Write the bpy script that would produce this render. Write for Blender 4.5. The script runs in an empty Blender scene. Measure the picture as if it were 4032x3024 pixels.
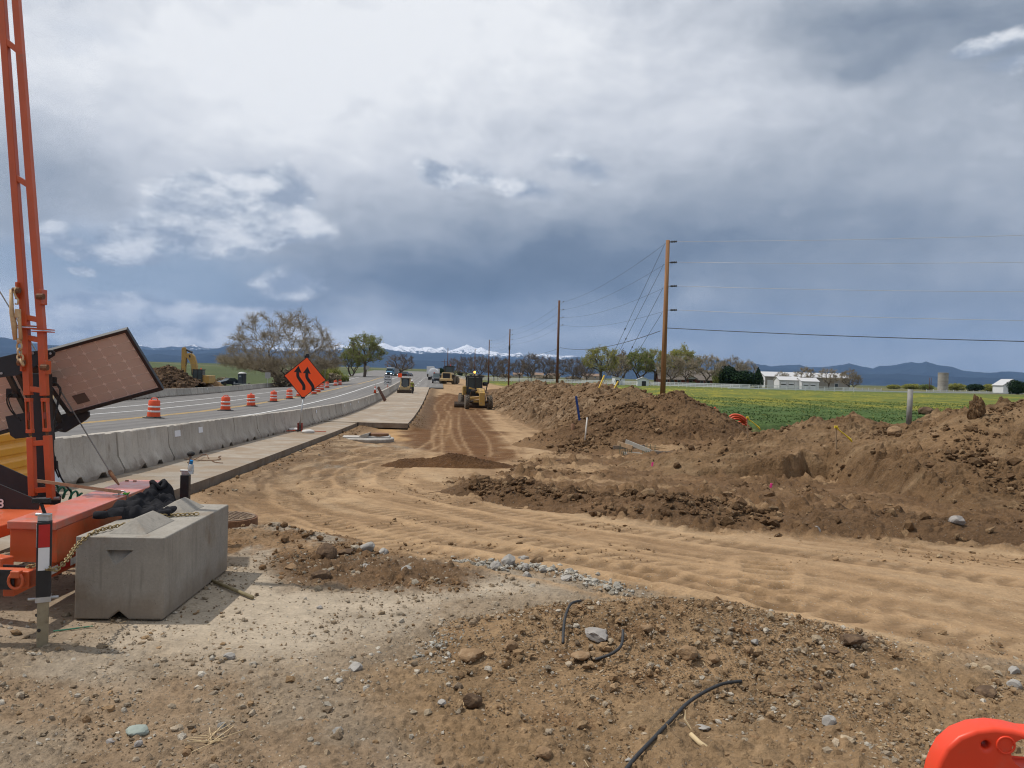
import bpy, bmesh, math, random
import numpy as np
from mathutils import Vector, Matrix
R = math.radians
scene = bpy.context.scene
COL = scene.collection
# ------------------------------------------------------------------ camera
EYE = 1.9
FPX, CX, CY = 3145.0, 2016.0, 1512.0            # focal length and centre of the 4032 x 3024 frame
PITCH, ROLL = -0.583, 1.5
_p, _r = R(PITCH), R(ROLL)
FWD = np.array([0, math.cos(_p), math.sin(_p)])
_rt, _up = np.array([1.0, 0, 0]), np.array([0, -math.sin(_p), math.cos(_p)])
RT = math.cos(_r) * _rt + math.sin(_r) * _up
UP = -math.sin(_r) * _rt + math.cos(_r) * _up
cam = bpy.data.cameras.new('camera'); cam_o = bpy.data.objects.new('camera', cam); COL.objects.link(cam_o)
m = Matrix.Identity(4)
for i in range(3):
    m[i][0], m[i][1], m[i][2] = RT[i], UP[i], -FWD[i]
m[2][3] = EYE
cam_o.matrix_world = m
cam.sensor_width = 36; cam.lens = 36 * FPX / 4032; cam.clip_start = 0.05; cam.clip_end = 200000
scene.camera = cam_o
def ray(u, v):
    return FWD + (u - CX) / FPX * RT - (v - CY) / FPX * UP
def at(u, v, Y):
    d = ray(u, v); return Vector((d[0] / d[1] * Y, Y, EYE + d[2] / d[1] * Y))
def azel(u, v):
    d = ray(u, v); return math.atan2(d[0], d[1]), math.atan2(d[2], math.hypot(d[0], d[1]))
# ------------------------------------------------------------------ sun and sky
SUN_EL, SUN_AZ = R(60), R(-82)                   # azimuth measured from +Y towards +X: the sun stands to the left
sd = bpy.data.lights.new('sun', 'SUN'); sd.energy = 3.3; sd.angle = R(0.7); sd.color = (1.0, 0.945, 0.87)
so = bpy.data.objects.new('sun', sd); COL.objects.link(so)
sv = Vector((math.sin(SUN_AZ) * math.cos(SUN_EL), math.cos(SUN_AZ) * math.cos(SUN_EL), math.sin(SUN_EL)))
so.rotation_euler = sv.to_track_quat('Z', 'Y').to_euler(); so.location = (-40, 0, 60)
scene.view_settings.view_transform = 'Standard'; scene.view_settings.look = 'None'
scene.view_settings.exposure = 0.0; scene.view_settings.gamma = 1.0; scene.view_settings.use_curve_mapping = False
scene.render.engine = 'CYCLES'
scene.cycles.filter_width = 1.15; scene.cycles.use_adaptive_sampling = True; scene.cycles.adaptive_threshold = .015
scene.cycles.max_bounces = 5; scene.cycles.diffuse_bounces = 2; scene.cycles.glossy_bounces = 2
scene.cycles.transmission_bounces = 4; scene.cycles.volume_bounces = 0; scene.cycles.transparent_max_bounces = 8
scene.cycles.caustics_reflective = False; scene.cycles.caustics_refractive = False
try: scene.cycles.use_denoising = True
except Exception: pass

class NT:
    """small helper that writes node graphs as expressions"""
    def __init__(s, tree): s.t = tree; s.n = tree.nodes; s.l = tree.links
    def put(s, sock, v):
        if isinstance(v, bpy.types.NodeSocket): s.l.new(v, sock)
        elif v is not None:
            try: sock.default_value = v
            except Exception:
                sock.default_value = (*v, 1.0) if hasattr(v, '__len__') and len(v) == 3 else v
    def m(s, op, a, b=None, c=None, clamp=False):
        n = s.n.new('ShaderNodeMath'); n.operation = op; n.use_clamp = clamp
        s.put(n.inputs[0], a)
        if b is not None: s.put(n.inputs[1], b)
        if c is not None: s.put(n.inputs[2], c)
        return n.outputs[0]
    def add(s, a, b): return s.m('ADD', a, b)
    def mul(s, a, b): return s.m('MULTIPLY', a, b)
    def sub(s, a, b): return s.m('SUBTRACT', a, b)
    def vm(s, op, a, b=None, scale=None):
        n = s.n.new('ShaderNodeVectorMath'); n.operation = op
        s.put(n.inputs[0], a)
        if b is not None: s.put(n.inputs[1], b)
        if scale is not None: s.put(n.inputs['Scale'], scale)
        return n.outputs[1] if op in ('DOT_PRODUCT', 'LENGTH', 'DISTANCE') else n.outputs[0]
    def xyz(s, x, y, z):
        n = s.n.new('ShaderNodeCombineXYZ'); s.put(n.inputs[0], x); s.put(n.inputs[1], y); s.put(n.inputs[2], z); return n.outputs[0]
    def sep(s, v):
        n = s.n.new('ShaderNodeSeparateXYZ'); s.put(n.inputs[0], v); return n.outputs
    flat = False
    def noise(s, vec, scale, detail=4, rough=0.5, lac=2.0, dist=0.0, col=False):
        n = s.n.new('ShaderNodeTexNoise')
        if s.flat: n.noise_dimensions = '2D'
        s.put(n.inputs['Vector'], vec)
        n.inputs['Scale'].default_value = scale; n.inputs['Detail'].default_value = detail
        n.inputs['Roughness'].default_value = rough; n.inputs['Lacunarity'].default_value = lac
        n.inputs['Distortion'].default_value = dist
        return n.outputs['Color'] if col else n.outputs[0]
    def voro(s, vec, scale, feature='F1', out='Distance', rnd=1.0):
        n = s.n.new('ShaderNodeTexVoronoi'); n.feature = feature; s.put(n.inputs['Vector'], vec)
        n.inputs['Scale'].default_value = scale; n.inputs['Randomness'].default_value = rnd
        return n.outputs[out]
    def ss(s, v, lo, hi, a=0.0, b=1.0):
        n = s.n.new('ShaderNodeMapRange'); n.interpolation_type = 'SMOOTHSTEP'
        s.put(n.inputs[0], v); s.put(n.inputs[1], lo); s.put(n.inputs[2], hi); s.put(n.inputs[3], a); s.put(n.inputs[4], b)
        return n.outputs[0]
    def lin(s, v, lo, hi, a=0.0, b=1.0):
        n = s.n.new('ShaderNodeMapRange'); n.clamp = True
        s.put(n.inputs[0], v); s.put(n.inputs[1], lo); s.put(n.inputs[2], hi); s.put(n.inputs[3], a); s.put(n.inputs[4], b)
        return n.outputs[0]
    def mix(s, f, a, b, mode='MIX'):
        n = s.n.new('ShaderNodeMix'); n.data_type = 'RGBA'; n.blend_type = mode; n.clamp_factor = True
        s.put(n.inputs[0], f); s.put(n.inputs[6], a); s.put(n.inputs[7], b); return n.outputs[2]
    def ramp(s, f, stops, interp='LINEAR'):
        n = s.n.new('ShaderNodeValToRGB'); r = n.color_ramp; r.interpolation = interp
        while len(r.elements) < len(stops): r.elements.new(0.5)
        for e, (p, c) in zip(r.elements, stops): e.position = p; e.color = (*c, 1)
        s.put(n.inputs[0], f); return n.outputs[0]

world = bpy.data.worlds.new('World'); scene.world = world; world.use_nodes = True
def build_world():
    N = NT(world.node_tree); N.n.clear(); N.flat = False
    out = N.n.new('ShaderNodeOutputWorld'); bg = N.n.new('ShaderNodeBackground')
    N.l.new(bg.outputs[0], out.inputs[0]); bg.inputs[1].default_value = 0.1
    sky = N.n.new('ShaderNodeTexSky'); sky.sky_type = 'NISHITA'; sky.sun_disc = False
    sky.sun_elevation = SUN_EL; sky.sun_rotation = SUN_AZ; sky.altitude = 1500; sky.air_density = 1.0; sky.dust_density = 0.6
    tc = N.n.new('ShaderNodeTexCoord'); d = N.vm('NORMALIZE', tc.outputs['Generated'])
    x, y, z = N.sep(d)
    az = N.m('ARCTAN2', x, y); el = N.m('ARCSINE', z)
    P = N.xyz(az, N.mul(el, 1.75), 0.0)          # clouds stretch along the horizon
    # warp
    w1 = N.noise(P, 3.2, 4, 0.6, col=True); w2 = N.noise(N.vm('ADD', P, (7.3, 2.1, 0)), 9.0, 5, 0.62, col=True)
    def warp(a1, a2):
        v = N.vm('ADD', N.vm('SCALE', N.vm('SUBTRACT', w1, (.5, .5, .5)), scale=a1), N.vm('SCALE', N.vm('SUBTRACT', w2, (.5, .5, .5)), scale=a2))
        return N.vm('ADD', P, v)
    soft = N.sep(warp(0.26, 0.06)); crisp = N.sep(warp(0.06, 0.06))
    def blob(u, v, su, sv, c=soft, tilt=0.0, power=1.0):
        a, e = azel(u, v); e *= 1.75; sa = su / FPX; se = sv / FPX * 1.75
        dx = N.sub(c[0], a); dy = N.sub(c[1], e)
        if tilt: dy = N.sub(dy, N.mul(dx, tilt))
        dx = N.mul(dx, 1 / sa); dy = N.mul(dy, 1 / se)
        return N.m('EXPONENT', N.m('MULTIPLY_ADD', dx, N.mul(dx, -1.0), N.mul(N.mul(dy, dy), -1.0)))
    # overall lightness of the cloud deck
    L = N.lin(N.m('ABSOLUTE', el), 0.0, 0.75, 0.46, 0.80)
    terms = [(800, 330, 1500, 430, .33, 0), (1650, 120, 1300, 330, .20, 0), (250, 1250, 900, 120, .55, 0), (1000, 1285, 520, 60, .36, 0),
             (1950, 1085, 850, 105, -.42, .17), (2500, 960, 900, 170, -.10, .1), (3500, 1080, 1100, 420, -.06, 0), (3680, 50, 480, 130, -.34, -.2),
             (2350, 1345, 620, 42, .20, 0), (3300, 820, 500, 160, -.06, 0), (2750, 1110, 110, 60, .16, .6), (1250, 640, 500, 150, .08, 0),
             (150, 640, 230, 160, -.22, 0), (3100, 420, 700, 260, .04, 0), (3950, 1440, 500, 50, .14, 0), (3330, 240, 130, 45, -.2, .3)]
    for u, v, su, sv_, k, t in terms:
        L = N.add(L, N.mul(blob(u, v, su, sv_, soft, t), k))
    f1 = N.noise(warp(.11, .03), 2.1, 8, 0.58); f2 = N.noise(N.vm('ADD', warp(.09, .045), (3.1, 9.7, 0)), 8.0, 6, 0.66)
    f1b = N.noise(N.vm('ADD', warp(.11, .03), (-.018, .024, 0)), 2.1, 8, 0.58)
    rel = N.mul(N.sub(f1, f1b), 1.0)                     # soft side light on the deck's folds
    L = N.add(N.add(L, rel), N.add(N.mul(N.sub(f1, .5), 0.50), N.mul(N.sub(f2, .5), 0.20)))
    deck = N.ramp(L, [(0.0, (.120, .160, .220)), (.20, (.180, .226, .298)), (.40, (.295, .340, .408)), (.60, (.45, .49, .550)), (.80, (.68, .71, .765)), (1.0, (.92, .935, .96))])
    # blue gaps low on the left
    gap = N.add(N.mul(blob(560, 1060, 640, 170, soft), .80), N.mul(blob(330, 90, 330, 150, soft), .60))
    gap = N.ss(N.add(gap, N.mul(N.sub(f1, .5), 1.2)), .26, .80)
    skyc = N.vm('SCALE', sky.outputs[0], scale=0.085)
    skyc = N.mix(0.60, skyc, (.27, .36, .50))
    col = N.mix(N.mul(gap, .65), deck, skyc)
    # cumulus with crisp tops: (position, size, weight, tilt)
    cm = None
    for u, v, su, sv_, k, t in [(640, 930, 260, 60, .9, 0), (1150, 900, 160, 80, .8, 0), (880, 800, 250, 80, 1.45, -.15), (1030, 810, 200, 115, 1.4, 0), (790, 880, 210, 95, 1.45, 0), (950, 880, 220, 80, 1.3, 0), (930, 940, 240, 60, 1.0, .1), (1080, 950, 120, 50, .95, .15), (500, 985, 150, 46, 1.05, .1), (270, 965, 100, 45, 1.05, -.2),
                                (330, 1060, 60, 24, .9, 0), (420, 925, 40, 22, .9, 0), (230, 885, 60, 30, .95, 0), (1730, 700, 110, 50, .80, -.35), (1880, 690, 200, 70, .62, -.2), (2080, 740, 230, 55, .66, -.15), (2300, 660, 200, 60, .55, -.3), (3880, 190, 150, 40, .62, .3), (4000, 235, 120, 40, .58, .3),
                                (700, 1285, 300, 95, 1.5, 0), (330, 1275, 220, 70, 1.4, 0), (60, 1290, 300, 85, 1.35, 0), (520, 1200, 160, 50, 1.1, 0), (1180, 1120, 180, 60, .7, 0), (400, 1180, 220, 50, .75, 0)]:
        b = N.mul(blob(u, v, su, sv_, crisp, t), k); cm = b if cm is None else N.m('MAXIMUM', cm, b)
    bil = N.noise(N.vm('ADD', P, (1.7, 4.4, 0)), 11.0, 7, 0.60)
    den = N.add(cm, N.mul(N.sub(bil, .5), 1.15))
    mask = N.ss(den, .28, .62)
    bil2 = N.noise(N.vm('ADD', P, (1.682, 4.428, 0)), 11.0, 5, 0.58)      # the same billows a little nearer the sun: gives lit sides
    base_sh = N.noise(N.vm('ADD', P, (5.7, .4, 0)), 6.0, 3, 0.55)
    lit = N.ss(N.add(N.add(N.mul(N.sub(bil, bil2), 3.6), N.mul(N.sub(den, .5), .35)), N.mul(N.sub(base_sh, .5), 1.2)), -.45, .75)
    cc = N.ramp(lit, [(0.0, (.34, .40, .50)), (.42, (.58, .63, .70)), (.75, (.78, .81, .86)), (1.0, (.93, .945, .97))])
    col = N.mix(N.mul(mask, .86), col, cc)
    below = N.ss(el, -0.03, 0.0)
    col = N.mix(below, (.16, .14, .11), col)
    N.l.new(N.vm('SCALE', col, scale=10.0), bg.inputs[0])
build_world()
world.cycles.sampling_method = 'MANUAL'; world.cycles.sample_map_resolution = 256
# ------------------------------------------------------------------ numpy noise
def _h(ix, iy, s):
    ix = ix.astype(np.int64).astype(np.uint32); iy = iy.astype(np.int64).astype(np.uint32)
    h = ix * np.uint32(374761393) + iy * np.uint32(668265263) + np.uint32((s * 2246822519) & 0xffffffff)
    h = (h ^ (h >> np.uint32(13))) * np.uint32(1274126177); h = (h ^ (h >> np.uint32(16))) * np.uint32(2654435769)
    return ((h ^ (h >> np.uint32(15))) & np.uint32(0xffffff)).astype(np.float32) / np.float32(0xffffff)
def vnoise(x, y, s=0):
    ix = np.floor(x); iy = np.floor(y); fx = (x - ix); fy = (y - iy)
    fx = fx * fx * (3 - 2 * fx); fy = fy * fy * (3 - 2 * fy)
    a, b, c, d = _h(ix, iy, s), _h(ix + 1, iy, s), _h(ix, iy + 1, s), _h(ix + 1, iy + 1, s)
    return a + (b - a) * fx + (c - a) * fy + (a - b - c + d) * fx * fy
def fbm(x, y, s=0, o=4, g=0.5):
    t = 0; a = 1.0; n = 0
    for k in range(o):
        t = t + a * vnoise(x * 2 ** k + 17.3 * k, y * 2 ** k - 9.1 * k, s + k); n += a; a *= g
    return t / n
def clods(x, y, cell, s=0, fill=0.8):
    """rounded-angular lumps, one per cell at most; height in metres for lumps up to half a cell wide"""
    gx = x / cell; gy = y / cell; ix = np.floor(gx); iy = np.floor(gy); out = np.zeros_like(gx)
    for dx in (-1, 0, 1):
        for dy in (-1, 0, 1):
            cx, cy = ix + dx, iy + dy
            r1, r2, r3, r4 = _h(cx, cy, s), _h(cx, cy, s + 1), _h(cx, cy, s + 2), _h(cx, cy, s + 3)
            px = gx - cx - r1; py = gy - cy - r2; an = r3 * 6.28
            qx = px * np.cos(an) + py * np.sin(an); qy = (py * np.cos(an) - px * np.sin(an)) * (1.0 + r4 * .8)
            rad = 0.18 + 0.42 * r4 ** 2
            d = (np.abs(qx) ** 3 + np.abs(qy) ** 3) ** (1 / 3) / rad
            hgt = np.where(r3 < fill, rad * .75 * np.sqrt(np.clip(1 - d * d, 0, 1)), 0)
            out = np.maximum(out, hgt)
    return out * cell
def sst(a, b, x):
    t = np.clip((x - a) / (b - a), 0, 1); return t * t * (3 - 2 * t)
# ------------------------------------------------------------------ mesh helpers
def mesh_np(name, V, F, mat=None, smooth=False):
    V = np.asarray(V, np.float32); F = np.asarray(F, np.int32); k = F.shape[1]
    me = bpy.data.meshes.new(name); me.vertices.add(len(V)); me.vertices.foreach_set('co', V.ravel())
    me.loops.add(F.size); me.loops.foreach_set('vertex_index', F.ravel())
    me.polygons.add(len(F)); me.polygons.foreach_set('loop_start', np.arange(0, F.size, k, dtype=np.int32))
    me.update(calc_edges=True); me.polygons.foreach_set('use_smooth', np.full(len(F), smooth))
    if mat: me.materials.append(mat)
    return me
def color_attr(me, name, C):
    a = me.color_attributes.new(name, 'FLOAT_COLOR', 'POINT')
    c = np.ones((len(C), 4), np.float32); c[:, :C.shape[1]] = C; a.data.foreach_set('color', c.ravel())
def link(name, me, parent=None, loc=None):
    o = bpy.data.objects.new(name, me); COL.objects.link(o)
    if parent: o.parent = parent
    if loc is not None: o.location = loc
    return o
def tag(o, label=None, cat=None, group=None, kind=None):
    if label: o['label'] = label
    if cat: o['category'] = cat
    if group: o['group'] = group
    if kind: o['kind'] = kind
    return o
def thing(name, label, cat, loc=(0, 0, 0), rz=0.0, group=None):
    o = bpy.data.objects.new(name, None); COL.objects.link(o); o.empty_display_size = .2
    o.location = loc; o.rotation_euler = (0, 0, rz)
    return tag(o, label, cat, group)
def dup(root, loc, rz=0.0, label=None, scale=None):
    r = root.copy(); COL.objects.link(r); r.location = loc; r.rotation_euler = (0, 0, rz)
    if label: r['label'] = label
    if scale: r.scale = (scale, scale, scale)
    for ch in root.children:
        c = ch.copy(); COL.objects.link(c); c.parent = r
        for g in ch.children:
            e = g.copy(); COL.objects.link(e); e.parent = c
    return r
class MB:
    """collects boxes, bars, tubes and prisms into ONE mesh"""
    def __init__(s): s.v = []; s.f = []
    def add(s, vs, fs):
        n = len(s.v); s.v += [tuple(p) for p in vs]; s.f += [tuple(i + n for i in f) for f in fs]; return s
    def box(s, c, d, rot=None, taper=1.0):
        x, y, z = d[0] / 2, d[1] / 2, d[2] / 2; t = taper
        p = [Vector(q) for q in ((-x, -y, -z), (x, -y, -z), (x, y, -z), (-x, y, -z), (-x * t, -y * t, z), (x * t, -y * t, z), (x * t, y * t, z), (-x * t, y * t, z))]
        if rot is not None:
            M = rot if isinstance(rot, Matrix) else Matrix.Rotation(rot[2], 3, 'Z') @ Matrix.Rotation(rot[1], 3, 'Y') @ Matrix.Rotation(rot[0], 3, 'X')
            p = [M @ q for q in p]
        c = Vector(c)
        return s.add([c + q for q in p], [(0, 3, 2, 1), (4, 5, 6, 7), (0, 1, 5, 4), (1, 2, 6, 5), (2, 3, 7, 6), (3, 0, 4, 7)])
    def bar(s, a, b, w, h=None, up=(0, 0, 1)):
        a, b = Vector(a), Vector(b); h = h or w; d = (b - a).normalized(); u = Vector(up)
        if abs(d.dot(u)) > .98: u = Vector((0, 1, 0))
        x = d.cross(u).normalized() * w / 2; y = x.cross(d).normalized() * h / 2
        return s.add([a - x - y, a + x - y, a + x + y, a - x + y, b - x - y, b + x - y, b + x + y, b - x + y],
                     [(0, 1, 2, 3), (7, 6, 5, 4), (0, 4, 5, 1), (1, 5, 6, 2), (2, 6, 7, 3), (3, 7, 4, 0)])
    def tube(s, pts, r, n=8, cap=True, closed=False):
        pts = [Vector(p) for p in pts]; m = len(pts); rs = r if isinstance(r, (list, tuple)) else [r] * m
        vs = []; prev = None
        for i, p in enumerate(pts):
            t = (pts[(i + 1) % m] - pts[i - 1]) if closed else (pts[min(i + 1, m - 1)] - pts[max(i - 1, 0)])
            t = t.normalized() if t.length > 1e-9 else Vector((0, 0, 1))
            if prev is None: prev = t.orthogonal().normalized()
            x = (prev - t * prev.dot(t)); x = x.normalized() if x.length > 1e-6 else t.orthogonal().normalized(); prev = x; y = t.cross(x)
            for k in range(n):
                a = 2 * math.pi * k / n; vs.append(p + (x * math.cos(a) + y * math.sin(a)) * rs[i])
        fs = []
        for i in range(m if closed else m - 1):
            j = (i + 1) % m
            for k in range(n): fs.append((i * n + k, i * n + (k + 1) % n, j * n + (k + 1) % n, j * n + k))
        if cap and not closed: fs += [tuple(range(n - 1, -1, -1)), tuple((m - 1) * n + k for k in range(n))]
        return s.add(vs, fs)
    def cyl(s, a, b, r, r2=None, n=14): return s.tube([a, b], [r, r if r2 is None else r2], n)
    def prism(s, poly, a, b, ax='x'):
        """poly of 2-D points swept from a to b along an axis"""
        f = {'x': lambda p, t: (t, p[0], p[1]), 'y': lambda p, t: (p[0], t, p[1]), 'z': lambda p, t: (p[0], p[1], t)}[ax]
        n = len(poly); vs = [f(p, a) for p in poly] + [f(p, b) for p in poly]
        return s.add(vs, [tuple(range(n)), tuple(range(2 * n - 1, n - 1, -1))] + [(i, n + i, n + (i + 1) % n, (i + 1) % n) for i in range(n)])
    def lathe(s, prof, c=(0, 0, 0), n=20, ax='z'):
        vs = []; c = Vector(c)
        for r, h in prof:
            for k in range(n):
                a = 2 * math.pi * k / n; p = (r * math.cos(a), r * math.sin(a), h)
                if ax == 'x': p = (h, p[0], p[1])
                if ax == 'y': p = (p[0], h, p[1])
                vs.append(c + Vector(p))
        fs = [(i * n + k, i * n + (k + 1) % n, (i + 1) * n + (k + 1) % n, (i + 1) * n + k) for i in range(len(prof) - 1) for k in range(n)]
        fs += [tuple(range(n - 1, -1, -1)), tuple((len(prof) - 1) * n + k for k in range(n))]
        return s.add(vs, fs)
    def mesh(s, name, mat, smooth=False, angle=None):
        me = bpy.data.meshes.new(name); me.from_pydata(s.v, [], s.f); me.validate(); me.update()
        bm = bmesh.new(); bm.from_mesh(me); bmesh.ops.recalc_face_normals(bm, faces=bm.faces); bm.to_mesh(me); bm.free()
        if mat: me.materials.append(mat)
        if smooth or angle:
            me.polygons.foreach_set('use_smooth', [True] * len(me.polygons))
            if angle:
                try: me.set_sharp_from_angle(angle=R(angle))
                except Exception: pass
        return me
    def build(s, name, mat, parent=None, smooth=False, angle=None, bevel=0, loc=None):
        o = link(name, s.mesh(name, mat, smooth, angle), parent, loc)
        if bevel:
            b = o.modifiers.new('bevel', 'BEVEL'); b.width = bevel; b.segments = 2; b.limit_method = 'ANGLE'; b.angle_limit = R(40)
        return o
# ------------------------------------------------------------------ materials
MATS = {}
def pmat(name, col, rough=.7, metal=0.0, var=.12, scale=6.0, dirt=None, dirt_amt=.0, bump=0.0, bscale=60.0, spec=.5, emit=None, coat=0.0, trans=0.0, alpha=None):
    """painted / solid material with soft mottling and an optional second dirt colour"""
    if name in MATS: return MATS[name]
    mt = bpy.data.materials.new(name); mt.use_nodes = True; N = NT(mt.node_tree); b = N.n['Principled BSDF']
    tc = N.n.new('ShaderNodeTexCoord'); p = tc.outputs['Object']
    n1 = N.noise(p, scale, 5, .6)
    c = N.mix(1.0, col, N.ramp(n1, [(.25, (1 - var,) * 3), (.75, (1 + var * .6,) * 3)]), 'MULTIPLY')
    if dirt is not None:
        n2 = N.noise(p, scale * 2.3, 8, .68); c = N.mix(N.ss(n2, .62 - dirt_amt * .5, .80 - dirt_amt * .3), c, dirt)
    N.put(b.inputs['Base Color'], c)
    N.put(b.inputs['Roughness'], N.lin(N.noise(p, scale * 3, 3), .3, .7, max(rough - .08, .02), min(rough + .08, 1)))
    b.inputs['Metallic'].default_value = metal; b.inputs['Specular IOR Level'].default_value = spec
    if coat: b.inputs['Coat Weight'].default_value = coat
    if trans: b.inputs['Transmission Weight'].default_value = trans
    if emit:
        b.inputs['Emission Color'].default_value = (*emit[:3], 1); b.inputs['Emission Strength'].default_value = emit[3]
    if bump:
        bp = N.n.new('ShaderNodeBump'); bp.inputs['Strength'].default_value = 1.0; bp.inputs['Distance'].default_value = bump
        N.l.new(N.noise(p, bscale, 6, .65), bp.inputs['Height']); N.l.new(bp.outputs[0], b.inputs['Normal'])
    MATS[name] = mt; return mt
def soil_mat(name, grain=1.0):
    """takes the soil colour stored on the mesh and adds grain, pebbles and fine relief"""
    mt = bpy.data.materials.new(name); mt.use_nodes = True; N = NT(mt.node_tree); b = N.n['Principled BSDF']
    at_ = N.n.new('ShaderNodeAttribute'); at_.attribute_name = 'soil'
    tc = N.n.new('ShaderNodeTexCoord'); p = tc.outputs['Object']
    rgh = at_.outputs['Alpha']
    n1 = N.noise(p, 3.5, 9, .66); n2 = N.noise(p, 38 * grain, 5, .7); n3 = N.noise(p, .55, 5, .6); n4 = N.noise(N.vm('ADD', p, (9, 4, 2)), 11.0, 6, .66)
    amp = N.lin(rgh, 0, 1, .55, 1.25)
    k = N.add(N.add(N.lin(n1, .25, .75, -.22, .22), N.lin(n2, .25, .75, -.26, .26)), N.add(N.lin(n3, .3, .7, -.12, .12), N.lin(n4, .25, .75, -.20, .20)))
    c = N.vm('SCALE', N.vm('MULTIPLY', at_.outputs['Color'], (1.02, .98, .885)), scale=N.add(N.mul(k, amp), 1.0))
    v = N.voro(p, 42 * grain, 'F1', 'Color'); vd = N.voro(p, 42 * grain)
    peb = N.mul(N.ss(vd, .36, .16), N.ss(N.sep(v)[0], .80, .86))
    c = N.mix(N.mul(N.mul(peb, .6), N.lin(rgh, 0.05, .35)), c, N.mix(N.sep(v)[1], (.20, .165, .13), (.44, .40, .35)))
    N.put(b.inputs['Base Color'], c); b.inputs['Roughness'].default_value = .95; b.inputs['Specular IOR Level'].default_value = .15
    bp = N.n.new('ShaderNodeBump'); bp.inputs['Distance'].default_value = 1.0; bp.inputs['Strength'].default_value = 1.0
    hgt = N.add(N.add(N.mul(n1, .085), N.mul(n4, .030)), N.add(N.mul(n2, .012), N.mul(peb, .008)))
    N.l.new(N.mul(hgt, N.lin(rgh, 0, 1, .10, 1.0)), bp.inputs['Height']); N.l.new(bp.outputs[0], b.inputs['Normal'])
    return mt
# ------------------------------------------------------------------ the lie of the land
def zr(y):   # level of the highway and of the concrete slab beside it
    return np.interp(y, [-60, 8, 12.7, 16, 24, 34, 42, 53, 65, 78, 91, 104, 120, 140, 170, 200, 230, 250, 300, 400, 600, 900, 2000, 20000],
                     [.03, .0, -.14, -.24, -.42, -.66, -.82, -1.0, -1.08, -1.05, -.93, -.72, -.42, -.05, .35, .70, .93, .95, .5, .3, 1.6, 4.2, 14, 14])
def zs(s, y):   # the highway banks: its left side stays low where the right side climbs to the crest
    zl = np.interp(y, [-60, 65, 80, 118, 150, 182, 205, 230, 260, 20000], [0, 0, .09, .82, 1.28, 1.30, .85, .43, 0, 0])
    return zr(y) + np.minimum(s, 0.0) / 21.0 * zl
def Dl(y):   # level of the graded strip
    return np.interp(y, [-60, 7.5, 9.2, 12, 16, 20, 24, 34, 46, 60, 78, 100, 120, 135, 150, 170, 200, 230, 250, 300, 20000],
                     [.0, .0, -.15, -.30, -.48, -.60, -.75, -1.03, -1.25, -1.44, -1.46, -1.2, -.8, -.3, .0, .25, .62, .85, .87, .4, .4])
def Rl(y):   # level to the right of it
    return np.interp(y, [-60, 8, 11, 16, 19, 24, 28, 34, 20000], [.0, .0, -.12, -.35, -.48, -.55, -.45, -.2, -.2])
def sof(x, y): return x + 6.5 + .09 * y
def edge(y): return np.where(y < 43.5, 2.1, 4.8)
def farw_np(y): return -20.9 - np.maximum(0, y - 75) * .055
def H(x, y):
    x = np.asarray(x, float); y = np.asarray(y, float); s = sof(x, y); e = edge(y)
    a = x / np.maximum(y, 1.0)
    D, Rr, Z = Dl(y), Rl(y), zr(y)
    right = D + (Rr - D) * sst(11.8, 15.5, s) * sst(14, 30, y) + (Rr - D) * (1 - sst(14, 30, y)) * sst(3, 7, s)
    lip = (1 - sst(.05, 1.5, s - e)) * sst(9, 11, y) * (1 - sst(126, 134, y)); lvl = Z - np.where(y < 43.5, .16, .08)
    right = np.where(s >= e, right + (np.maximum(lvl, right) - right) * lip, right)
    ZS = zs(s, y); g = np.where(s < e + .04, ZS - .34, right)
    Lf = np.interp(y, [-60, 20, 60, 170, 260, 420, 20000], [-.15, -.4, -1.3, -1.4, -.3, .2, .2]); Lf = Lf + np.where(y > 420, Z - .3, 0)
    fs = farw_np(y); t = sst(fs - 2.0, fs - 5.0, s); g = np.where(s < fs - 1.2, (ZS - .12) * (1 - t) + Lf * t, g)
    near = 1 - sst(7.6, 8.6, y)
    g = np.where((y < 8.6) & (s > e), g * (1 - near), g)
    hill = np.clip(y - 230, 0, 2200) * .0088 * sst(-.02, -.10, a) * sst(230, 420, y)
    return g + np.where(s > 14, hill, 0)
def gp(u, v, lift=0.0):
    """where the line of sight through a pixel meets the land"""
    d = ray(u, v); ts = 2.0 * 1.004 ** np.arange(2180)
    hit = np.nonzero(EYE + d[2] * ts <= H(d[0] * ts, d[1] * ts) + lift)[0]; k = int(hit[0]) if len(hit) else len(ts) - 1
    ts = np.linspace(ts[max(k - 1, 0)], ts[k], 40); hit = np.nonzero(EYE + d[2] * ts <= H(d[0] * ts, d[1] * ts) + lift)[0]; p = d * ts[int(hit[0]) if len(hit) else -1]
    return Vector((p[0], p[1], float(H(p[0], p[1]))))
def poly_mask(x, y, pts, soft, warp=0.0, ws=1.0, seed=0):
    """soft inside mask of a ground polygon"""
    if warp:
        x, y = x + (fbm(x * ws, y * ws, seed, 4) - .5) * 2 * warp, y + (fbm(x * ws + 31, y * ws - 7, seed + 5, 4) - .5) * 2 * warp
    ins = np.zeros(x.shape, bool); dist = np.full(x.shape, 1e9); n = len(pts)
    for i in range(n):
        x0, y0 = pts[i][0], pts[i][1]; x1, y1 = pts[(i + 1) % n][0], pts[(i + 1) % n][1]
        c = ((y0 > y) != (y1 > y)) & (x < (x1 - x0) * (y - y0) / ((y1 - y0) if y1 != y0 else 1e-9) + x0); ins ^= c
        dx, dy = x1 - x0, y1 - y0; t = np.clip(((x - x0) * dx + (y - y0) * dy) / (dx * dx + dy * dy + 1e-12), 0, 1)
        dist = np.minimum(dist, np.hypot(x - x0 - t * dx, y - y0 - t * dy))
    return sst(-soft, soft, np.where(ins, dist, -dist))
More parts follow.
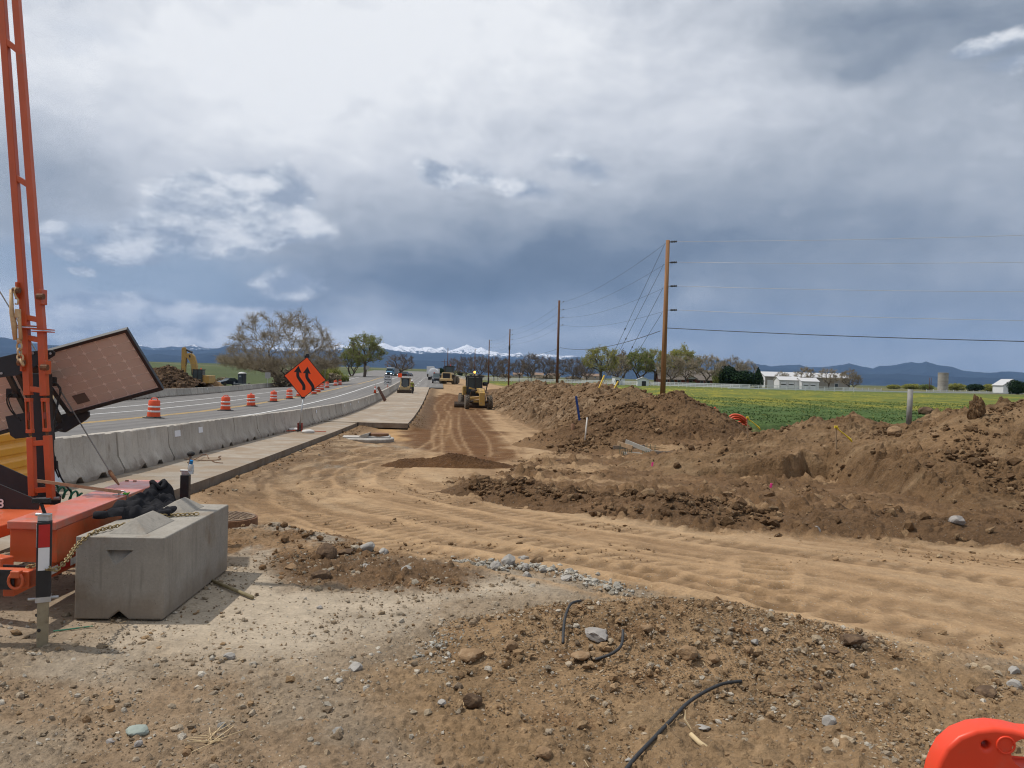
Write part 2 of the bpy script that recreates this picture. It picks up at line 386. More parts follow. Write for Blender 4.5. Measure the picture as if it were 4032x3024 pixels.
def path_dist(x, y, pts):
    best = np.full(x.shape, 1e9); along = np.zeros(x.shape); acc = 0
    for (x0, y0), (x1, y1) in zip(pts[:-1], pts[1:]):
        dx, dy = x1 - x0, y1 - y0; ln = math.hypot(dx, dy); t = np.clip(((x - x0) * dx + (y - y0) * dy) / (ln * ln + 1e-12), 0, 1)
        ox, oy = x - x0 - t * dx, y - y0 - t * dy; d = np.hypot(ox, oy); sg = np.sign(dx * oy - dy * ox)
        up = d < np.abs(best); best = np.where(up, d * np.where(sg == 0, 1, sg), best); along = np.where(up, acc + t * ln, along); acc += ln
    return best, along
def smooth_path(pts, n=8):
    out = []; m_ = len(pts)
    for i in range(m_ - 1):
        p0, p1, p2, p3 = pts[max(i - 1, 0)], pts[i], pts[i + 1], pts[min(i + 2, m_ - 1)]
        for k in range(n):
            t = k / n
            out.append(tuple(.5 * (2 * p1[j] + (p2[j] - p0[j]) * t + (2 * p0[j] - 5 * p1[j] + 4 * p2[j] - p3[j]) * t * t + (3 * p1[j] - p0[j] - 3 * p2[j] + p3[j]) * t ** 3) for j in range(len(p1))))
    out.append(tuple(pts[-1])); return out
G2 = lambda L: [tuple(gp(u, v)[:2]) for u, v in L]
SAND, DSAND, BROWN, LBROWN, GRAVEL, DUST, GREYS, MOIST = [np.array(c) for c in ((.325, .222, .135), (.112, .054, .022), (.140, .085, .047), (.235, .152, .088), (.262, .210, .160), (.39, .335, .275), (.30, .265, .225), (.10, .066, .042))]
PG_DARK = G2([(1578, 1712), (1640, 1640), (1668, 1590), (1690, 1562), (1760, 1548), (1850, 1560), (1900, 1610), (1950, 1690), (2045, 1785), (1990, 1822), (1900, 1822), (1745, 1795), (1610, 1762)])
PG_CLOD = G2([(1731, 1905), (1860, 1975), (2060, 1990), (2825, 2100), (3400, 2150), (4032, 2180)]) + [(22, 10), (22, 40), (9, 40), (6.6, 60), (3.0, 60)] + G2([(2200, 1690), (2260, 1775), (2080, 1800), (1960, 1880), (1800, 1885)])
PG_YARD = [(-30, -30)] + [(-30, 8.4)] + G2([(880, 2150), (1090, 2155), (1500, 2190), (2000, 2210), (2400, 2310), (2750, 2400), (3300, 2480), (4032, 2590)]) + [(30, 4.0), (30, -30)]
PG_APRON = [(-12, 3.0), (-12, 8.3)] + G2([(880, 2155), (1020, 2160), (1200, 2260), (1450, 2330), (1900, 2265), (2350, 2320), (2000, 2400), (1650, 2450), (1100, 2530), (500, 2560), (0, 2560)]) + [(-4, 4.0)]
PG_SOIL = G2([(1700, 3020), (1600, 2760), (1800, 2640), (2000, 2480), (2300, 2400), (2760, 2370), (3000, 2470), (3400, 2520), (4032, 2640)]) + [(6, 2.4), (1, 2.0)]
PG_DEB = G2([(900, 2150), (1130, 2120), (1260, 2160), (1700, 2200), (1950, 2240), (1850, 2310), (1400, 2330), (1150, 2290), (1050, 2200)])
PG_WET = G2([(1240, 1790), (1340, 1740), (1620, 1740), (1560, 1800), (1450, 1830), (1400, 1880), (1200, 1870)])
PG_MOT = G2([(800, 1990), (930, 1890), (1180, 1790), (1330, 1735), (1560, 1742), (1590, 1790), (1480, 1860), (1330, 1960), (1240, 2060), (1050, 2100), (900, 2060)])
PG_LITE = G2([(1560, 1690), (1400, 1678), (1340, 1720), (1600, 1735)])
TRACKS = [smooth_path(G2(L), 8) for L in ([(4032, 2420), (3300, 2270), (2600, 2160), (2000, 2060), (1560, 1960), (1370, 1900), (1400, 1840), (1560, 1800), (1720, 1740), (1760, 1650)],
                                         [(4032, 2560), (3100, 2370), (2300, 2210), (1800, 2130), (1400, 2040), (1180, 1990), (1150, 1930), (1330, 1850)],
                                         [(1760, 1770), (1740, 1700), (1752, 1640), (1730, 1600), (1770, 1560)], [(1990, 1800), (1960, 1730), (1890, 1660), (1850, 1610), (1838, 1570)],
                                         [(1800, 1790), (1775, 1690), (1790, 1620), (1800, 1590)], [(2170, 1730), (2060, 1690), (1980, 1640), (1950, 1600)],
                                         [(2560, 2230), (2500, 2330)], [(3000, 2210), (3050, 2390)], [(4032, 2300), (3000, 2160), (2300, 2060), (1800, 1980), (1520, 1890), (1640, 1820), (1800, 1790)], [(3700, 2420), (2900, 2290), (2100, 2130), (1600, 2030), (1300, 1960), (1260, 1900)], [(1250, 2060), (1700, 2170), (2300, 2290), (2700, 2380)], [(1200, 2030), (1500, 2100), (2000, 2170), (2600, 2260), (3300, 2420)], [(2750, 1830), (2450, 1900), (2150, 1850), (2000, 1930)])]
def ground_detail(x, y):
    """returns extra height and soil colour for points of the ground sheet"""
    s = sof(x, y); n_ = len(x); r = np.hypot(x, y)
    col = np.tile(SAND, (n_, 1)); big = fbm(x * .35, y * .35, 3, 4); mid = fbm(x * 1.6, y * 1.6, 9, 5)
    def over(m_, c): nonlocal col; col = col * (1 - m_[:, None]) + np.asarray(c) * m_[:, None]
    over(sst(.50, .68, mid) * .45, LBROWN); over(sst(.55, .72, big) * .6, np.array([.37, .26, .16]))
    fwd = (y > -5) & (r < 150)
    def pm(P, soft, warp=0, ws=1.0, sd_=0):
        o_ = np.zeros(n_); o_[fwd] = poly_mask(x[fwd], y[fwd], P, soft, warp, ws, sd_); return o_
    dark = pm(PG_DARK, .4, .8, .5, 2); clod = pm(PG_CLOD, .35, .8, .9, 3); yard = np.where(fwd, pm(PG_YARD, .25, .5, 1.0, 4), (y <= -5) * 1.0)
    apron = pm(PG_APRON, .45, .9, .8, 6); soil = pm(PG_SOIL, .35, .55, 1.2, 7); deb = pm(PG_DEB, .25, .4, 1.4, 8); wet = pm(PG_WET, .7, 1.2, .6, 11); lite = pm(PG_LITE, .3, .4, .6, 12)
    over(dark, DSAND); over(dark * sst(.45, .7, mid) * .35, np.array([.16, .088, .042])); over(lite, np.array([.36, .225, .11]))
    mot = pm(PG_MOT, .6, 1.0, .7, 14); over(mot * sst(.36, .58, fbm(x * 1.1, y * .8, 35, 5)) * .75, LBROWN * .78); over(mot * sst(.56, .68, fbm(x * 1.9, y * 1.2, 37, 5)) * .7, MOIST * 1.6); over((1 - clod) * (1 - yard) * sst(.56, .70, fbm(x * 2.4, y * 1.1, 39, 5)) * .45 * fwd, LBROWN * .8)
    over(wet * sst(.38, .62, mid), MOIST * 1.5); over(wet * sst(.55, .7, fbm(x * .9, y * .9, 33, 4)) * .8, GREYS * .8)
    over(clod, BROWN); over(clod * sst(.5, .7, mid) * .5, LBROWN); over(clod * sst(.57, .66, fbm(x * .5, y * 1.3, 41, 4)) * .85, SAND * .95)
    e = edge(y); sl = sst(1.3, .0, np.abs(s - e - .5)) * (y > 9) * (y < 128); over(sl * .8, MOIST * 1.15)
    slope_b = sst(11.6, 12.6, s) * (1 - sst(18.5, 20, s)) * (y > 30) * (y < 125); over(slope_b, BROWN)
    over(yard, GRAVEL); over(yard * sst(.48, .66, mid) * .45, LBROWN); over(yard * sst(.55, .7, fbm(x * .8, y * .8, 51, 4)) * .5, GREYS)
    over(apron * (1 - .8 * sst(.42, .62, fbm(x * .9, y * .9, 61, 5))), DUST)
    over(soil, np.array([.255, .175, .106])); over(deb * .9, BROWN * .95); over(soil * sst(.50, .66, mid) * .5, np.array([.30, .215, .135]))
    # fields
    f_right = sst(17.5, 20.5, s + (big - .5) * 3) * sst(29, 33, y + (mid - .5) * 3) * (s > 14)
    f_left = (s < -23) * sst(farw_np(y) - 2, farw_np(y) - 6, s) * (y > 60)
    beyond = sst(240, 300, y) * (s > 3); far = sst(320, 420, r) * (y > 0)
    gr = np.array([.060, .106, .030]); yl = np.array([.215, .205, .030])
    fg = np.tile(gr, (n_, 1)); fg *= (.75 + .5 * fbm(x * .25, y * .25, 71, 4))[:, None]
    patch = fbm(x * .9, y * .55, 73, 5); fg *= (1 - .28 * sst(.52, .66, patch) * (1 - sst(60, 90, y)))[:, None]
    yb = sst(55, 80, y + (fbm(x * .05, y * .12, 75, 4) - .5) * 40) * (1 - .5 * sst(190, 250, y)); dl = sst(.40, .72, fbm(x * .7, y * .16, 77, 5)) * .75 + .22
    fg = fg * (1 - (yb * dl)[:, None]) + yl * (yb * dl)[:, None]
    col = col * (1 - f_right[:, None]) + fg * f_right[:, None]
    fl = np.tile(np.array([.066, .088, .036]), (n_, 1)); fl *= (.75 + .5 * fbm(x * .02, y * .01, 81, 4))[:, None]
    st = sst(.58, .66, fbm(x * .004, y * .02, 83, 3)); fl = fl * (1 - .6 * st[:, None]) + np.array([.20, .18, .11]) * .6 * st[:, None]
    m_ = np.maximum(f_left * sst(95, 130, y + (big - .5) * 40), far); col = col * (1 - m_[:, None]) + fl * m_[:, None]
    br = f_left * (1 - sst(95, 130, y)); over(br, np.array([.20, .15, .085]))
    bc = np.tile(np.array([.13, .125, .055]), (n_, 1)) * (.7 + .6 * fbm(x * .03, y * .03, 87, 4))[:, None]
    bm_ = beyond * (1 - .6 * sst(600, 900, y)) * (x > -.06 * y) * .85; col = col * (1 - bm_[:, None]) + bc * bm_[:, None]
    # relief
    near = np.clip(1.4 - r / 110, 0, 1); h = np.zeros(n_); q = near > 0; xq, yq = x[q], y[q]
    c1 = clods(xq, yq, .30, 1); c2 = clods(xq, yq, .12, 21); c3 = clods(xq, yq, .05, 31, .9); c4 = clods(xq + 9, yq, .6, 61, .5)
    fb = fbm(xq * 2.2, yq * 2.2, 91, 5) - .5
    lump = np.clip(fbm(xq * .7, yq * .7, 93, 3) * 2 - .5, 0, 1)
    hq = .004 * fb + clod[q] * (c1 * 1.5 * lump + c2 * 1.4 + c4 * .6 * lump + fb * .16 + .02)
    hq += soil[q] * (c2 * .6 + c3 * 1.2 + c1 * .4 * lump + fb * .07) + (yard * (1 - apron) * (1 - soil))[q] * (c3 * 1.2 + c2 * .4 * lump + fb * .022) + deb[q] * (c2 * .7 + c1 * .45 * lump + c3 * .6)
    hq += (apron * (1 - soil))[q] * (c3 * .10 * lump + fb * .008) + wet[q] * (fb * .10 + c2 * .3 * lump) + mot[q] * (fb * .07 + c2 * .35 * lump + c3 * .4)
    plain = ((1 - clod) * (1 - yard) * (1 - dark))[q]; hq += plain * (c3 * .10 * lump + c2 * .12 * lump * lump + fb * .014 + (fbm(xq * .8, yq * 2.6, 95, 4) - .5) * .012) + dark[q] * (c3 * .18 + fb * .02)
    hq += slope_b[q] * (c4 * .5 + c1 * .8)
    hq += f_right[q] * (fbm(xq * 1.3, yq * 1.3, 97, 4) * .10)
    dmain, al0 = path_dist(xq, yq, TRACKS[0]); wv = (fbm(xq * .5, yq * .5, 121, 3) - .5) * .5
    stv = fbm(al0 * .55, (dmain + wv) * 5.5, 123, 5) - .5; stw = fbm(al0 * .2, (dmain + wv) * 2.2, 125, 4) - .5; zone = plain * sst(7, 3.5, np.abs(dmain)) * sst(45, 30, yq)
    hq += zone * (stv * .014 + stw * .006); m4 = np.zeros(n_); m4[q] = zone * sst(.02, .16, stv); over(m4 * .55, np.array([.37, .265, .170])); m4[q] = zone * sst(-.03, -.16, stv); over(m4 * .6, LBROWN * .85); m4[q] = zone * sst(.05, .2, stw); over(m4 * .5, np.array([.39, .29, .195])); m4[q] = zone * sst(-.05, -.2, stw); over(m4 * .5, LBROWN * .95)
    trk = np.zeros(len(xq))
    for i, T in enumerate(TRACKS):
        d, al = path_dist(xq, yq, T); d = d + (fbm(xq * 1.5, yq * 1.5, 101 + i, 3) - .5) * .14; ad = np.abs(d)
        if i in (2, 3, 4, 5): w = .42
        else: w = .26
        inn = sst(w, w * .8, ad); rim = np.exp(-((ad - w * 1.15) / .07) ** 2)
        fade = sst(.27, .50, fbm(xq * .7, yq * .7, 111 + i, 3)) if i not in (2, 3, 4, 5) else .75 + 0 * xq
        lug = np.sin(al * 2 * math.pi / .24 + ad * 7.0); lug = np.sign(lug) * np.abs(lug) ** .5
        amp = (1 - clod[q] * .8) * (fade if i not in (6, 7) else 1.0 + 0 * fade); lk = 2.6 if i in (6, 7) else 1.0
        hq += amp * (-.010 * inn + .008 * rim + .006 * lk * inn * lug); trk = np.maximum(trk, amp * inn)
        m2 = np.zeros(n_); m2[q] = amp * inn * (.45 - .4 * lug)
        over(m2 * dark * .55, np.array([.205, .118, .057])); over(m2 * (1 - dark) * (1 - yard) * .85, LBROWN * .70); m3 = np.zeros(n_); m3[q] = amp * rim; over(m3 * .65, SAND * 1.15)
    h[q] = hq * near[q]
    on_road = (s < e + .02) & (s > farw_np(y) - 1.7) & (y > -30); h = np.where(on_road, 0, h)
    rg = np.clip(.40 + .4 * mot + .84 * clod + .75 * soil + .42 * yard * (1 - .75 * apron) + .7 * deb + .5 * wet + .8 * slope_b + .5 * f_right + .12 * dark, 0, 1)
    return h, np.column_stack([np.clip(col, .01, .8), rg])
M_soil = soil_mat('soil')
def build_ground():
    fine = np.arange(-35.5, 35.51, .145); side = np.concatenate([np.linspace(-55, -36, 18), fine, np.linspace(36, 55, 18)])
    ang = np.radians(np.concatenate([side, np.linspace(60, 300, 41)]))
    rr = [.4, .8, 1.3, 1.8, 2.3, 2.7]
    while rr[-1] < 16000:
        q = rr[-1]; rr.append(q * (1.0036 if q < 8 else 1.006 if q < 16 else 1.008 if q < 32 else 1.011 if q < 120 else 1.025 if q < 800 else 1.08))
    rr = np.array(rr); A, Rr = np.meshgrid(ang, rr); x = (np.sin(A) * Rr).ravel(); y = (np.cos(A) * Rr).ravel()
    z = H(x, y); dz, col = ground_detail(x, y)
    z = z + np.where(z < -.3, dz, dz)
    na, nr = len(ang), len(rr)
    V = np.column_stack([x, y, z]); i, j = np.meshgrid(np.arange(na), np.arange(nr - 1)); i = i.ravel(); j = j.ravel(); k = (i + 1) % na
    F = np.column_stack([j * na + i, (j + 1) * na + i, (j + 1) * na + k, j * na + k])
    me = mesh_np('ground', V, F, M_soil, True); color_attr(me, 'soil', col)
    o = link('ground', me); tag(o, kind='structure'); return o
build_ground()

# ------------------------------------------------------------------ highway, markings, slab
def concrete_mat(name, col, streak=True, scale=1.0, dirt=(.20, .15, .10), damt=.25, road=False):
    mt = bpy.data.materials.new(name); mt.use_nodes = True; N = NT(mt.node_tree); b = N.n['Principled BSDF']
    tc = N.n.new('ShaderNodeTexCoord'); p = tc.outputs['Object']
    x, y, z = N.sep(p)
    n1 = N.noise(p, 1.3 * scale, 7, .62); n2 = N.noise(p, 22 * scale, 6, .65); n3 = N.noise(p, 120 * scale, 3, .6)
    c = N.vm('SCALE', col, scale=N.add(N.add(N.lin(n1, .25, .75, .80, 1.16), N.lin(n2, .3, .7, -.10, .10)), N.lin(n3, .3, .7, -.07, .07)))
    if streak:   # rain streaks run down the faces
        sv_ = N.xyz(N.mul(x, 9 * scale), N.mul(y, 9 * scale), N.mul(z, .8 * scale)); n4 = N.noise(sv_, 1.0, 6, .6)
        c = N.mix(N.mul(N.ss(n4, .52, .72), .45), c, N.vm('SCALE', col, scale=.55)); c = N.mix(N.mul(N.ss(n4, .44, .30), .25), c, N.vm('SCALE', col, scale=1.25))
    if road:     # wheel paths and seams run along the road
        u = N.add(N.add(x, N.mul(y, .09)), 6.5)
        w_ = N.noise(N.xyz(N.mul(u, 1.1), N.mul(y, .012), 0.0), 1.6, 4, .55); c = N.mix(N.ss(w_, .35, .7), N.vm('SCALE', c, scale=.80), N.vm('SCALE', c, scale=1.12))
        ck = N.noise(N.xyz(N.mul(u, .16), N.mul(y, .5), 0.0), 3.0, 9, .75); c = N.mix(N.mul(N.ss(N.m('ABSOLUTE', N.sub(ck, .5)), .012, .0), .6), c, N.vm('SCALE', col, scale=.45))
    oi = N.n.new('ShaderNodeObjectInfo'); rv = oi.outputs['Random']; c = N.vm('SCALE', c, scale=N.lin(rv, 0, 1, .84, 1.12)); p = N.vm('ADD', p, N.xyz(N.mul(rv, 37.0), N.mul(rv, 11.0), 0.0))
    if streak:   # air holes and small spalls
        pv = N.voro(p, 26 * scale); c = N.mix(N.mul(N.ss(pv, .16, .08), N.ss(N.noise(p, 3 * scale, 2), .5, .6)), c, N.vm('SCALE', c, scale=.45))
    dn = N.noise(N.vm('ADD', p, (5, 3, 1)), .9 * scale, 9, .68); c = N.mix(N.mul(N.ss(dn, .62 - damt * .4, .78 - damt * .3), .75), c, dirt)
    if streak:   # mud splashed up from the ground
        c = N.mix(N.mul(N.ss(N.add(z, N.mul(N.sub(n1, .5), .5)), .26, .02), .55), c, dirt)
    N.put(b.inputs['Base Color'], c); b.inputs['Roughness'].default_value = .88; b.inputs['Specular IOR Level'].default_value = .3
    bp = N.n.new('ShaderNodeBump'); bp.inputs['Distance'].default_value = .004 / scale; bp.inputs['Strength'].default_value = .7
    N.l.new(N.add(N.mul(n2, .7), N.mul(n3, .5)), bp.inputs['Height']); N.l.new(bp.outputs[0], b.inputs['Normal'])
    return mt
M_road = concrete_mat('worn_road', (.185, .175, .165), streak=False, damt=.0, road=True)
M_slab = concrete_mat('slab_concrete', (.34, .295, .24), streak=False, dirt=(.25, .18, .115), damt=.62)
M_slabedge = concrete_mat('slab_edge', (.30, .26, .215), streak=True, scale=2, dirt=(.14, .10, .065), damt=.45)
M_barrier = concrete_mat('barrier_concrete', (.40, .365, .315), scale=1.4, dirt=(.17, .13, .10), damt=.16)
M_white = pmat('road_paint_white', (.78, .78, .76), .75, var=.10, scale=2, dirt=(.35, .33, .30), dirt_amt=.12)
M_yellow = pmat('road_paint_yellow', (.62, .37, .06), .75, var=.15, scale=1.2, dirt=(.28, .24, .19), dirt_amt=.30)
def road_x(s, y): return s - 6.5 - .09 * y
def ribbon(name, s0, s1, y0, y1, mat, lift, thick=0.0, step=2.0, ns=1, kind='structure'):
    ys = np.arange(y0, y1 + .01, step); ys[-1] = y1
    V = []; F = []
    for y in ys:
        a, b = (s0(y) if callable(s0) else s0), (s1(y) if callable(s1) else s1)
        for k in range(ns + 1):
            sx = a + (b - a) * k / ns; V.append((road_x(sx, y), y, float(zs(sx, y)) + lift))
    w = ns + 1
    for i in range(len(ys) - 1):
        for k in range(ns): F.append((i * w + k, i * w + k + 1, (i + 1) * w + k + 1, (i + 1) * w + k))
    if thick:
        n = len(V); V += [(x, y, z - thick) for x, y, z in V]
        for i in range(len(ys) - 1):
            F.append((i * w + ns, n + i * w + ns, n + (i + 1) * w + ns, (i + 1) * w + ns)); F.append((i * w, (i + 1) * w, n + (i + 1) * w, n + i * w))
        F += [(0, n, n + ns, ns), ((len(ys) - 1) * w, (len(ys) - 1) * w + ns, n + (len(ys) - 1) * w + ns, n + (len(ys) - 1) * w)]
    me = bpy.data.meshes.new(name); me.from_pydata(V, [], F); me.update(); me.materials.append(mat)
    o = link(name, me); 
    if kind: tag(o, kind=kind)
    return o
farw = lambda y: -20.9 - max(0, y - 75) * .055
hw = ribbon('highway', lambda y: farw(y) - 1.6, 0.0, -40, 128, M_road, 0.0, 0.30, 2.0, 3)
ribbon('highway', lambda y: farw(y) - 1.6, 7.0, 128, 900, M_road, 0.0, 0.30, 6.0, 3)
slab = thing('pavement_slab', None, None); tag(slab, kind='structure')
def slab_piece(s1, y0, y1):
    o = ribbon('slab_panel', .012, s1, y0, y1, M_slab, .002, .27, 1.0, 2, None); o.parent = slab
    o.data.materials.append(M_slabedge)
    nz = [p.normal.z for p in o.data.polygons]
    for p in o.data.polygons:
        if abs(p.normal.z) < .5: p.material_index = 1
y = -3.0
while y < 43.4:
    y1 = min(y + 4.6, 43.5); slab_piece(2.1, y, y1 - .012); y = y1
y = 43.5
while y < 127.9:
    y1 = min(y + 5.28, 128); slab_piece(4.8, y, y1 - .012); y = y1
def line(name, s0, y0, y1, mat, w=.13, dash=None):
    rd = MARK
    if dash:
        y = y0
        while y < y1:
            o = ribbon(name, s0 - w / 2, s0 + w / 2, y, min(y + dash[0], y1), mat, .006, 0, 1.5, 1, None); o.parent = rd; y += dash[0] + dash[1]
    else:
        o = ribbon(name, s0 - w / 2, s0 + w / 2, y0, y1, mat, .006, 0, 3.0, 1, None); o.parent = rd
MARK = hw
line('edge_line', -5.3, 8, 330, M_white, .16); line('yellow_line', -9.15, 8, 330, M_yellow, .13); line('yellow_line', -9.45, 8, 330, M_yellow, .13)
line('lane_line', -12.9, 20, 86, M_white, .16); line('edge_line', -16.1, 20, 330, M_white, .16); line('lane_line', -1.2, 131, 260, M_white, .14, (4, 9))
line('lane_line', 2.4, 134, 260, M_white, .14, (4, 9))

# ------------------------------------------------------------------ concrete barriers
ORD = ['', 'nearest', 'second', 'third', 'fourth', 'fifth', 'sixth', 'seventh', 'eighth', 'ninth', 'tenth', 'eleventh', 'twelfth', 'thirteenth', 'fourteenth', 'fifteenth', 'sixteenth', 'seventeenth', 'eighteenth', 'nineteenth', 'twentieth']
TENS = {2: 'twenty', 3: 'thirty', 4: 'forty', 5: 'fifty'}
def ordw(n):
    if n <= 20: return ORD[n]
    t, u = divmod(n, 10)
    return TENS[t][:-1] + 'ieth' if u == 0 else TENS[t] + '-' + ('first' if u == 1 else ORD[u])
def barrier_mesh(seed):
    rnd = random.Random(seed); Ln = 2.985; hh = .81
    prof = [(-.305, 0), (-.305, .075), (-.165, .33), (-.115, .79), (-.10, hh), (.10, hh), (.115, .79), (.165, .33), (.305, .075), (.305, 0)]
    n = 30; vs = []; fs = []; m_ = len(prof)
    for i in range(n + 1):
        y = -Ln / 2 + Ln * i / n
        slot = 1.0 if .26 < abs(y) / (Ln / 2) < .40 and y > 0 or .26 < abs(y) / (Ln / 2) < .40 else 0.0
        for k, (a, z) in enumerate(prof):
            if z == 0 and slot: z = .10
            if slot and z == .075: z = .115
            chip = (rnd.random() ** 6) * .045 if z < .2 or z > .78 else rnd.uniform(0, .004)
            endf = 1 - (.02 + .02 * rnd.random()) * (1 if i in (0, n) else 0)
            vs.append((a * endf - math.copysign(chip, a), y, z - (chip * .4 if z > .78 else 0)))
    for i in range(n):
        for k in range(m_): fs.append((i * m_ + k, (i + 1) * m_ + k, (i + 1) * m_ + (k + 1) % m_, i * m_ + (k + 1) % m_))
    fs += [tuple(range(m_)), tuple(n * m_ + k for k in range(m_ - 1, -1, -1))]
    mb = MB().add(vs, fs); return mb.mesh('concrete_barrier', M_barrier, angle=28)
BM = [barrier_mesh(k) for k in range(7)]
M_reflect = pmat('white_reflector', (.72, .74, .78), .45, var=.05)
M_galv = pmat('galvanised_steel', (.55, .56, .56), .45, .75, var=.15, scale=9)
def barriers(sf, y0, n, grp, lab, refl, skip=()):
    y = y0; out = []; rnd = random.Random(5)
    for i in range(n):
        ya, yb = y, y + 3.03; xa, xb = road_x(sf(ya), ya), road_x(sf(yb), yb); L_ = math.hypot(xb - xa, yb - ya)
        yb = ya + 3.05 * 3.03 / max(L_, 3.0) * .995; xb = road_x(sf(yb), yb)
        cx, cy = (xa + xb) / 2, (ya + yb) / 2; rz = -math.atan2(xb - xa, yb - ya)
        za, zb = float(zs(sf(ya), ya)), float(zs(sf(yb), yb))
        o = link('concrete_barrier', BM[rnd.randrange(7)]); o.location = (cx, cy, (za + zb) / 2 + .004); o.rotation_euler = (math.atan2(zb - za, 3.03), rnd.uniform(-.012, .012), rz + rnd.uniform(-.010, .010))
        o.color = (rnd.uniform(.88, 1.1),) * 3 + (1,)
        tag(o, lab(i), 'barrier', grp); out.append(o)
        if i in refl:
            for (yo, w) in refl[i]:
                mb = MB(); mb.box((.139, yo, .60), (.012, w, .15), (0, -.108, 0)); mb.build('reflector_panel', M_reflect, o)
        y = yb
    return out
near_row = barriers(lambda y: 0.0, 12.75, 38, 'near row of concrete barriers',
    lambda i: ('concrete barrier with bolted steel end plate at start of the near row' if i == 0 else ordw(i + 1) + ' concrete barrier of the near row, counted from the yellow plastic barrier'),
    {2: [(-.9, .40), (.95, .34)], 9: [(-.2, .30)], 13: [(0, .3)], 14: [(.5, .3)], 16: [(0, .3)], 18: [(.4, .25)], 0: []})
far_row = barriers(lambda y: farw(y), 57, 50, 'far row of concrete barriers',
    lambda i: ordw(i + 1) + ' concrete barrier of the far row across the road, counted from the solar panel' if i else 'nearest concrete barrier of the far row, behind the solar panel',
    {13: [(.2, .3)], 22: [(0, .3)], 23: [(0, .3)]})
b0 = near_row[0]
mb = MB(); mb.box((.128, -1.28, .57), (.014, .42, .42), (0, -.108, 0)); mb.box((.235, -1.28, .20), (.014, .42, .34), (0, -.50, 0)); pl = mb.build('steel_plate', M_galv, b0, bevel=.004)
for yy in (-1.42, -1.15):
    for zz in (.42, .55, .72):
        MB().cyl((.12 + (.75 - zz) * .11, yy, zz), (.165 + (.75 - zz) * .11, yy, zz), .016, n=8).build('bolt', M_galv, pl)
# ------------------------------------------------------------------ mountains
def mtn_mat(name, snow):
    mt = bpy.data.materials.new(name); mt.use_nodes = True; N = NT(mt.node_tree); b = N.n['Principled BSDF']
    tc = N.n.new('ShaderNodeTexCoord'); p = tc.outputs['Object']; ps = N.vm('SCALE', p, scale=.001)
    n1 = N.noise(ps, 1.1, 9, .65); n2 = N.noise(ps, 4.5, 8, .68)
    c = N.mix(N.ss(n1, .38, .62), (.008, .020, .040), (.018, .034, .055))  # forest tones darkened and blued: cloud shade and some haze put into the colour
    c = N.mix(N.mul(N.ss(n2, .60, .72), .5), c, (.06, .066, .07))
    if snow:
        g = N.n.new('ShaderNodeNewGeometry'); nz = N.sep(g.outputs['Normal'])[2]; z = N.sep(p)[2]
        k = N.add(N.add(N.mul(nz, .8), N.mul(N.sub(n2, .5), 2.6)), N.lin(z, 500, 1150, -.95, .28))
        c = N.mix(N.ss(k, .34, .60), c, (.86, .87, .90))
    N.put(b.inputs['Base Color'], c); b.inputs['Roughness'].default_value = .95; b.inputs['Specular IOR Level'].default_value = .05
    return mt
def mountains(name, pts, dist, depth, mat, rough, seed, base=-150, left=None):
    """ridge whose crest follows the given skyline; a real body with depth behind and in front of the crest"""
    ae = sorted(azel(u, v) for u, v in pts); az = [a for a, e in ae]; el = [e for a, e in ae]
    A = np.linspace(-1.25, 1.25, 1100 if rough > .1 else 700); rnd = np.random.default_rng(seed)
    ce = np.interp(A, az, el)
    out = (A < az[0]) | (A > az[-1]); tail = (fbm(A * 9, A * 0 + seed, seed, 5) - .5) * .018
    ce = ce + np.where(out, tail * np.clip(np.minimum(np.abs(A - az[0]), np.abs(A - az[-1])) * 8, 0, 1), 0) + (fbm(A * 160, A * 0 + 3.3, seed + 2, 4) - .5) * .0016 * (1 + rough * 4)
    rows = np.concatenate([np.linspace(-1, 0, 24), np.linspace(.15, 1, 4)])
    V = []
    for t in rows:
        d = dist + depth * t * (1.0 if t < 0 else .8)
        cz = np.tan(ce) * dist + EYE
        f = (1 - abs(t)) ** (.85 if t < 0 else .7)
        x, y = np.sin(A) * d, np.cos(A) * d
        rid = np.abs(fbm(x / (depth * .30), y / (depth * .30), seed + 7, 6, .55) - .5) * 2; rid2 = fbm(x / (depth * .12), y / (depth * .12), seed + 17, 5, .55) - .5
        w = np.clip(-t * 5, 0, 1) * (1 - abs(t)) if t < 0 else 0
        z = base + (cz - base) * f - (cz - base) * w * (rid * .75 - .12) + (cz - base) * w * rid2 * .35
        V.append(np.column_stack([x, y, z]))
    V = np.concatenate(V); n = len(A); i, j = np.meshgrid(np.arange(n - 1), np.arange(len(rows) - 1)); i = i.ravel(); j = j.ravel()
    F = np.column_stack([j * n + i, j * n + i + 1, (j + 1) * n + i + 1, (j + 1) * n + i])
    o = link(name, mesh_np(name, V, F, mat, True)); tag(o, kind='structure'); return o
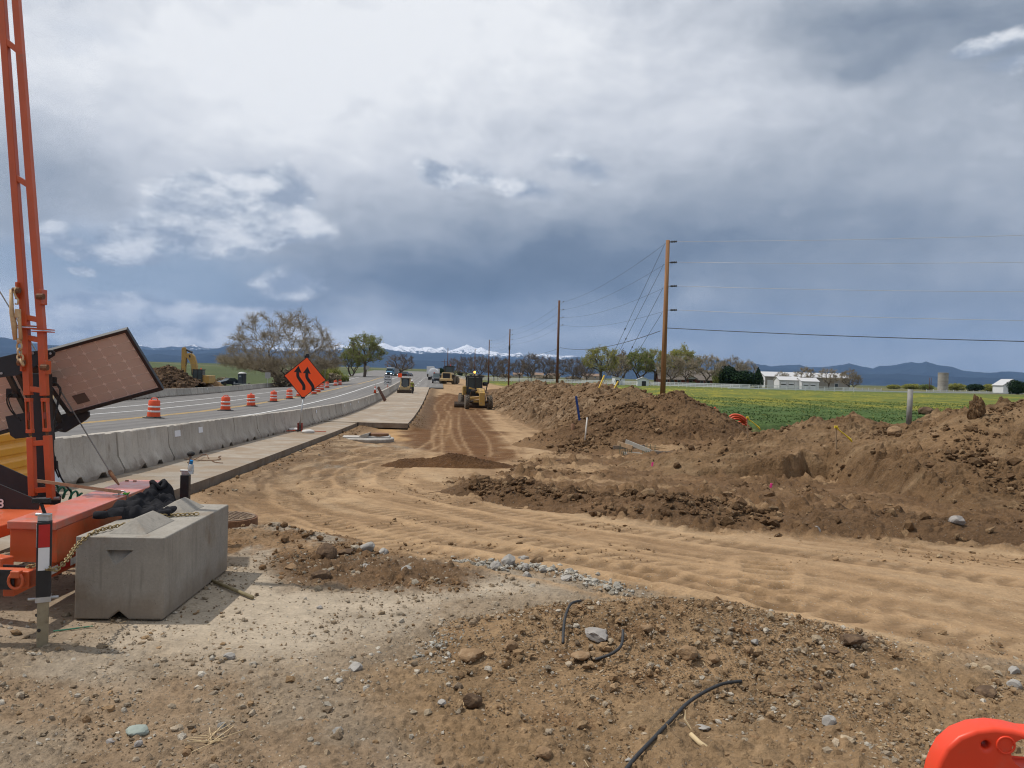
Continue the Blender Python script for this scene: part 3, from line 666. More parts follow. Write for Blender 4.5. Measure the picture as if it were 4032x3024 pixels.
SNOW = [(-300, 1372), (300, 1372), (536, 1364), (554, 1360), (586, 1365), (599, 1371), (640, 1370), (681, 1364), (703, 1367), (726, 1363), (767, 1358), (791, 1369), (839, 1370), (862, 1370), (1000, 1372), (1100, 1366), (1200, 1372), (1314, 1358), (1332, 1351), (1359, 1362), (1385, 1358), (1400, 1352), (1413, 1346), (1425, 1356), (1480, 1362), (1511, 1350), (1527, 1358), (1552, 1369),
        (1577, 1361), (1606, 1368), (1631, 1365), (1653, 1375), (1688, 1363), (1713, 1375), (1745, 1366), (1761, 1382), (1780, 1376), (1808, 1369), (1834, 1357), (1856, 1362), (1875, 1371), (1894, 1366), (1922, 1380), (1944, 1384), (1970, 1392), (1995, 1389), (2020, 1395), (2045, 1387), (2068, 1400), (2077, 1399), (2131, 1391), (2158, 1397), (2203, 1401), (2253, 1400), (2294, 1408), (2500, 1430), (2900, 1446), (3240, 1462), (3600, 1470), (4032, 1490)]
FOOT = [(-300, 1340), (0, 1329), (25, 1329), (51, 1337), (120, 1350), (190, 1358), (350, 1366), (530, 1371), (600, 1379), (700, 1376), (800, 1379), (868, 1370), (890, 1362), (920, 1368), (1000, 1378), (1200, 1385), (1330, 1380), (1400, 1364), (1498, 1371), (1558, 1382), (1650, 1395), (1685, 1390), (1748, 1389), (1811, 1392), (1849, 1396), (1884, 1393), (1922, 1401), (1985, 1409), (2033, 1417), (2100, 1421), (2135, 1422), (2217, 1417), (2271, 1405), (2298, 1408), (2400, 1422),
        (2746, 1412), (2972, 1433), (3028, 1441), (3105, 1437), (3146, 1436), (3187, 1446), (3258, 1444), (3345, 1431), (3390, 1442), (3437, 1451), (3458, 1441), (3514, 1438), (3591, 1424), (3622, 1430), (3647, 1423), (3698, 1438), (3765, 1448), (3785, 1459), (3898, 1469), (3949, 1466), (3975, 1462), (4032, 1469), (4300, 1478)]
LOW = [(-300, 1385), (150, 1392), (300, 1398), (520, 1402), (620, 1395), (720, 1402), (830, 1388), (960, 1402), (1200, 1405), (1500, 1408), (1620, 1416), (1760, 1424), (1900, 1420), (2080, 1436), (2300, 1436), (2600, 1440), (2980, 1455), (3200, 1462), (3400, 1474), (3550, 1472), (3700, 1481), (3850, 1486), (4032, 1490), (4300, 1494)]
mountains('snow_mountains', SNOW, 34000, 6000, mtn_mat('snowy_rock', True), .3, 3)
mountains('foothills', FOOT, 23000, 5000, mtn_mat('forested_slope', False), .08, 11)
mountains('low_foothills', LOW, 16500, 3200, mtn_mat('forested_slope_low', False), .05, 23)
# ------------------------------------------------------------------ air
def build_haze():
    mt = bpy.data.materials.new('air'); mt.use_nodes = True; N = NT(mt.node_tree); N.n.clear()
    o = N.n.new('ShaderNodeOutputMaterial'); v = N.n.new('ShaderNodeVolumePrincipled'); N.l.new(v.outputs[0], o.inputs['Volume'])
    v.inputs['Color'].default_value = (.38, .60, 1.0, 1); v.inputs['Density'].default_value = 2.3e-5; v.inputs['Anisotropy'].default_value = .0
    mb = MB(); mb.box((0, 8000, 1350), (90000, 75000, 3100)); h = mb.build('haze', mt); tag(h, 'pale even haze filling the valley air', 'haze', kind='stuff')
build_haze()
# ------------------------------------------------------------------ soil heaps
PILES = []                                        # macro height functions, used again to rest things on
def softmax(zs, k=.10):
    m_ = np.maximum.reduce(zs); return m_ + k * np.log(sum(np.exp(np.clip((z - m_) / k, -40, 0)) for z in zs)) - k * .3
def cones(L, warp=.5, ws=.6, seed=0):
    def f(x, y):
        wx = x + (fbm(x * ws, y * ws, seed, 4) - .5) * 2 * warp; wy = y + (fbm(x * ws + 9, y * ws + 4, seed + 3, 4) - .5) * 2 * warp
        return softmax([z - sl * np.sqrt(((wx - cx) / ax) ** 2 + ((wy - cy) / ay) ** 2 + .03) for cx, cy, z, sl, ax, ay in L])
    return f
def heap(name, label, cat, x0, x1, y0, y1, res, f, colf, rel, seed=0, shear=0.0, group=None):
    nx, ny = int((x1 - x0) / res) + 1, int((y1 - y0) / res) + 1
    gx, gy = np.meshgrid(np.linspace(x0, x1, nx), np.linspace(y0, y1, ny)); x = gx.ravel(); y = gy.ravel(); x = x + shear * (y - y0)
    z = f(x, y); g = H(x, y); ab = z - g; w = sst(-.05, .35, ab)
    dz, tint = rel(x, y, ab); z = z + dz * (.25 + .75 * w)
    i, j = np.meshgrid(np.arange(nx - 1), np.arange(ny - 1)); i = i.ravel(); j = j.ravel(); q = np.column_stack([j * nx + i, j * nx + i + 1, (j + 1) * nx + i + 1, (j + 1) * nx + i])
    keep = (ab[q] > -.16).any(1); q = q[keep]; used = np.unique(q); mp = np.full(len(x), -1); mp[used] = np.arange(len(used))
    V = np.column_stack([x, y, z])[used]; c = colf(x[used], y[used], z[used]) * tint[used][:, None]
    ctr = np.array([V[:, 0].mean(), V[:, 1].mean(), V[:, 2].min()])
    me = mesh_np(name, V - ctr, mp[q], M_soil, False); color_attr(me, 'soil', np.clip(c, .01, .8)); o = link(name, me); o.location = ctr
    tag(o, label, cat, group); PILES.append(f); return o
def rel_clod(a1=.9, a2=.8, a3=.6, fbamp=.16, c1s=.34, c2s=.14, seed=0, chunk=0.0):
    def r(x, y, ab):
        lump = np.clip(fbm(x * .6, y * .6, seed + 5, 3) * 2.2 - .55, 0, 1)
        fb = fbm(x * 1.8, y * 1.8, seed, 6, .58) - .5
        h = clods(x, y, c1s, seed + 11, .8) * a1 * lump + clods(x, y, c2s, seed + 21, .85) * a2 * (.35 + .65 * lump) + fb * fbamp
        if a3: h = h + clods(x, y, .065, seed + 31, .9) * a3
        if chunk: h = h + clods(x, y, .8, seed + 41, .7) * chunk * lump
        h = h * 1.35 - fb * fbamp * .3
        return h, .86 + .28 * fbm(x * .9, y * .9, seed + 51, 4)
    return r
def colmix(a, b, c=None, seed=0, s1=.5, s2=1.6):
    a, b = np.asarray(a), np.asarray(b)
    def f(x, y, z):
        t = sst(.40, .64, fbm(x * s1, y * s1 + z * .8, seed, 5))[:, None]; o = a * (1 - t) + b * t
        if c is not None:
            t2 = sst(.56, .70, fbm(x * s2, y * s2 + z, seed + 7, 5))[:, None]; o = o * (1 - t2) + np.asarray(c) * t2
        return o
    return f
# berm of spoil along the right side of the strip
def f_berm(x, y):
    s = sof(x, y); n = fbm(x * .30, y * .22, 201, 4); n2 = fbm(x * .9, y * .9, 205, 4) - .5
    crest = .62 + 1.0 * n + n2 * .5 - 2.4 * sst(44, 38, y) - 1.9 * sst(96, 112, y)
    lf = -1.5 + (s - 12.1 + n2 * 1.2) * .66; rt = -.3 + (19.4 + (n - .5) * 2 - s) * .75
    return -softmax([-lf, -rt, -crest], .14)
heap('spoil_bank', 'long bank of torn grey brown clods along right side of graded strip', 'soil bank', 1.9, 10.6, 36, 113, .10, f_berm,
     colmix((.175, .115, .070), (.235, .168, .112), (.125, .078, .045), 211), rel_clod(1.25, 1.2, 0, .36, .46, .22, 221, .55), shear=-.09)
heapA = cones([(5.9, 39.5, 1.62, .62, 1, 1), (6.9, 38.8, 1.12, .5, 1.2, 1), (4.6, 38.2, .55, .5, 1, 1), (7.9, 37.6, .85, .55, 1, 1)], .35, .7, 231)
heap('soil_heap', 'pointed soil heap left of the near utility pole', 'soil heap', 1.8, 11, 34.5, 44, .07, heapA, colmix((.155, .099, .058), (.19, .126, .075), None, 233), rel_clod(.8, .85, 0, .18, .34, .14, 235))
heapB = cones([(6.95, 33.2, 1.56, .56, 1, 1), (6.0, 33.4, 1.34, .52, 1.1, 1), (5.0, 33.6, .86, .5, 1.25, 1), (3.9, 33.4, .48, .52, 1.25, 1), (2.9, 33.6, .10, .5, 1.2, 1), (8.2, 32.6, .45, .5, 1, 1), (5.4, 31.2, .25, .42, 1.4, 1)], .30, .7, 241)
heap('soil_heap', 'large brown soil heap in front of the near utility pole, beside orange tubes', 'soil heap', -.6, 12.6, 27.4, 38.8, .055, heapB, colmix((.125, .076, .042), (.158, .099, .056), (.105, .062, .034), 243), rel_clod(.9, .95, 0, .20, .30, .13, 245))
# bank at the right edge
def f_right(x, y):
    a = cones([(10.5, 24.2, 1.12, .46, 1.15, 1), (9.3, 24.8, .95, .5, 1.2, 1), (8.0, 25.5, .35, .42, 1.2, 1), (13.4, 18.4, 2.18, .48, 1.35, 1), (12.3, 20.2, 1.55, .45, 1.2, 1), (11.5, 21.8, 1.12, .4, 1.2, 1), (16, 19, 2.2, .4, 1.5, 1.3),
               (12.8, 23.6, 1.35, .55, 1, 1), (7.4, 21.6, .52, .42, 1.6, 1), (6.1, 21.8, .32, .42, 1.3, 1), (4.7, 22.0, .05, .42, 1.2, 1), (9.6, 20.3, .72, .36, 1.6, 1.1), (9.4, 16.6, .16, .20, 1.9, 1.2), (11.5, 16.5, .75, .34, 1.7, 1.2)], .5, .55, 251)(x, y)
    wob = (fbm(x * 1.2, y * .4, 255, 4) - .5) * 1.0
    cut = sst(19.55, 19.85, y + wob) * sst(8.4, 7.4, x) * sst(3.6, 4.2, x); inside = sst(8.4, 7.6, x) * sst(3.4, 4.2, x) * sst(20.4, 19.8, y)
    low = -.62 + 0 * x
    return np.where(inside > 0, a * (1 - inside * (1 - cut)) + (np.minimum(a, low)) * inside * (1 - cut), a)
heap('soil_bank', 'tall bank of loose brown soil at right edge, grey post standing on it', 'soil bank', 2.8, 19, 11.2, 30, .055, f_right, colmix((.140, .087, .048), (.178, .115, .066), (.215, .146, .088), 263), rel_clod(1.05, 1.0, 0, .24, .34, .14, 265, .2))
# windrow of dark clods along the haul track
RID = smooth_path([(-1.2, 15.8), (.2, 14.2), (1.5, 13.0), (3.0, 11.9), (4.6, 11.2), (6.6, 10.6), (9, 10.2), (12, 10)], 8)
def f_rid(x, y):
    d, al = path_dist(x, y, RID); d = d + (fbm(x * .9, y * .9, 271, 4) - .5) * .9; n = fbm(x * .8, y * .8, 275, 4)
    return H(x, y) - .10 + (.16 + .36 * n) * np.exp(-(d / (.62 + .3 * n)) ** 2) * sst(-.2, .7, al)
heap('clod_ridge', 'low ridge of dark brown clods along far edge of sandy haul track', 'soil ridge', -2.4, 12.5, 8.8, 17.2, .036, f_rid, colmix((.112, .068, .038), (.145, .090, .052), None, 277), rel_clod(.9, .85, .4, .10, .30, .13, 279))
# dark sand heap left by the grader
c_ = gp(1735, 1835); dsx, dsy = c_[0], c_[1]
f_ds = cones([(dsx - .75, dsy, float(Dl(dsy)) + .36, .50, 1.6, .9), (dsx + .45, dsy + .1, float(Dl(dsy)) + .52, .52, 1.5, .9), (dsx + 1.35, dsy + .15, float(Dl(dsy)) + .26, .42, 1.7, .9)], .14, 1.2, 281)
heap('sand_heap', 'low crescent heap of dark moist sand at end of graded strip', 'sand heap', dsx - 2.4, dsx + 3, dsy - 1.4, dsy + 1.7, .03, f_ds, colmix((.078, .040, .018), (.100, .052, .024), None, 283), rel_clod(.4, .7, .6, .06, .2, .10, 285))
# heap in front of the camera
f_fg = cones([(1.05, 5.95, .25, .30, 1.4, .8), (1.55, 6.0, .25, .34, 1.2, .7), (.35, 5.85, .14, .26, 1.3, .8), (2.3, 5.6, .08, .2, 1.5, .8), (.1, 4.6, .06, .16, 1.5, 1)], .16, 1.6, 291)
heap('soil_mound', 'low flattened soil mound with cable ends sticking out, nearest the camera', 'soil mound', -1.2, 3.6, 4.0, 7.2, .0145, f_fg, colmix((.225, .150, .088), (.27, .185, .112), (.19, .12, .068), 293, 1.4, 3), rel_clod(.45, .65, .8, .055, .2, .09, 295))
# heap by the round manhole cover
f_mh = cones([(-2.85, 9.1, .16, .34, 1.2, 1), (-2.35, 9.0, .08, .34, 1.2, 1), (-3.2, 8.75, .05, .4, 1, 1), (-1.9, 8.6, .02, .25, 1.5, 1)], .14, 1.8, 301)
heap('soil_mound', 'crumbly brown soil mound beside the round manhole cover', 'soil mound', -4.2, -1.0, 7.9, 10.2, .018, f_mh, colmix((.20, .125, .070), (.25, .17, .105), (.33, .28, .23), 303, 1.4, 2.4), rel_clod(.5, .6, .6, .06, .24, .10, 305))
# dark heap beyond the far barriers
f_lf = cones([(-43.4, 100, 2.25, .62, 1.2, 1), (-45.5, 100.5, 1.75, .55, 1.3, 1), (-48.5, 100, 1.5, .5, 1.4, 1), (-42.2, 100.5, .8, .6, 1.0, 1), (-41.0, 101, -.2, .5, 1.0, 1), (-52, 100, 1.3, .5, 1.4, 1)], .5, .5, 311)
heap('soil_heap', 'dark brown soil heap beside the excavator beyond the far barriers', 'soil heap', -60, -38.9, 94, 107, .17, f_lf, colmix((.062, .040, .027), (.092, .058, .037), (.125, .083, .052), 313), rel_clod(1.2, .8, 0, .5, .8, .4, 315))
f_l2 = cones([(-43.6, 116.5, .35, .7, 1, 1), (-44.8, 116, -.1, .6, 1, 1)], .3, .6, 317)
heap('soil_heap', 'small light brown soil heap between excavator and parked car', 'soil heap', -47, -41.5, 114, 120, .17, f_l2, colmix((.19, .12, .065), (.23, .15, .085), None, 319), rel_clod(.9, .6, 0, .3, .6, .3, 321))
def surf(x, y):
    x = np.asarray(x, float); y = np.asarray(y, float); z = H(x, y)
    for f in PILES:
        z = np.maximum(z, f(x, y) + .02)
    return z
def sp(u, v, lift=0.0):
    """point on the land or heap seen at a pixel"""
    d = ray(u, v); ts = 2.0 * 1.006 ** np.arange(760)
    hit = np.nonzero(EYE + d[2] * ts <= surf(d[0] * ts, d[1] * ts) + lift)[0]; k = int(hit[0]) if len(hit) else len(ts) - 1
    ts = np.linspace(ts[max(k - 1, 0)], ts[k], 12); hit = np.nonzero(EYE + d[2] * ts <= surf(d[0] * ts, d[1] * ts) + lift)[0]; p = d * ts[int(hit[0]) if len(hit) else -1]
    return Vector((p[0], p[1], float(surf(p[0:1], p[1:2])[0])))
# ------------------------------------------------------------------ loose clods and gravel
def ico(sub):
    bm = bmesh.new(); bmesh.ops.create_icosphere(bm, subdivisions=sub, radius=1); bm.verts.ensure_lookup_table()
    V = np.array([v.co[:] for v in bm.verts]); F = np.array([[v.index for v in f.verts] for f in bm.faces]); bm.free(); return V, F
ICO1, ICO2, ICO3 = ico(1), ico(2), ico(3)
OCT = (np.array([(1, 0, 0), (-1, 0, 0), (0, 1, 0), (0, -1, 0), (0, 0, 1), (0, 0, -1.0)]), np.array([(0, 2, 4), (2, 1, 4), (1, 3, 4), (3, 0, 4), (2, 0, 5), (1, 2, 5), (3, 1, 5), (0, 3, 5)]))
def scatter(name, label, cat, x, y, z, size, col, seed, flat=.75, parent=None, cut=0.0):
    rng = np.random.default_rng(seed); col = col * rng.uniform(.8, 1.2, (len(x), 1)); VV, FF, CC, base = [], [], [], 0
    for (V0, F0), sel in ((OCT, size < cut), (ICO1, size >= cut)):
        xs, ys, zs, sz = x[sel], y[sel], z[sel], size[sel]; n = len(xs); k = len(V0)
        if not n: continue
        jit = 1 + rng.uniform(-.34, .34, (n, k, 1)); P = V0[None] * jit * rng.uniform(.65, 1.25, (n, 1, 3)); P[:, :, 2] *= flat
        a = rng.uniform(0, 6.28, n); b = rng.uniform(-.6, .6, n); ca, sa, cb, sb = np.cos(a)[:, None], np.sin(a)[:, None], np.cos(b)[:, None], np.sin(b)[:, None]
        X = P[:, :, 0]; Y = P[:, :, 1]; Z = P[:, :, 2]; Y, Z = Y * cb - Z * sb, Y * sb + Z * cb; X, Y = X * ca - Y * sa, X * sa + Y * ca
        S = sz[:, None]; VV.append(np.stack([X * S + xs[:, None], Y * S + ys[:, None], Z * S + (zs + sz * .28)[:, None]], 2).reshape(-1, 3))
        FF.append((F0[None] + (np.arange(n) * k)[:, None, None]).reshape(-1, 3) + base); base += n * k; CC.append(np.repeat(col[sel], k, 0))
    C = np.concatenate(CC); me = mesh_np(name, np.concatenate(VV), np.concatenate(FF), M_soil, False); color_attr(me, 'soil', np.column_stack([C, np.full(len(C), .55)]))
    o = link(name, me); tag(o, label, cat, kind='stuff'); return o
def pick(n, seed, x0, x1, y0, y1, dens):
    rng = np.random.default_rng(seed); x = rng.uniform(x0, x1, n); y = rng.uniform(y0, y1, n); k = rng.random(n) < dens(x, y); return x[k], y[k], rng
def sizes(rng, n, lo, hi, p=2.2): return lo * (1 - rng.random(n) * (1 - (lo / hi) ** p)) ** (-1 / p)
def palette(rng, n, cols, w): return np.array(cols)[rng.choice(len(cols), n, p=np.array(w) / sum(w))]
# foreground clods and stones
inyard = lambda P, soft=.3: (lambda x, y: poly_mask(x, y, P, soft, .5, 1.1, 5))
d1 = lambda x, y: np.clip(inyard(PG_SOIL)(x, y) * (.12 + 1.1 * sst(.42, .66, fbm(x * .9, y * .9, 401, 4))) + .10 * (y < 6.2), 0, 1)
x, y, rng = pick(44000, 1, -4.2, 5.2, 3.2, 7.6, d1); n = len(x)
scatter('loose_clods', 'brown clods scattered over the foreground soil', 'clods', x, y, surf(x, y), sizes(rng, n, .0055, .042, 2.5), palette(rng, n, [(.25, .17, .102), (.285, .20, .125), (.34, .28, .21), (.21, .138, .082)], [5, 4, 1.5, 2]), 2, cut=.014)
d2 = lambda x, y: np.clip((.55 * sst(.40, .62, fbm(x * 1.1, y * 1.1, 403, 4)) + .22) * (poly_mask(x, y, PG_YARD, .3) * (1 - .55 * poly_mask(x, y, PG_APRON, .4, .9, .8, 6))), 0, 1)
x, y, rng = pick(66000, 3, -6.5, 4.0, 3.2, 8.4, d2); n = len(x)
scatter('gravel', 'fine grey and tan gravel strewn over the yard', 'gravel', x, y, surf(x, y), sizes(rng, n, .0055, .030, 2.5), palette(rng, n, [(.32, .27, .215), (.26, .205, .15), (.42, .39, .35), (.215, .165, .12)], [4, 4, 2, 2]), 4, cut=.016)
# rubble line and debris
dd = lambda x, y: np.clip(poly_mask(x, y, PG_DEB, .25, .3, 1.4, 8) * (.1 + sst(.45, .62, fbm(x * 1.4, y * 1.4, 405, 4))), 0, 1)
x, y, rng = pick(14000, 5, -4, 1, 6.6, 9.6, dd); n = len(x)
scatter('loose_clods', 'brown clods along the broken pavement edge', 'clods', x, y, surf(x, y), sizes(rng, n, .009, .055, 2.3), palette(rng, n, [(.165, .102, .057), (.21, .138, .08), (.28, .25, .21)], [5, 3, 1.2]), 6, cut=.018)
RUB = smooth_path(G2([(1850, 2215), (1960, 2235), (2080, 2225), (2200, 2250), (2330, 2290), (2450, 2320)]), 6)
x, y, rng = pick(9000, 7, -2, 2.5, 6.2, 8.6, lambda x, y: np.exp(-(path_dist(x, y, RUB)[0] / .13) ** 2)); n = len(x)
scatter('concrete_rubble', 'small grey concrete rubble lying in a line at pavement edge', 'rubble', x, y, surf(x, y), sizes(rng, n, .010, .045, 2.0), palette(rng, n, [(.36, .35, .33), (.45, .44, .42), (.27, .25, .22)], [4, 3, 2]), 8)
g1, g2 = gp(1690, 2560), gp(1330, 2655)
x, y, rng = pick(4000, 9, -2.5, .8, 4.4, 6.2, lambda x, y: np.clip(np.exp(-((x - g1[0]) ** 2 + (y - g1[1]) ** 2) / .05) + .7 * np.exp(-((x - g2[0]) ** 2 + (y - g2[1]) ** 2) / .04), 0, 1)); n = len(x)
scatter('concrete_rubble', 'patches of small grey gravel in front of the pavement', 'rubble', x, y, surf(x, y), sizes(rng, n, .007, .026, 2.2), palette(rng, n, [(.36, .35, .33), (.45, .44, .42), (.27, .25, .22)], [4, 3, 2]), 10)
# clods over the dug ground on the right
dm = lambda x, y: np.clip(poly_mask(x, y, PG_CLOD, .3, .6, .9, 3) * (.05 + 1.0 * sst(.44, .66, fbm(x * .6, y * .6, 407, 4))) * (12 / np.maximum(y, 6)) ** 1.2, 0, 1)
x, y, rng = pick(60000, 11, -2.5, 15, 9.2, 31, dm); n = len(x)
scatter('loose_clods', 'brown clods scattered over the dug ground on the right', 'clods', x, y, surf(x, y), sizes(rng, n, .025, .13, 2.5), palette(rng, n, [(.128, .079, .044), (.155, .098, .056), (.205, .14, .085), (.105, .064, .036)], [5, 4, 2, 2]), 12, cut=.04)
dp = lambda x, y: np.clip(sst(.05, .3, np.maximum.reduce([heapB(x, y), heapA(x, y)]) - H(x, y)) * (.1 + sst(.45, .6, fbm(x * .7, y * .7, 409, 4))), 0, 1)
x, y, rng = pick(14000, 13, -.5, 12, 28, 43, dp); n = len(x)
scatter('loose_clods', 'clods rolled down the soil heaps by the pole', 'clods', x, y, surf(x, y), sizes(rng, n, .035, .16, 2.4), palette(rng, n, [(.122, .075, .042), (.15, .095, .054), (.20, .135, .082)], [5, 4, 2]), 14, cut=.06)
x, y, rng = pick(16000, 15, -5, 12, 37, 110, lambda x, y: sst(.0, .4, f_berm(x, y) - H(x, y)) * (sof(x, y) < 17) * .6); n = len(x)
scatter('loose_clods', 'torn sods and clods over the long spoil bank', 'clods', x, y, surf(x, y), sizes(rng, n, .07, .26, 2.4), palette(rng, n, [(.18, .12, .073), (.235, .168, .112), (.135, .085, .05)], [5, 4, 3]), 16, .6, cut=.1)
x, y, rng = pick(3200, 17, -60, -39.5, 95, 106, lambda x, y: sst(.0, .4, f_lf(x, y) - H(x, y))); n = len(x)
scatter('loose_clods', 'dark clods over the heap beside the excavator', 'clods', x, y, surf(x, y), sizes(rng, n, .08, .35, 2.4), palette(rng, n, [(.06, .04, .027), (.09, .058, .037), (.14, .095, .06)], [5, 4, 2]), 18)
ds = lambda x, y: np.exp(-(np.abs(sof(x, y) - edge(y) - .3) / .35) ** 2) * (.2 + sst(.45, .65, fbm(x, y, 411, 3)))
x, y, rng = pick(26000, 19, -12, -3, 9.5, 60, ds); n = len(x)
scatter('loose_clods', 'crumbled soil along the foot of the slab edge', 'clods', x, y, H(x, y), sizes(rng, n, .012, .07, 2.2), palette(rng, n, [(.15, .095, .055), (.20, .135, .08), (.29, .25, .20)], [5, 3, 1.2]), 20)
x, y, rng = pick(30000, 23, -6, 9, 8.3, 30, lambda x, y: (1 - poly_mask(x, y, PG_CLOD, .4)) * (1 - poly_mask(x, y, PG_YARD, .3)) * (sof(x, y) > edge(y) + .3) * sst(.48, .70, fbm(x * .8, y * 1.2, 421, 4)) * np.clip(10 / y, 0, 1)); n = len(x)
scatter('loose_clods', 'crumbs of soil strewn over the sandy haul track', 'clods', x, y, H(x, y), sizes(rng, n, .009, .05, 2.6), palette(rng, n, [(.30, .20, .12), (.22, .145, .085), (.36, .27, .18)], [4, 4, 2]), 24, .6, cut=.03)
# ------------------------------------------------------------------ field grass
def build_grass():
    rng = np.random.default_rng(77); n = 34000
    yy = 28 + 75 * rng.random(n) ** 1.5; a = rng.uniform(-.02, .74, n); xx = a * yy; s = sof(xx, yy)
    k = (s > 18.6) & (yy > 29 + (fbm(xx, yy, 79, 3) - .5) * 3) & (rng.random(n) < sst(.36, .6, fbm(xx * .9, yy * .55, 73, 5)) * .9 + .1)
    zz = surf(xx, yy) - H(xx, yy); k &= zz < .05; xx, yy = xx[k], yy[k]; n = len(xx); z = H(xx, yy) + .03
    V = np.zeros((n, 9, 3)); hgt = rng.uniform(.03, .10, n)
    for b in range(3):
        an = rng.uniform(0, 6.28, n); w = rng.uniform(.02, .05, n); ln = rng.uniform(.02, .12, n); dx, dy = np.cos(an), np.sin(an)
        V[:, b * 3] = np.stack([xx - dx * w, yy - dy * w, z], 1); V[:, b * 3 + 1] = np.stack([xx + dx * w, yy + dy * w, z], 1)
        V[:, b * 3 + 2] = np.stack([xx + dy * ln, yy - dx * ln, z + hgt], 1)
    F = np.arange(n * 9).reshape(-1, 3)
    mt = pmat('grass_blade', (.066, .118, .033), .8, var=.25, scale=.4, spec=.2)
    o = link('field_grass', mesh_np('field_grass', V.reshape(-1, 3), F, mt)); tag(o, 'short green grass tufts covering the near part of the field', 'grass', kind='stuff')
    m_ = 26000; yy = 38 + 150 * rng.random(m_) ** 1.2; xx = rng.uniform(-.02, .74, m_) * yy; k = (sof(xx, yy) > 19.5) & (rng.random(m_) < sst(.40, .66, fbm(xx * .7, yy * .16, 77, 5)) * sst(40, 70, yy) + .03); k &= (surf(xx, yy) - H(xx, yy)) < .05
    xx, yy = xx[k], yy[k]; z = H(xx, yy) + rng.uniform(.06, .16, len(xx)); r_ = rng.uniform(.02, .04, len(xx)) * np.maximum(1, yy / 70)
    V = np.stack([np.stack([xx + r_ * math.cos(t), yy + r_ * math.sin(t), z + h_ * r_], 1) for t, h_ in ((0, -.3), (1.57, .2), (3.14, .3), (4.71, -.2))], 1).reshape(-1, 3)
    o = link('dandelions', mesh_np('dandelions', V, np.arange(len(V)).reshape(-1, 4), pmat('dandelion_yellow', (.62, .47, .02), .7, var=.1))); tag(o, 'yellow dandelion heads over the far part of the field', 'dandelions', kind='stuff')
build_grass()
# ------------------------------------------------------------------ shared paints
M_orange = pmat('orange_paint', (.56, .100, .027), .46, var=.16, scale=3, dirt=(.36, .12, .05), dirt_amt=.12, coat=.25)
M_lid = pmat('faded_orange_lid', (.60, .145, .085), .40, var=.18, scale=2.2, dirt=(.42, .20, .15), dirt_amt=.35, coat=.2)
M_black = pmat('black_steel', (.018, .018, .020), .5, var=.2, scale=8)
M_rubber = pmat('black_rubber', (.022, .022, .022), .8, var=.25, scale=10, dirt=(.12, .095, .07), dirt_amt=.2)
M_steel = pmat('bare_steel', (.42, .42, .42), .42, .8, var=.15)
M_zinc = pmat('yellow_zinc', (.30, .22, .10), .55, .5, var=.25, scale=30, dirt=(.10, .06, .03), dirt_amt=.15)
M_tan = pmat('tan_paint', (.56, .38, .20), .6, var=.15, scale=12, dirt=(.22, .13, .07), dirt_amt=.15)
M_red = pmat('red_tape', (.50, .02, .018), .4, var=.1)
M_tapew = pmat('white_tape', (.78, .78, .78), .4, var=.08, dirt=(.4, .36, .32), dirt_amt=.1)
M_green = pmat('green_plastic', (.02, .16, .09), .5, var=.1)
M_wood = pmat('sawn_wood', (.42, .29, .17), .8, var=.25, scale=7, dirt=(.22, .15, .09), dirt_amt=.2)
M_oldwood = pmat('weathered_wood', (.27, .215, .165), .85, var=.3, scale=7, dirt=(.12, .09, .06), dirt_amt=.2)
M_rust = pmat('rusty_iron', (.16, .075, .035), .85, var=.35, scale=14, dirt=(.28, .15, .07), dirt_amt=.25, bump=.002)
def wb(mb, name, mat, root, **kw):
    """build a part given in world coordinates under its thing"""
    L = root.matrix_basis.translation if root.parent is None else root.parent.location + root.location
    mb.v = [(v[0] - L[0], v[1] - L[1], v[2] - L[2]) for v in mb.v]; return mb.build(name, mat, root, **kw)
def curve_mesh(name, loops, ext, bevel, mat, res=2):
    """flat outline with holes, given thickness and rounded rims"""
    cu = bpy.data.curves.new(name, 'CURVE'); cu.dimensions = '2D'; cu.fill_mode = 'BOTH'; cu.extrude = ext; cu.bevel_depth = bevel; cu.bevel_resolution = res
    for L in loops:
        s = cu.splines.new('POLY'); s.points.add(len(L) - 1); s.use_cyclic_u = True
        for p, q in zip(s.points, L): p.co = (q[0], q[1], 0, 1)
    o = bpy.data.objects.new('tmp', cu); COL.objects.link(o); dg = bpy.context.evaluated_depsgraph_get(); dg.update()
    me = bpy.data.meshes.new_from_object(o.evaluated_get(dg)); bpy.data.objects.remove(o); me.name = name; me.materials.clear(); me.materials.append(mat)
    return me
def text_mesh(txt, size, mat, depth=.002, bold=0.0):
    cu = bpy.data.curves.new('lettering', 'FONT'); cu.body = txt; cu.size = size; cu.extrude = depth; cu.align_x = 'CENTER'; cu.align_y = 'CENTER'; cu.offset = bold
    o = bpy.data.objects.new('tmp', cu); COL.objects.link(o); dg = bpy.context.evaluated_depsgraph_get(); dg.update()
    me = bpy.data.meshes.new_from_object(o.evaluated_get(dg)); bpy.data.objects.remove(o); me.materials.clear(); me.materials.append(mat); return me
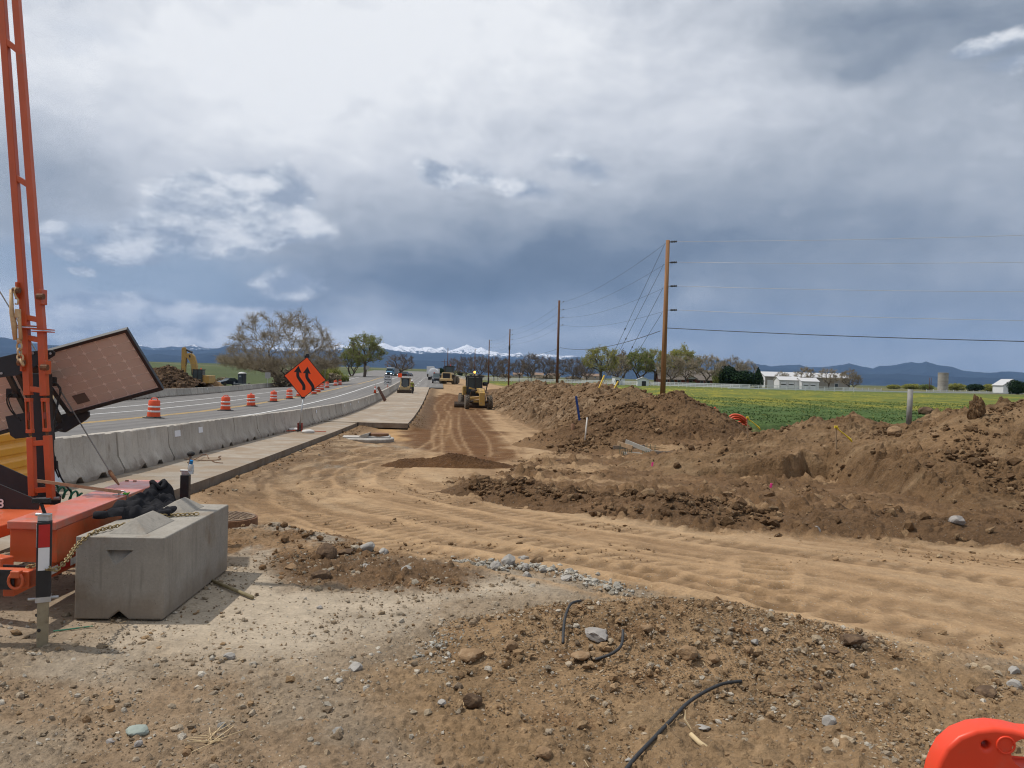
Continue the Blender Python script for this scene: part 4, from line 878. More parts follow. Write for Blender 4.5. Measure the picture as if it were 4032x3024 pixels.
def links(mb, path, pitch=.030, w=.012, r=.0042):
    pts = [Vector(p) for p in path]; seg = [(b - a).length for a, b in zip(pts[:-1], pts[1:])]; tot = sum(seg); n = int(tot / pitch)
    for i in range(n):
        d = (i + .5) * pitch; k = 0
        while k < len(seg) - 1 and d > seg[k]: d -= seg[k]; k += 1
        t = (pts[k + 1] - pts[k]).normalized(); c = pts[k] + t * d
        s = t.cross(Vector((0, 0, 1))); s = s.normalized() if s.length > .1 else Vector((1, 0, 0)); u = s.cross(t); s = (s + u).normalized() if i % 2 else (s - u).normalized()
        h = pitch * .66; ring = [c + t * h * math.cos(a) * (1 if abs(math.cos(a)) < .9 else .98) + s * w * math.sin(a) for a in [2 * math.pi * q / 10 for q in range(10)]]
        mb.tube(ring, r, 5, closed=True)
    return mb
# ------------------------------------------------------------------ concrete block
def build_block():
    o0 = Vector((-2.88, 5.92, .012)); rz = R(2.5); hw, hh, ln = .325, .615, 1.54
    V = [(-hw, 0), (-.075, 0), (0, .062), (.075, 0), (hw, 0), (hw, hh), (-hw, hh)]
    A, B, C = (-.10, .515), (.095, .515), (-.035, .405)
    vs = [(x, 0, z) for x, z in V] + [(x, ln, z) for x, z in V] + [(A[0], 0, A[1]), (B[0], 0, B[1]), (C[0], 0, C[1]), (A[0] + .01, .055, A[1]), (B[0] - .01, .055, B[1])]
    fs = [(6, 14, 15, 5), (0, 1, 2, 16, 14, 6), (5, 15, 16, 2, 3, 4), (14, 17, 18, 15), (17, 16, 18), (14, 16, 17), (15, 18, 16), (13, 12, 11, 10, 9, 8, 7)]
    fs += [(i, i + 7, (i + 1) % 7 + 7, (i + 1) % 7) for i in range(7)]
    mb = MB().add(vs, fs)
    for y0, y1 in ((.10, .70), (.92, 1.42)):
        mb.add([(-.15, y0, hh - .002), (.15, y0, hh - .002), (.15, y1, hh - .002), (-.15, y1, hh - .002), (0, y0 + .16, hh + .10), (0, y1 - .10, hh + .10)], [(0, 3, 2, 1), (0, 1, 4), (1, 2, 5, 4), (2, 3, 5), (3, 0, 4, 5)])
    mt = concrete_mat('block_concrete', (.305, .280, .240), scale=2.2, dirt=(.20, .145, .095), damt=.16)
    o = mb.build('concrete_block', mt, bevel=.012); o.location = o0; o.rotation_euler = (0, 0, rz)
    tag(o, 'heavy grey concrete block with V notch in its base, beside orange trailer', 'concrete block')
    return o
build_block()
# ------------------------------------------------------------------ trailer with mast and solar panels
def build_trailer():
    T = thing('signal_trailer', 'orange trailer with tall ladder mast, solar panels and long lidded box', 'trailer', (-3.9, 7.0, 0))
    YM = 7.4
    def rail(a, b, w=.062, mat=M_orange, name='mast_rail', Y=YM, ext=1.0):
        p, q = at(*a, Y), at(*b, Y); q = p + (q - p) * ext
        return wb(MB().bar(p, q, w, w, (0, 1, 0)), name, mat, T, bevel=.006)
    # mast: two rails in two lengths, rungs, flanges
    rail((112, 1556), (101, 1290)); rail((176, 1558), (165, 1303)); rail((101, 1286), (8, 0), ext=1.25); rail((165, 1299), (65, 0), ext=1.25)
    for a, b in (((20, 158), (82, 209)), ((66, 700), (121, 734)), ((108, 1250), (163, 1262)), ((112, 1330), (169, 1341)), ((118, 1531), (173, 1537))):
        wb(MB().bar(at(*a, YM), at(*b, YM), .05, .05, (0, 1, 0)), 'mast_rung', M_orange, T, bevel=.005)
    for u, v in ((107, 1288), (168, 1302)):
        c = at(u, v, YM); wb(MB().box(c + Vector((.004, 0, .010)), (.15, .12, .010)).box(c + Vector((.004, 0, -.010)), (.15, .12, .010)), 'mast_flange', M_orange, T)
    for u, v0, v1 in ((76, 1112, 1180), (170, 1140, 1200), (95, 1395, 1462), (186, 1420, 1474)):
        a, b = at(u, v0, YM - .02), at(u, v1, YM - .02); ear = wb(MB().bar(a, b, .022, .10, (0, 1, 0)), 'mast_ear', M_orange, T, bevel=.006)
        wb(MB().cyl((a + b) / 2 + Vector((-.02, -.06, 0)), (a + b) / 2 + Vector((.04, -.06, 0)), .028, n=10), 'shackle_pin', M_rust, ear)
    for a, b in (((113, 1566), (119, 1706)), ((177, 1566), (185, 1700))):
        p, q = at(*a, YM), at(*b, YM); d = (q - p).normalized(); mb = MB(); o_ = Vector((.021, 0, 0))
        mb.bar(p - o_ + d * .02, q - o_ - d * .02, .013, .045, (0, 1, 0)); mb.bar(p + o_ + d * .02, q + o_ - d * .02, .013, .045, (0, 1, 0))
        mb.box(p + d * .02, (.058, .05, .035)); mb.box(q - d * .02, (.058, .05, .035)); t = wb(mb, 'turnbuckle', M_orange, T, bevel=.004)
        wb(MB().cyl(p - d * .03, p + d * .13, .013, n=8).cyl(q + d * .03, q - d * .12, .013, n=8), 'threaded_rod', M_rust, t)
    for a, b in (((122, 1722), (130, 1953)), ((187, 1714), (201, 1964))):
        rail(a, b, .06, name='lower_rail')
    for a, b in (((126, 1746), (184, 1742)), ((132, 1932), (196, 1926))): wb(MB().bar(at(*a, YM), at(*b, YM), .05, .045, (0, 1, 0)), 'lower_rung', M_orange, T, bevel=.005)
    wb(MB().cyl(at(100, 1965, YM), at(235, 1962, YM), .016, n=10), 'pivot_pin', M_steel, T)
    # black post, plates, gussets
    wb(MB().bar(at(163, 1470, 7.62), at(176, 1985, 7.62), .145, .12, (0, 1, 0)), 'post', M_black, T, bevel=.008)
    def plate(pts, Y, th, name, mat=M_black):
        P = [at(u, v, Y) for u, v in pts]; n = len(P); o_ = Vector((0, th, 0))
        return wb(MB().add(P + [p + o_ for p in P], [tuple(range(n)), tuple(range(2 * n - 1, n - 1, -1))] + [(i, i + n, (i + 1) % n + n, (i + 1) % n) for i in range(n)]), name, mat, T, bevel=.003)
    pl_ = plate([(-60, 1420), (60, 1392), (150, 1380), (205, 1378), (217, 1388), (215, 1400), (195, 1412), (150, 1438), (70, 1478), (-60, 1494)], 7.56, .012, 'bracket_plate')
    for u, v in ((129, 1391), (198, 1392), (5, 1470)): wb(MB().cyl(at(u, v, 7.545), at(u, v, 7.56), .012, n=8), 'bolt', M_steel, pl_)
    plate([(180, 1650), (330, 1607), (349, 1622), (350, 1640), (335, 1655), (255, 1703), (220, 1697), (180, 1690)], 8.32, .03, 'lower_bracket')
    plate([(20, 1640), (110, 1622), (112, 1722), (60, 1728), (40, 1715)], 8.0, .03, 'lower_bracket')
    plate([(-80, 1800), (0, 1829), (120, 1883), (222, 1935), (240, 1955), (236, 1982), (215, 1992), (0, 1945), (-80, 1930)], 7.52, .014, 'gusset_plate')
    g2_ = plate([(-80, 1870), (0, 1907), (72, 1937), (133, 1962), (156, 1984), (150, 2006), (60, 2034), (-80, 2060)], 6.98, .014, 'gusset_plate')
    t8 = link('number', text_mesh('8', .105, M_tapew, .001, .002), T); t8.location = at(3, 1984, 6.972) - T.location; t8.rotation_euler = (R(90), 0, 0)
    # solar panels seen from behind: frame, backing, one mesh per cell
    M_back = pmat('panel_backing', (.84, .76, .70), .55, var=.06, scale=2); M_cell = pmat('panel_cell', (.60, .515, .455), .42, var=.08, scale=2.5); M_frame = pmat('panel_frame', (.022, .022, .024), .45, var=.15)
    def panel(TR, TL, BR, yt, yb):
        tr, tl, br = at(*TR, yt), at(*TL, yt - .02), at(*BR, yb); e1, e2 = tl - tr, br - tr; L1, L2 = e1.length, e2.length; a1 = e1.normalized(); nn = e1.cross(e2).normalized(); a2 = nn.cross(a1) if nn.cross(a1).dot(e2) > 0 else -nn.cross(a1)
        if nn.y > 0: nn = -nn                     # towards the camera
        rot = Matrix((a1, a2, nn)).transposed().to_4x4()
        P = bpy.data.objects.new('solar_panel', MB().box((L1 / 2, L2 / 2, .0), (L1 - .02, L2 - .02, .010)).mesh('solar_panel', M_back)); COL.objects.link(P); P.parent = T
        P.matrix_local = Matrix.Translation(tr - T.location) @ rot
        f = .034
        for c, d in (((L1 / 2, f / 2, .004), (L1, f, .05)), ((L1 / 2, L2 - f / 2, .004), (L1, f, .05)), ((f / 2, L2 / 2, .004), (f, L2 - 2 * f, .05)), ((L1 - f / 2, L2 / 2, .004), (f, L2 - 2 * f, .05))):
            MB().box(c, d).build('frame_bar', M_frame, P, bevel=.003)
        nc, nr = 6, 7; cw, ch = (L1 - .09) / nc, (L2 - .09) / nr; k = .015; g = .0075
        w, h = cw - g, ch - g
        me = MB().prism([(k, 0), (w - k, 0), (w, k), (w, h - k), (w - k, h), (k, h), (0, h - k), (0, k)], 0, .003, 'z').mesh('cell', M_cell)
        for i in range(nc):
            for j in range(nr): link('cell', me, P, (.045 + i * cw + g / 2, .045 + j * ch + g / 2, .0055))
        return P, L1, L2
    P1, L1, L2 = panel((501, 1291), (105, 1400), (603, 1539), 7.85, 8.30)
    MB().box((.80, L2 * .80, .012), (.13, .11, .006)).build('rating_plate', pmat('grey_sticker', (.12, .10, .09), .6), P1)
    panel((62, 1411), (-340, 1522), (155, 1655), 7.85, 8.30)
    for a, b in (((28, 1466), (122, 1655)), ((128, 1436), (240, 1660)), ((70, 1470), (165, 1668))):
        wb(MB().bar(at(*a, 7.72), at(*b, 8.14), .05, .03, (0, 1, 0)), 'support_bar', M_black, T)
    for u, v in ((196, 1502), (52, 1548)):
        wb(MB().box(at(u, v, 7.9), (.12, .05, .09)), 'junction_box', M_rubber, T, bevel=.008)
    def wire(pts, r, name='wire', mat=M_rubber, n=6):
        P = smooth_path([tuple(at(*p)) for p in pts], 6); return wb(MB().tube(P, r, n), name, mat, T, smooth=True)
    wire([(205, 1506, 7.88), (228, 1515, 7.85), (236, 1545, 7.85), (226, 1590, 7.85), (216, 1660, 7.8), (210, 1740, 7.75), (214, 1800, 7.7), (240, 1880, 7.75), (278, 1935, 7.8)], .008)
    wire([(212, 1508, 7.88), (238, 1530, 7.86), (230, 1580, 7.86), (218, 1640, 7.8), (204, 1700, 7.75), (202, 1760, 7.7), (212, 1830, 7.7), (232, 1880, 7.7)], .008)
    wire([(45, 1548, 7.88), (30, 1560, 7.86), (28, 1585, 7.86), (45, 1620, 7.86), (82, 1657, 7.86)], .007)
    wire([(50, 1552, 7.88), (34, 1572, 7.85), (50, 1616, 7.85), (82, 1657, 7.85)], .006)
    for u, v in ((208, 1700), (214, 1798), (221, 1815)): wb(MB().cyl(at(u, v, 7.70), at(u + 3, v + 32, 7.70), .016, n=8), 'connector', M_rubber, T)
    for a, b in (((205, 1680), (236, 1650)), ((200, 1695), (236, 1662)), ((214, 1700), (245, 1690))): wb(MB().cyl(at(*a, 8.1), at(*b, 8.2), .008, n=6), 'strut', M_black, T)
    # stay cable with hook
    wb(MB().tube([at(-260, 724, 8.6), at(434, 1859, 7.62)], .0065, 6), 'stay_cable', pmat('steel_cable', (.16, .15, .14), .6, .5), T)
    wb(MB().tube([at(430, 1852, 7.62), at(436, 1862, 7.62), at(452, 1886, 7.6), at(468, 1909, 7.58)], [.016, .02, .017, .008], 8), 'cable_tensioner', M_rust, T)
    # box with lid
    FR, BR_, BL_, FL = (-3.40, 6.0), (-3.60, 8.32), (-3.99, 8.32), (-3.765, 6.0)
    def poly(pts, z0, z1, name, mat, grow=0.0, **kw):
        c = Vector((sum(p[0] for p in pts) / 4, sum(p[1] for p in pts) / 4)); P = [c + (Vector(p) - c) * (1 + grow) for p in pts]
        return wb(MB().add([(p.x, p.y, z0) for p in P] + [(p.x, p.y, z1) for p in P], [(3, 2, 1, 0), (4, 5, 6, 7)] + [(i, (i + 1) % 4, (i + 1) % 4 + 4, i + 4) for i in range(4)]), name, mat, T, **kw)
    poly([FR, BR_, BL_, FL], .395, .648, 'box_body', M_orange, -.02, bevel=.006); lid = poly([FR, BR_, BL_, FL], .650, .712, 'box_lid', M_lid, 0.012, bevel=.008)
    for f_ in (.1, .9): wb(MB().box(Vector((-3.95 + .10 * f_, 8.22, .715)), (.03, .02, .012)), 'hinge', M_rust, lid)
    c = at(482, 1946, 7.35); hs = wb(MB().tube([c + Vector((.035 * math.cos(a), 0, .030 * math.sin(a))) for a in [math.pi * q / 8 for q in range(9)]], .008, 6).box(c + Vector((-.02, 0, -.006)), (.12, .05, .012)).box(c + Vector((.045, -.01, -.05)), (.02, .03, .1)), 'hasp', M_steel, T)
    wb(MB().tube([c + Vector((.01, -.01, .01)), c + Vector((.05, -.015, .005)), c + Vector((.075, -.01, .02))], [.008, .012, .004], 6), 'green_tag', pmat('green_ribbon', (.10, .42, .04), .6), hs)
    # chassis
    wb(MB().bar((-3.44, 5.5, .34), (-3.63, 8.7, .34), .075, .11), 'chassis_rail', M_orange, T, bevel=.006); wb(MB().bar((-4.6, 5.55, .34), (-4.8, 8.7, .34), .075, .11), 'chassis_rail', M_orange, T, bevel=.006)
    wb(MB().bar((-6.5, 5.37, .455), (-3.19, 5.37, .455), .10, .11), 'outrigger_beam', M_orange, T, bevel=.008)
    wb(MB().bar((-6.4, 6.6, .50), (-3.62, 5.78, .44), .10, .10), 'diagonal_beam', M_orange, T, bevel=.008)
    poly([(-3.98, 6.15), (-4.0, 7.25), (-6.6, 7.25), (-6.6, 6.15)], .52, .62, 'deck', M_orange, bevel=.008)
    wb(MB().box((-3.36, 5.44, .455), (.16, .012, .13)).box((-3.36, 5.305, .455), (.16, .012, .13)), 'beam_bracket', M_black, T)
    for z_ in (.415, .495): wb(MB().cyl((-3.39, 5.285, z_), (-3.39, 5.30, z_), .014, n=8), 'bolt', M_steel, T)
    c = at(62, 2288, 5.29); ring = [c + Vector((.048 * math.cos(a), 0, .052 * math.sin(a))) for a in [2 * math.pi * q / 16 for q in range(16)]]
    wb(MB().tube(ring, .011, 6, closed=True), 'tie_ring', M_orange, T, smooth=True); wb(MB().box(c + Vector((0, .005, .045)), (.065, .045, .05)), 'ring_lug', M_orange, T, bevel=.008)
    for k in range(4):
        a, b = .25 + k * .12, .25 + (k + 1) * .12; p = Vector((-3.44, 5.5, .34)); q = Vector((-3.63, 8.7, .34)); o_ = Vector((.040, 0, .0)); wb(MB().bar(p + (q - p) * (a * .5) + o_, p + (q - p) * (b * .5) + o_, .004, .055), 'reflective_tape', (M_tapew, M_red)[k % 2], T)
    # front jack with taped sleeve
    J = wb(MB().box((-3.11, 5.35, .59), (.088, .088, .51), (0, 0, R(28))), 'front_jack', M_black, T, bevel=.005)
    rot = Matrix.Rotation(R(28), 3, 'Z')
    for nrm, tx, seq in (((0, -1, 0), (1, 0, 0), (M_red, M_tapew)), ((-1, 0, 0), (0, 1, 0), (M_tapew, M_red))):
        for zc, mt in ((.752, seq[0]), (.598, seq[1])):
            n_ = rot @ Vector(nrm); c = Vector((-3.11, 5.35, zc)) + n_ * .0455; d = (.066, .002, .152) if nrm[1] else (.002, .066, .152)
            wb(MB().box(c, d, (0, 0, R(28))), 'reflective_tape', mt, J)
    wb(MB().box((-3.11, 5.35, .17), (.068, .068, .42), (0, 0, R(28))), 'jack_leg', pmat('zinc_tube', (.33, .29, .20), .5, .45, var=.3, scale=10, dirt=(.2, .15, .1), dirt_amt=.2), J, bevel=.004)
    wb(MB().box((-3.11, 5.35, .325), (.092, .092, .035), (0, 0, R(28))), 'jack_collar', M_galv, J); wb(MB().cyl((-3.19, 5.31, .325), (-3.03, 5.39, .325), .011, n=8), 'locking_pin', M_steel, J)
    wb(MB().cyl((-3.11, 5.305, .12), (-3.11, 5.309, .12), .012, n=8).cyl((-3.13, 5.312, .22), (-3.13, 5.316, .22), .012, n=8), 'pin_hole', M_black, J)
    wb(MB().box((-3.11, 5.35, .87), (.075, .05, .05)).cyl((-3.16, 5.33, .89), (-3.06, 5.33, .89), .012, n=8), 'gear_head', M_galv, J, bevel=.005)
    wb(MB().cyl((-3.11, 5.35, .89), (-3.125, 5.33, .965), .012, n=8).bar((-3.175, 5.31, .985), (-3.07, 5.345, .985), .032, .032), 'crank_handle', M_rubber, J, bevel=.008)
    # rear jack
    K = wb(MB().box((-3.50, 8.62, .36), (.09, .09, .76), (0, 0, R(8))), 'rear_jack', M_black, T, bevel=.005); wb(MB().box((-3.50, 8.62, -.1), (.07, .07, .3)), 'jack_leg', M_galv, K)
    wb(MB().box((-3.50, 8.62, .765), (.07, .06, .05)).cyl((-3.55, 8.6, .785), (-3.45, 8.6, .785), .013, n=8), 'gear_head', M_galv, K, bevel=.004)
    wb(MB().cyl((-3.47, 8.62, .80), (-3.44, 8.60, .955), .011, n=8), 'crank_rod', M_oldwood, K); wb(MB().lathe([(.02, 0), (.04, .012), (.042, .035), (.02, .05)], (-3.44, 8.60, .945), 10), 'crank_knob', M_rubber, K, smooth=True)
    # coiled hose
    h0, h1 = at(215, 1930, 7.85), at(318, 1962, 7.85); hp = []
    for q in range(60):
        t = q / 59; a = t * 2 * math.pi * 4; p = h0 + (h1 - h0) * t; hp.append(p + Vector((.012 * math.cos(a), .035 * math.sin(a), .05 * math.cos(a))))
    wb(MB().tube(hp, .011, 6), 'coiled_hose', M_green, T, smooth=True)
    return T
build_trailer()
# chain binder hanging on the mast, chain over the block, lath, jacket
b_ = thing('chain_binder', 'tan lever chain binder hanging on the left mast rail', 'chain binder', at(62, 1340, 7.3))
wb(MB().tube([at(44, 1140, 7.3), at(46, 1230, 7.3), at(56, 1280, 7.3), at(60, 1338, 7.3)], [.014, .02, .026, .018], 8), 'lever', M_tan, b_, smooth=True)
wb(MB().tube([at(74, 1226, 7.3), at(78, 1280, 7.3), at(82, 1338, 7.3)], [.018, .015, .018], 8), 'clamp_arm', M_tan, b_, smooth=True); wb(MB().box(at(70, 1234, 7.3), (.05, .03, .08)), 'clamp_head', M_tan, b_, bevel=.008)
wb(MB().tube([at(64, 1130, 7.3), at(56, 1150, 7.3), at(62, 1168, 7.3), at(72, 1180, 7.3), at(70, 1198, 7.3), at(60, 1196, 7.3)], .009, 6), 'hook', M_tan, b_, smooth=True)
wb(MB().lathe([(.012, 0), (.022, .012), (.022, .035), (.012, .05)], at(76, 1352, 7.3), 10), 'swivel', M_tan, b_, smooth=True); wb(links(MB(), [at(76, 1352, 7.3), at(77, 1400, 7.28), at(88, 1432, 7.25), at(92, 1450, 7.25)], .055, .024, .009), 'chain', M_tan, b_, smooth=True)
mb = links(MB(), smooth_path([tuple(at(*p)) for p in ((105, 2232, 5.42), (160, 2226, 5.36), (215, 2244, 5.30), (262, 2205, 5.45), (310, 2140, 5.78))] + [(-3.10, 6.03, .648), (-3.02, 6.3, .65), (-2.98, 6.6, .66), (-2.86, 6.75, .645), (-2.66, 6.85, .645)], 4), .036, .0145, .0052)
tag(mb.build('chain', M_zinc, smooth=True), 'yellow zinc chain running from trailer frame over the concrete block', 'chain')
tag(MB().bar(at(146, 1893, 7.32), at(478, 1938, 7.32), .008, .028).build('wooden_lath', M_wood), 'thin tan lath leaning from mast foot to the box lid', 'lath')
def build_jacket():
    mt = pmat('black_fleece', (.020, .020, .023), .95, var=.3, scale=20, bump=.003, bscale=140, spec=.15)
    nx, ny = 120, 170; gx, gy = np.meshgrid(np.linspace(-3.60, -2.62, nx), np.linspace(6.05, 7.62, ny)); x = gx.ravel(); y = gy.ravel()
    sup = np.where(x < -3.43 - .09 * (y - 6) * .9, .715, .632); sup = np.where((x > -3.43 - .08 * (y - 6)) & (x < -3.19), .66, sup)
    caps = [((-3.31, 6.48), (-3.20, 6.72), .060, .055), ((-3.24, 6.68), (-3.09, 6.80), .085, .075), ((-3.10, 6.80), (-2.93, 6.77), .065, .060), ((-3.32, 6.92), (-3.12, 7.02), .11, .085), ((-3.12, 7.0), (-2.94, 6.92), .065, .060), ((-3.32, 7.18), (-3.14, 7.28), .10, .095), ((-3.14, 7.25), (-2.99, 7.12), .065, .065),
            ((-3.38, 7.46), (-3.25, 7.56), .085, .13), ((-3.34, 7.0), (-3.33, 7.45), .075, .09)]
    wx = x + (fbm(x * 6, y * 6, 701, 2) - .5) * .07; wy = y + (fbm(x * 6 + 5, y * 6, 703, 2) - .5) * .07; h = np.zeros_like(x)
    for (ax, ay), (bx, by), w, hh in caps:
        dx, dy = bx - ax, by - ay; t = np.clip(((wx - ax) * dx + (wy - ay) * dy) / (dx * dx + dy * dy), 0, 1); d = np.hypot(wx - ax - t * dx, wy - ay - t * dy) / w
        fold = .86 + .22 * np.sin(t * 11 + fbm(x * 7, y * 7, 705, 2) * 7); h = np.maximum(h, hh * np.sqrt(np.clip(1 - d * d, 0, 1)) * fold)
    ridge = 1 - np.abs(2 * fbm(x * 9, y * 7, 707, 2) - 1); h = h * (.70 + .45 * ridge ** 2)
    z = sup + h; q = np.arange(nx * ny).reshape(ny, nx); F = np.column_stack([q[:-1, :-1].ravel(), q[:-1, 1:].ravel(), q[1:, 1:].ravel(), q[1:, :-1].ravel()]); F = F[(h[F] > .004).any(1)]
    u = np.unique(F); mp = np.full(len(x), -1); mp[u] = np.arange(len(u)); V = np.column_stack([x, y, z])[u] - np.array([-3.15, 6.75, .64])
    o = link('jacket', mesh_np('jacket', V, mp[F], mt, True)); o.location = (-3.15, 6.75, .64); tag(o, 'crumpled black jacket lying across the box edge and concrete block', 'jacket')
    cu = MB().tube([(-3.31 + .06 * math.cos(a), 7.52 + .05 * math.sin(a), .79 + .03 * math.sin(a * 2)) for a in [6.283 * k / 14 for k in range(14)]], .022, 7, closed=True); cu.v = [(v[0] + 3.15, v[1] - 6.75, v[2] - .64) for v in cu.v]; cu.build('collar', mt, o, smooth=True)
    for (ax, ay, az) in ((-3.31, 6.47, .68), (-2.92, 6.77, .655)): c = MB().lathe([(.052, 0), (.058, .02), (.052, .05)], (ax + 3.15, ay - 6.75, az - .66), 12); c.build('cuff', mt, o, smooth=True)
build_jacket()
bt = thing('water_bottle', 'small clear bottle with blue cap at the rear jack', 'bottle', (-3.42, 8.56, .76)); wb(MB().lathe([(.028, 0), (.032, .03), (.03, .09), (.013, .11)], (-3.42, 8.56, .76), 10), 'bottle_body', pmat('clear_plastic', (.75, .80, .82), .15, var=.05, trans=.6), bt, smooth=True); wb(MB().cyl((-3.42, 8.56, .868), (-3.41, 8.55, .905), .018, n=10), 'cap', pmat('blue_plastic', (.01, .22, .55), .4), bt)
a, b = gp(822, 2290), gp(995, 2362); tag(MB().tube([a + Vector((0, 0, .02)), b + Vector((0, 0, .02))], .016, 8).build('wooden_pole', pmat('stained_stick', (.26, .21, .11), .8, var=.3, scale=14), smooth=True), 'stained stick lying on the ground against the concrete block', 'stick')
a, b = gp(210, 2492), gp(365, 2472); tag(MB().tube([a + Vector((0, 0, .012)), b + Vector((0, 0, .012))], .006, 6).build('green_rod', M_green), 'thin green rod on the ground by the front jack', 'rod')
# ------------------------------------------------------------------ yellow water-filled barrier
def build_yellow():
    T = thing('plastic_barrier', 'yellow ribbed plastic barrier at the head of the near barrier row', 'barrier', (road_x(0, 11.6), 11.6, float(zr(11.6))), math.atan(.09))
    mt = pmat('amber_plastic', (.66, .30, .012), .42, var=.10, scale=2, dirt=(.38, .2, .05), dirt_amt=.1); prof = []
    for k in range(5):
        z0 = .04 + k * .205; w = .29 - k * .024; prof += [(w, z0), (w, z0 + .10), (w - .05, z0 + .14), (w - .05, z0 + .19)]
    prof.append((.12, 1.08)); poly = prof + [(-a, b) for a, b in reversed(prof)]
    MB().prism(poly, -1.0, .93, 'y').build('barrier_body', mt, T, bevel=.012)
    for y in (-.7, .1, .6):
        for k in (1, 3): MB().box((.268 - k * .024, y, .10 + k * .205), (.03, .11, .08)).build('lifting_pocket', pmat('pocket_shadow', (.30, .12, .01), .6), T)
build_yellow()
# ------------------------------------------------------------------ red barricade in the corner
def build_barricade():
    Y = 1.55; c = at(4200, 2900, Y); T = thing('plastic_barricade', 'bright red plastic barricade with handle slot in the bottom right corner', 'barricade', (c.x + .018, Y, -.013), R(-7))
    mt = pmat('red_plastic', (.78, .060, .020), .45, var=.08, scale=5, spec=.4, dirt=(.66, .10, .05), dirt_amt=.18)
    P = lambda u, v: ((at(u, v, Y).x - c.x), at(u, v, Y).z)
    right = [(-x, z) for x, z in [P(3642, 3050), P(3664, 2965), P(3690, 2912), P(3735, 2868), P(3795, 2840), P(3860, 2829), P(3925, 2834), P(4040, 2866)]][::-1]
    w = -P(3610, 3300)[0]; left = [(-w, .05), (-w, .9)] + [P(u, v) for u, v in ((3640, 3060), (3652, 3000), (3666, 2960), (3690, 2912), (3735, 2868), (3795, 2840), (3860, 2829), (3925, 2834), (4040, 2860))]
    left = [(x + .010, z - .010) for x, z in left]; w = w - .010
    outline = left + [(-x, z) for x, z in reversed(left)]
    hx, hz = P(3846, 2903); hole = [(hx + .0160 * math.cos(a), hz + .0160 * math.sin(a)) for a in [2 * math.pi * k / 14 for k in range(14)]]
    s0 = P(3935, 2925); sw = -s0[0]; rad = .030; slot = []
    for sx, a0 in ((-1, 90), (1, -90)):
        for k in range(9):
            a = R(a0 + 180 * k / 8); slot.append((sx * (sw - rad) + rad * math.cos(a), s0[1] + .0 + rad * math.sin(a)))
    me = curve_mesh('top_panel', [outline, hole, slot], .020, .008, mat=mt, res=4); me.polygons.foreach_set('use_smooth', [True] * len(me.polygons))
    o = link('top_panel', me, T); o.rotation_euler = (R(90), 0, 0)
    z1 = P(3680, 2958)[1]
    MB().prism([(-.030, z1 - .03), (-.052, z1 - .055), (-.052, .45), (-.030, .42)], -w + .03, w - .03, 'x').build('raised_panel', mt, T, bevel=.012)
    for sx in (-1, 1): MB().box((sx * (w - .05), .0, .2), (.09, .06, .4)).build('leg', mt, T, bevel=.01)
    ox, oz = P(3916, 2897); MB().tube([(ox + .016 * math.cos(a), -.0285, oz + .016 * math.sin(a)) for a in [6.2832 * k / 20 for k in range(20)]], .0022, 6, closed=True).build('moulded_ring', mt, T, smooth=True)
build_barricade()
# ------------------------------------------------------------------ traffic control
M_drum = pmat('drum_orange', (.74, .085, .020), .45, var=.10, scale=5, dirt=(.35, .08, .04), dirt_amt=.08); M_sheet = pmat('white_sheeting', (.80, .78, .76), .4, var=.08, scale=6, dirt=(.5, .42, .38), dirt_amt=.1)
def make_drum():
    T = thing('traffic_drum', 'drum', 'drum', group='traffic drums along the yellow line')
    MB().prism([(.46 * math.cos(R(45 * k + 22.5)), .46 * math.sin(R(45 * k + 22.5))) for k in range(8)], 0, .035, 'z').lathe([(.34, .03), (.30, .09)], n=16).build('rubber_base', M_rubber, T)
    MB().lathe([(.285, .07), (.275, .30), (.262, .30), (.258, .40), (.268, .40), (.262, .53), (.25, .53), (.247, .63), (.256, .63), (.245, .86), (.22, .90), (.05, .905)], n=24).build('drum_body', M_drum, T, angle=40)
    for z0 in (.302, .532): MB().lathe([(.2665 - (z0 - .3) * .05, z0 - .002), (.262 - (z0 - .3) * .05, z0 + .10)], n=24).build('white_band', M_sheet, T, smooth=True)
    MB().tube([(-.15, 0, .89), (-.12, 0, .985), (-.06, 0, 1.005), (.06, 0, 1.005), (.12, 0, .985), (.15, 0, .89)], .022, 8).build('handle', M_drum, T, smooth=True)
    return T
DR = [(605, 1634, 42, 'nearest traffic drum, beside the solar panel corner'), (888, 1602, 55, 'second traffic drum from the solar panel'), (989, 1588, 63.5, 'third traffic drum from the solar panel'), (1077, 1577, 74, 'fourth traffic drum from the solar panel'),
      (1140, 1566, 82, 'traffic drum just left of the orange diamond sign'), (1178, 1559, 90, 'traffic drum peeking out below the left edge of the diamond sign'), (1236, 1551, 98, 'traffic drum partly hidden by lower right edge of the diamond sign'), (1252, 1546, 106, 'second traffic drum to the right of the diamond sign edge'), (1266, 1536, 116, 'third traffic drum to the right of the diamond sign edge'),
      (1288, 1527, 128, 'fourth traffic drum to the right of the diamond sign edge'), (1321, 1519, 142, 'traffic drum right of the diamond sign tip, left of a close pair'), (1339, 1514, 150, 'traffic drum right of the diamond sign tip, right of a close pair'), (1320, 1489, 205, 'leftmost of three far traffic drums on the crest'), (1330, 1488, 208, 'middle of three far traffic drums on the crest'), (1342, 1488, 208, 'rightmost of three far traffic drums on the crest')]
drum = make_drum()
for i, (u, v, Y, lb) in enumerate(DR):
    p = at(u, v, Y); p.z = float(zs(sof(p.x, Y), Y)); o = drum if i == 0 else dup(drum, p); o.location = p; o.rotation_euler = (.03 * math.sin(i * 2.3), .03 * math.cos(i * 1.7), i * .8); o.scale = (1.16, 1.16, 1.06); o['label'] = lb
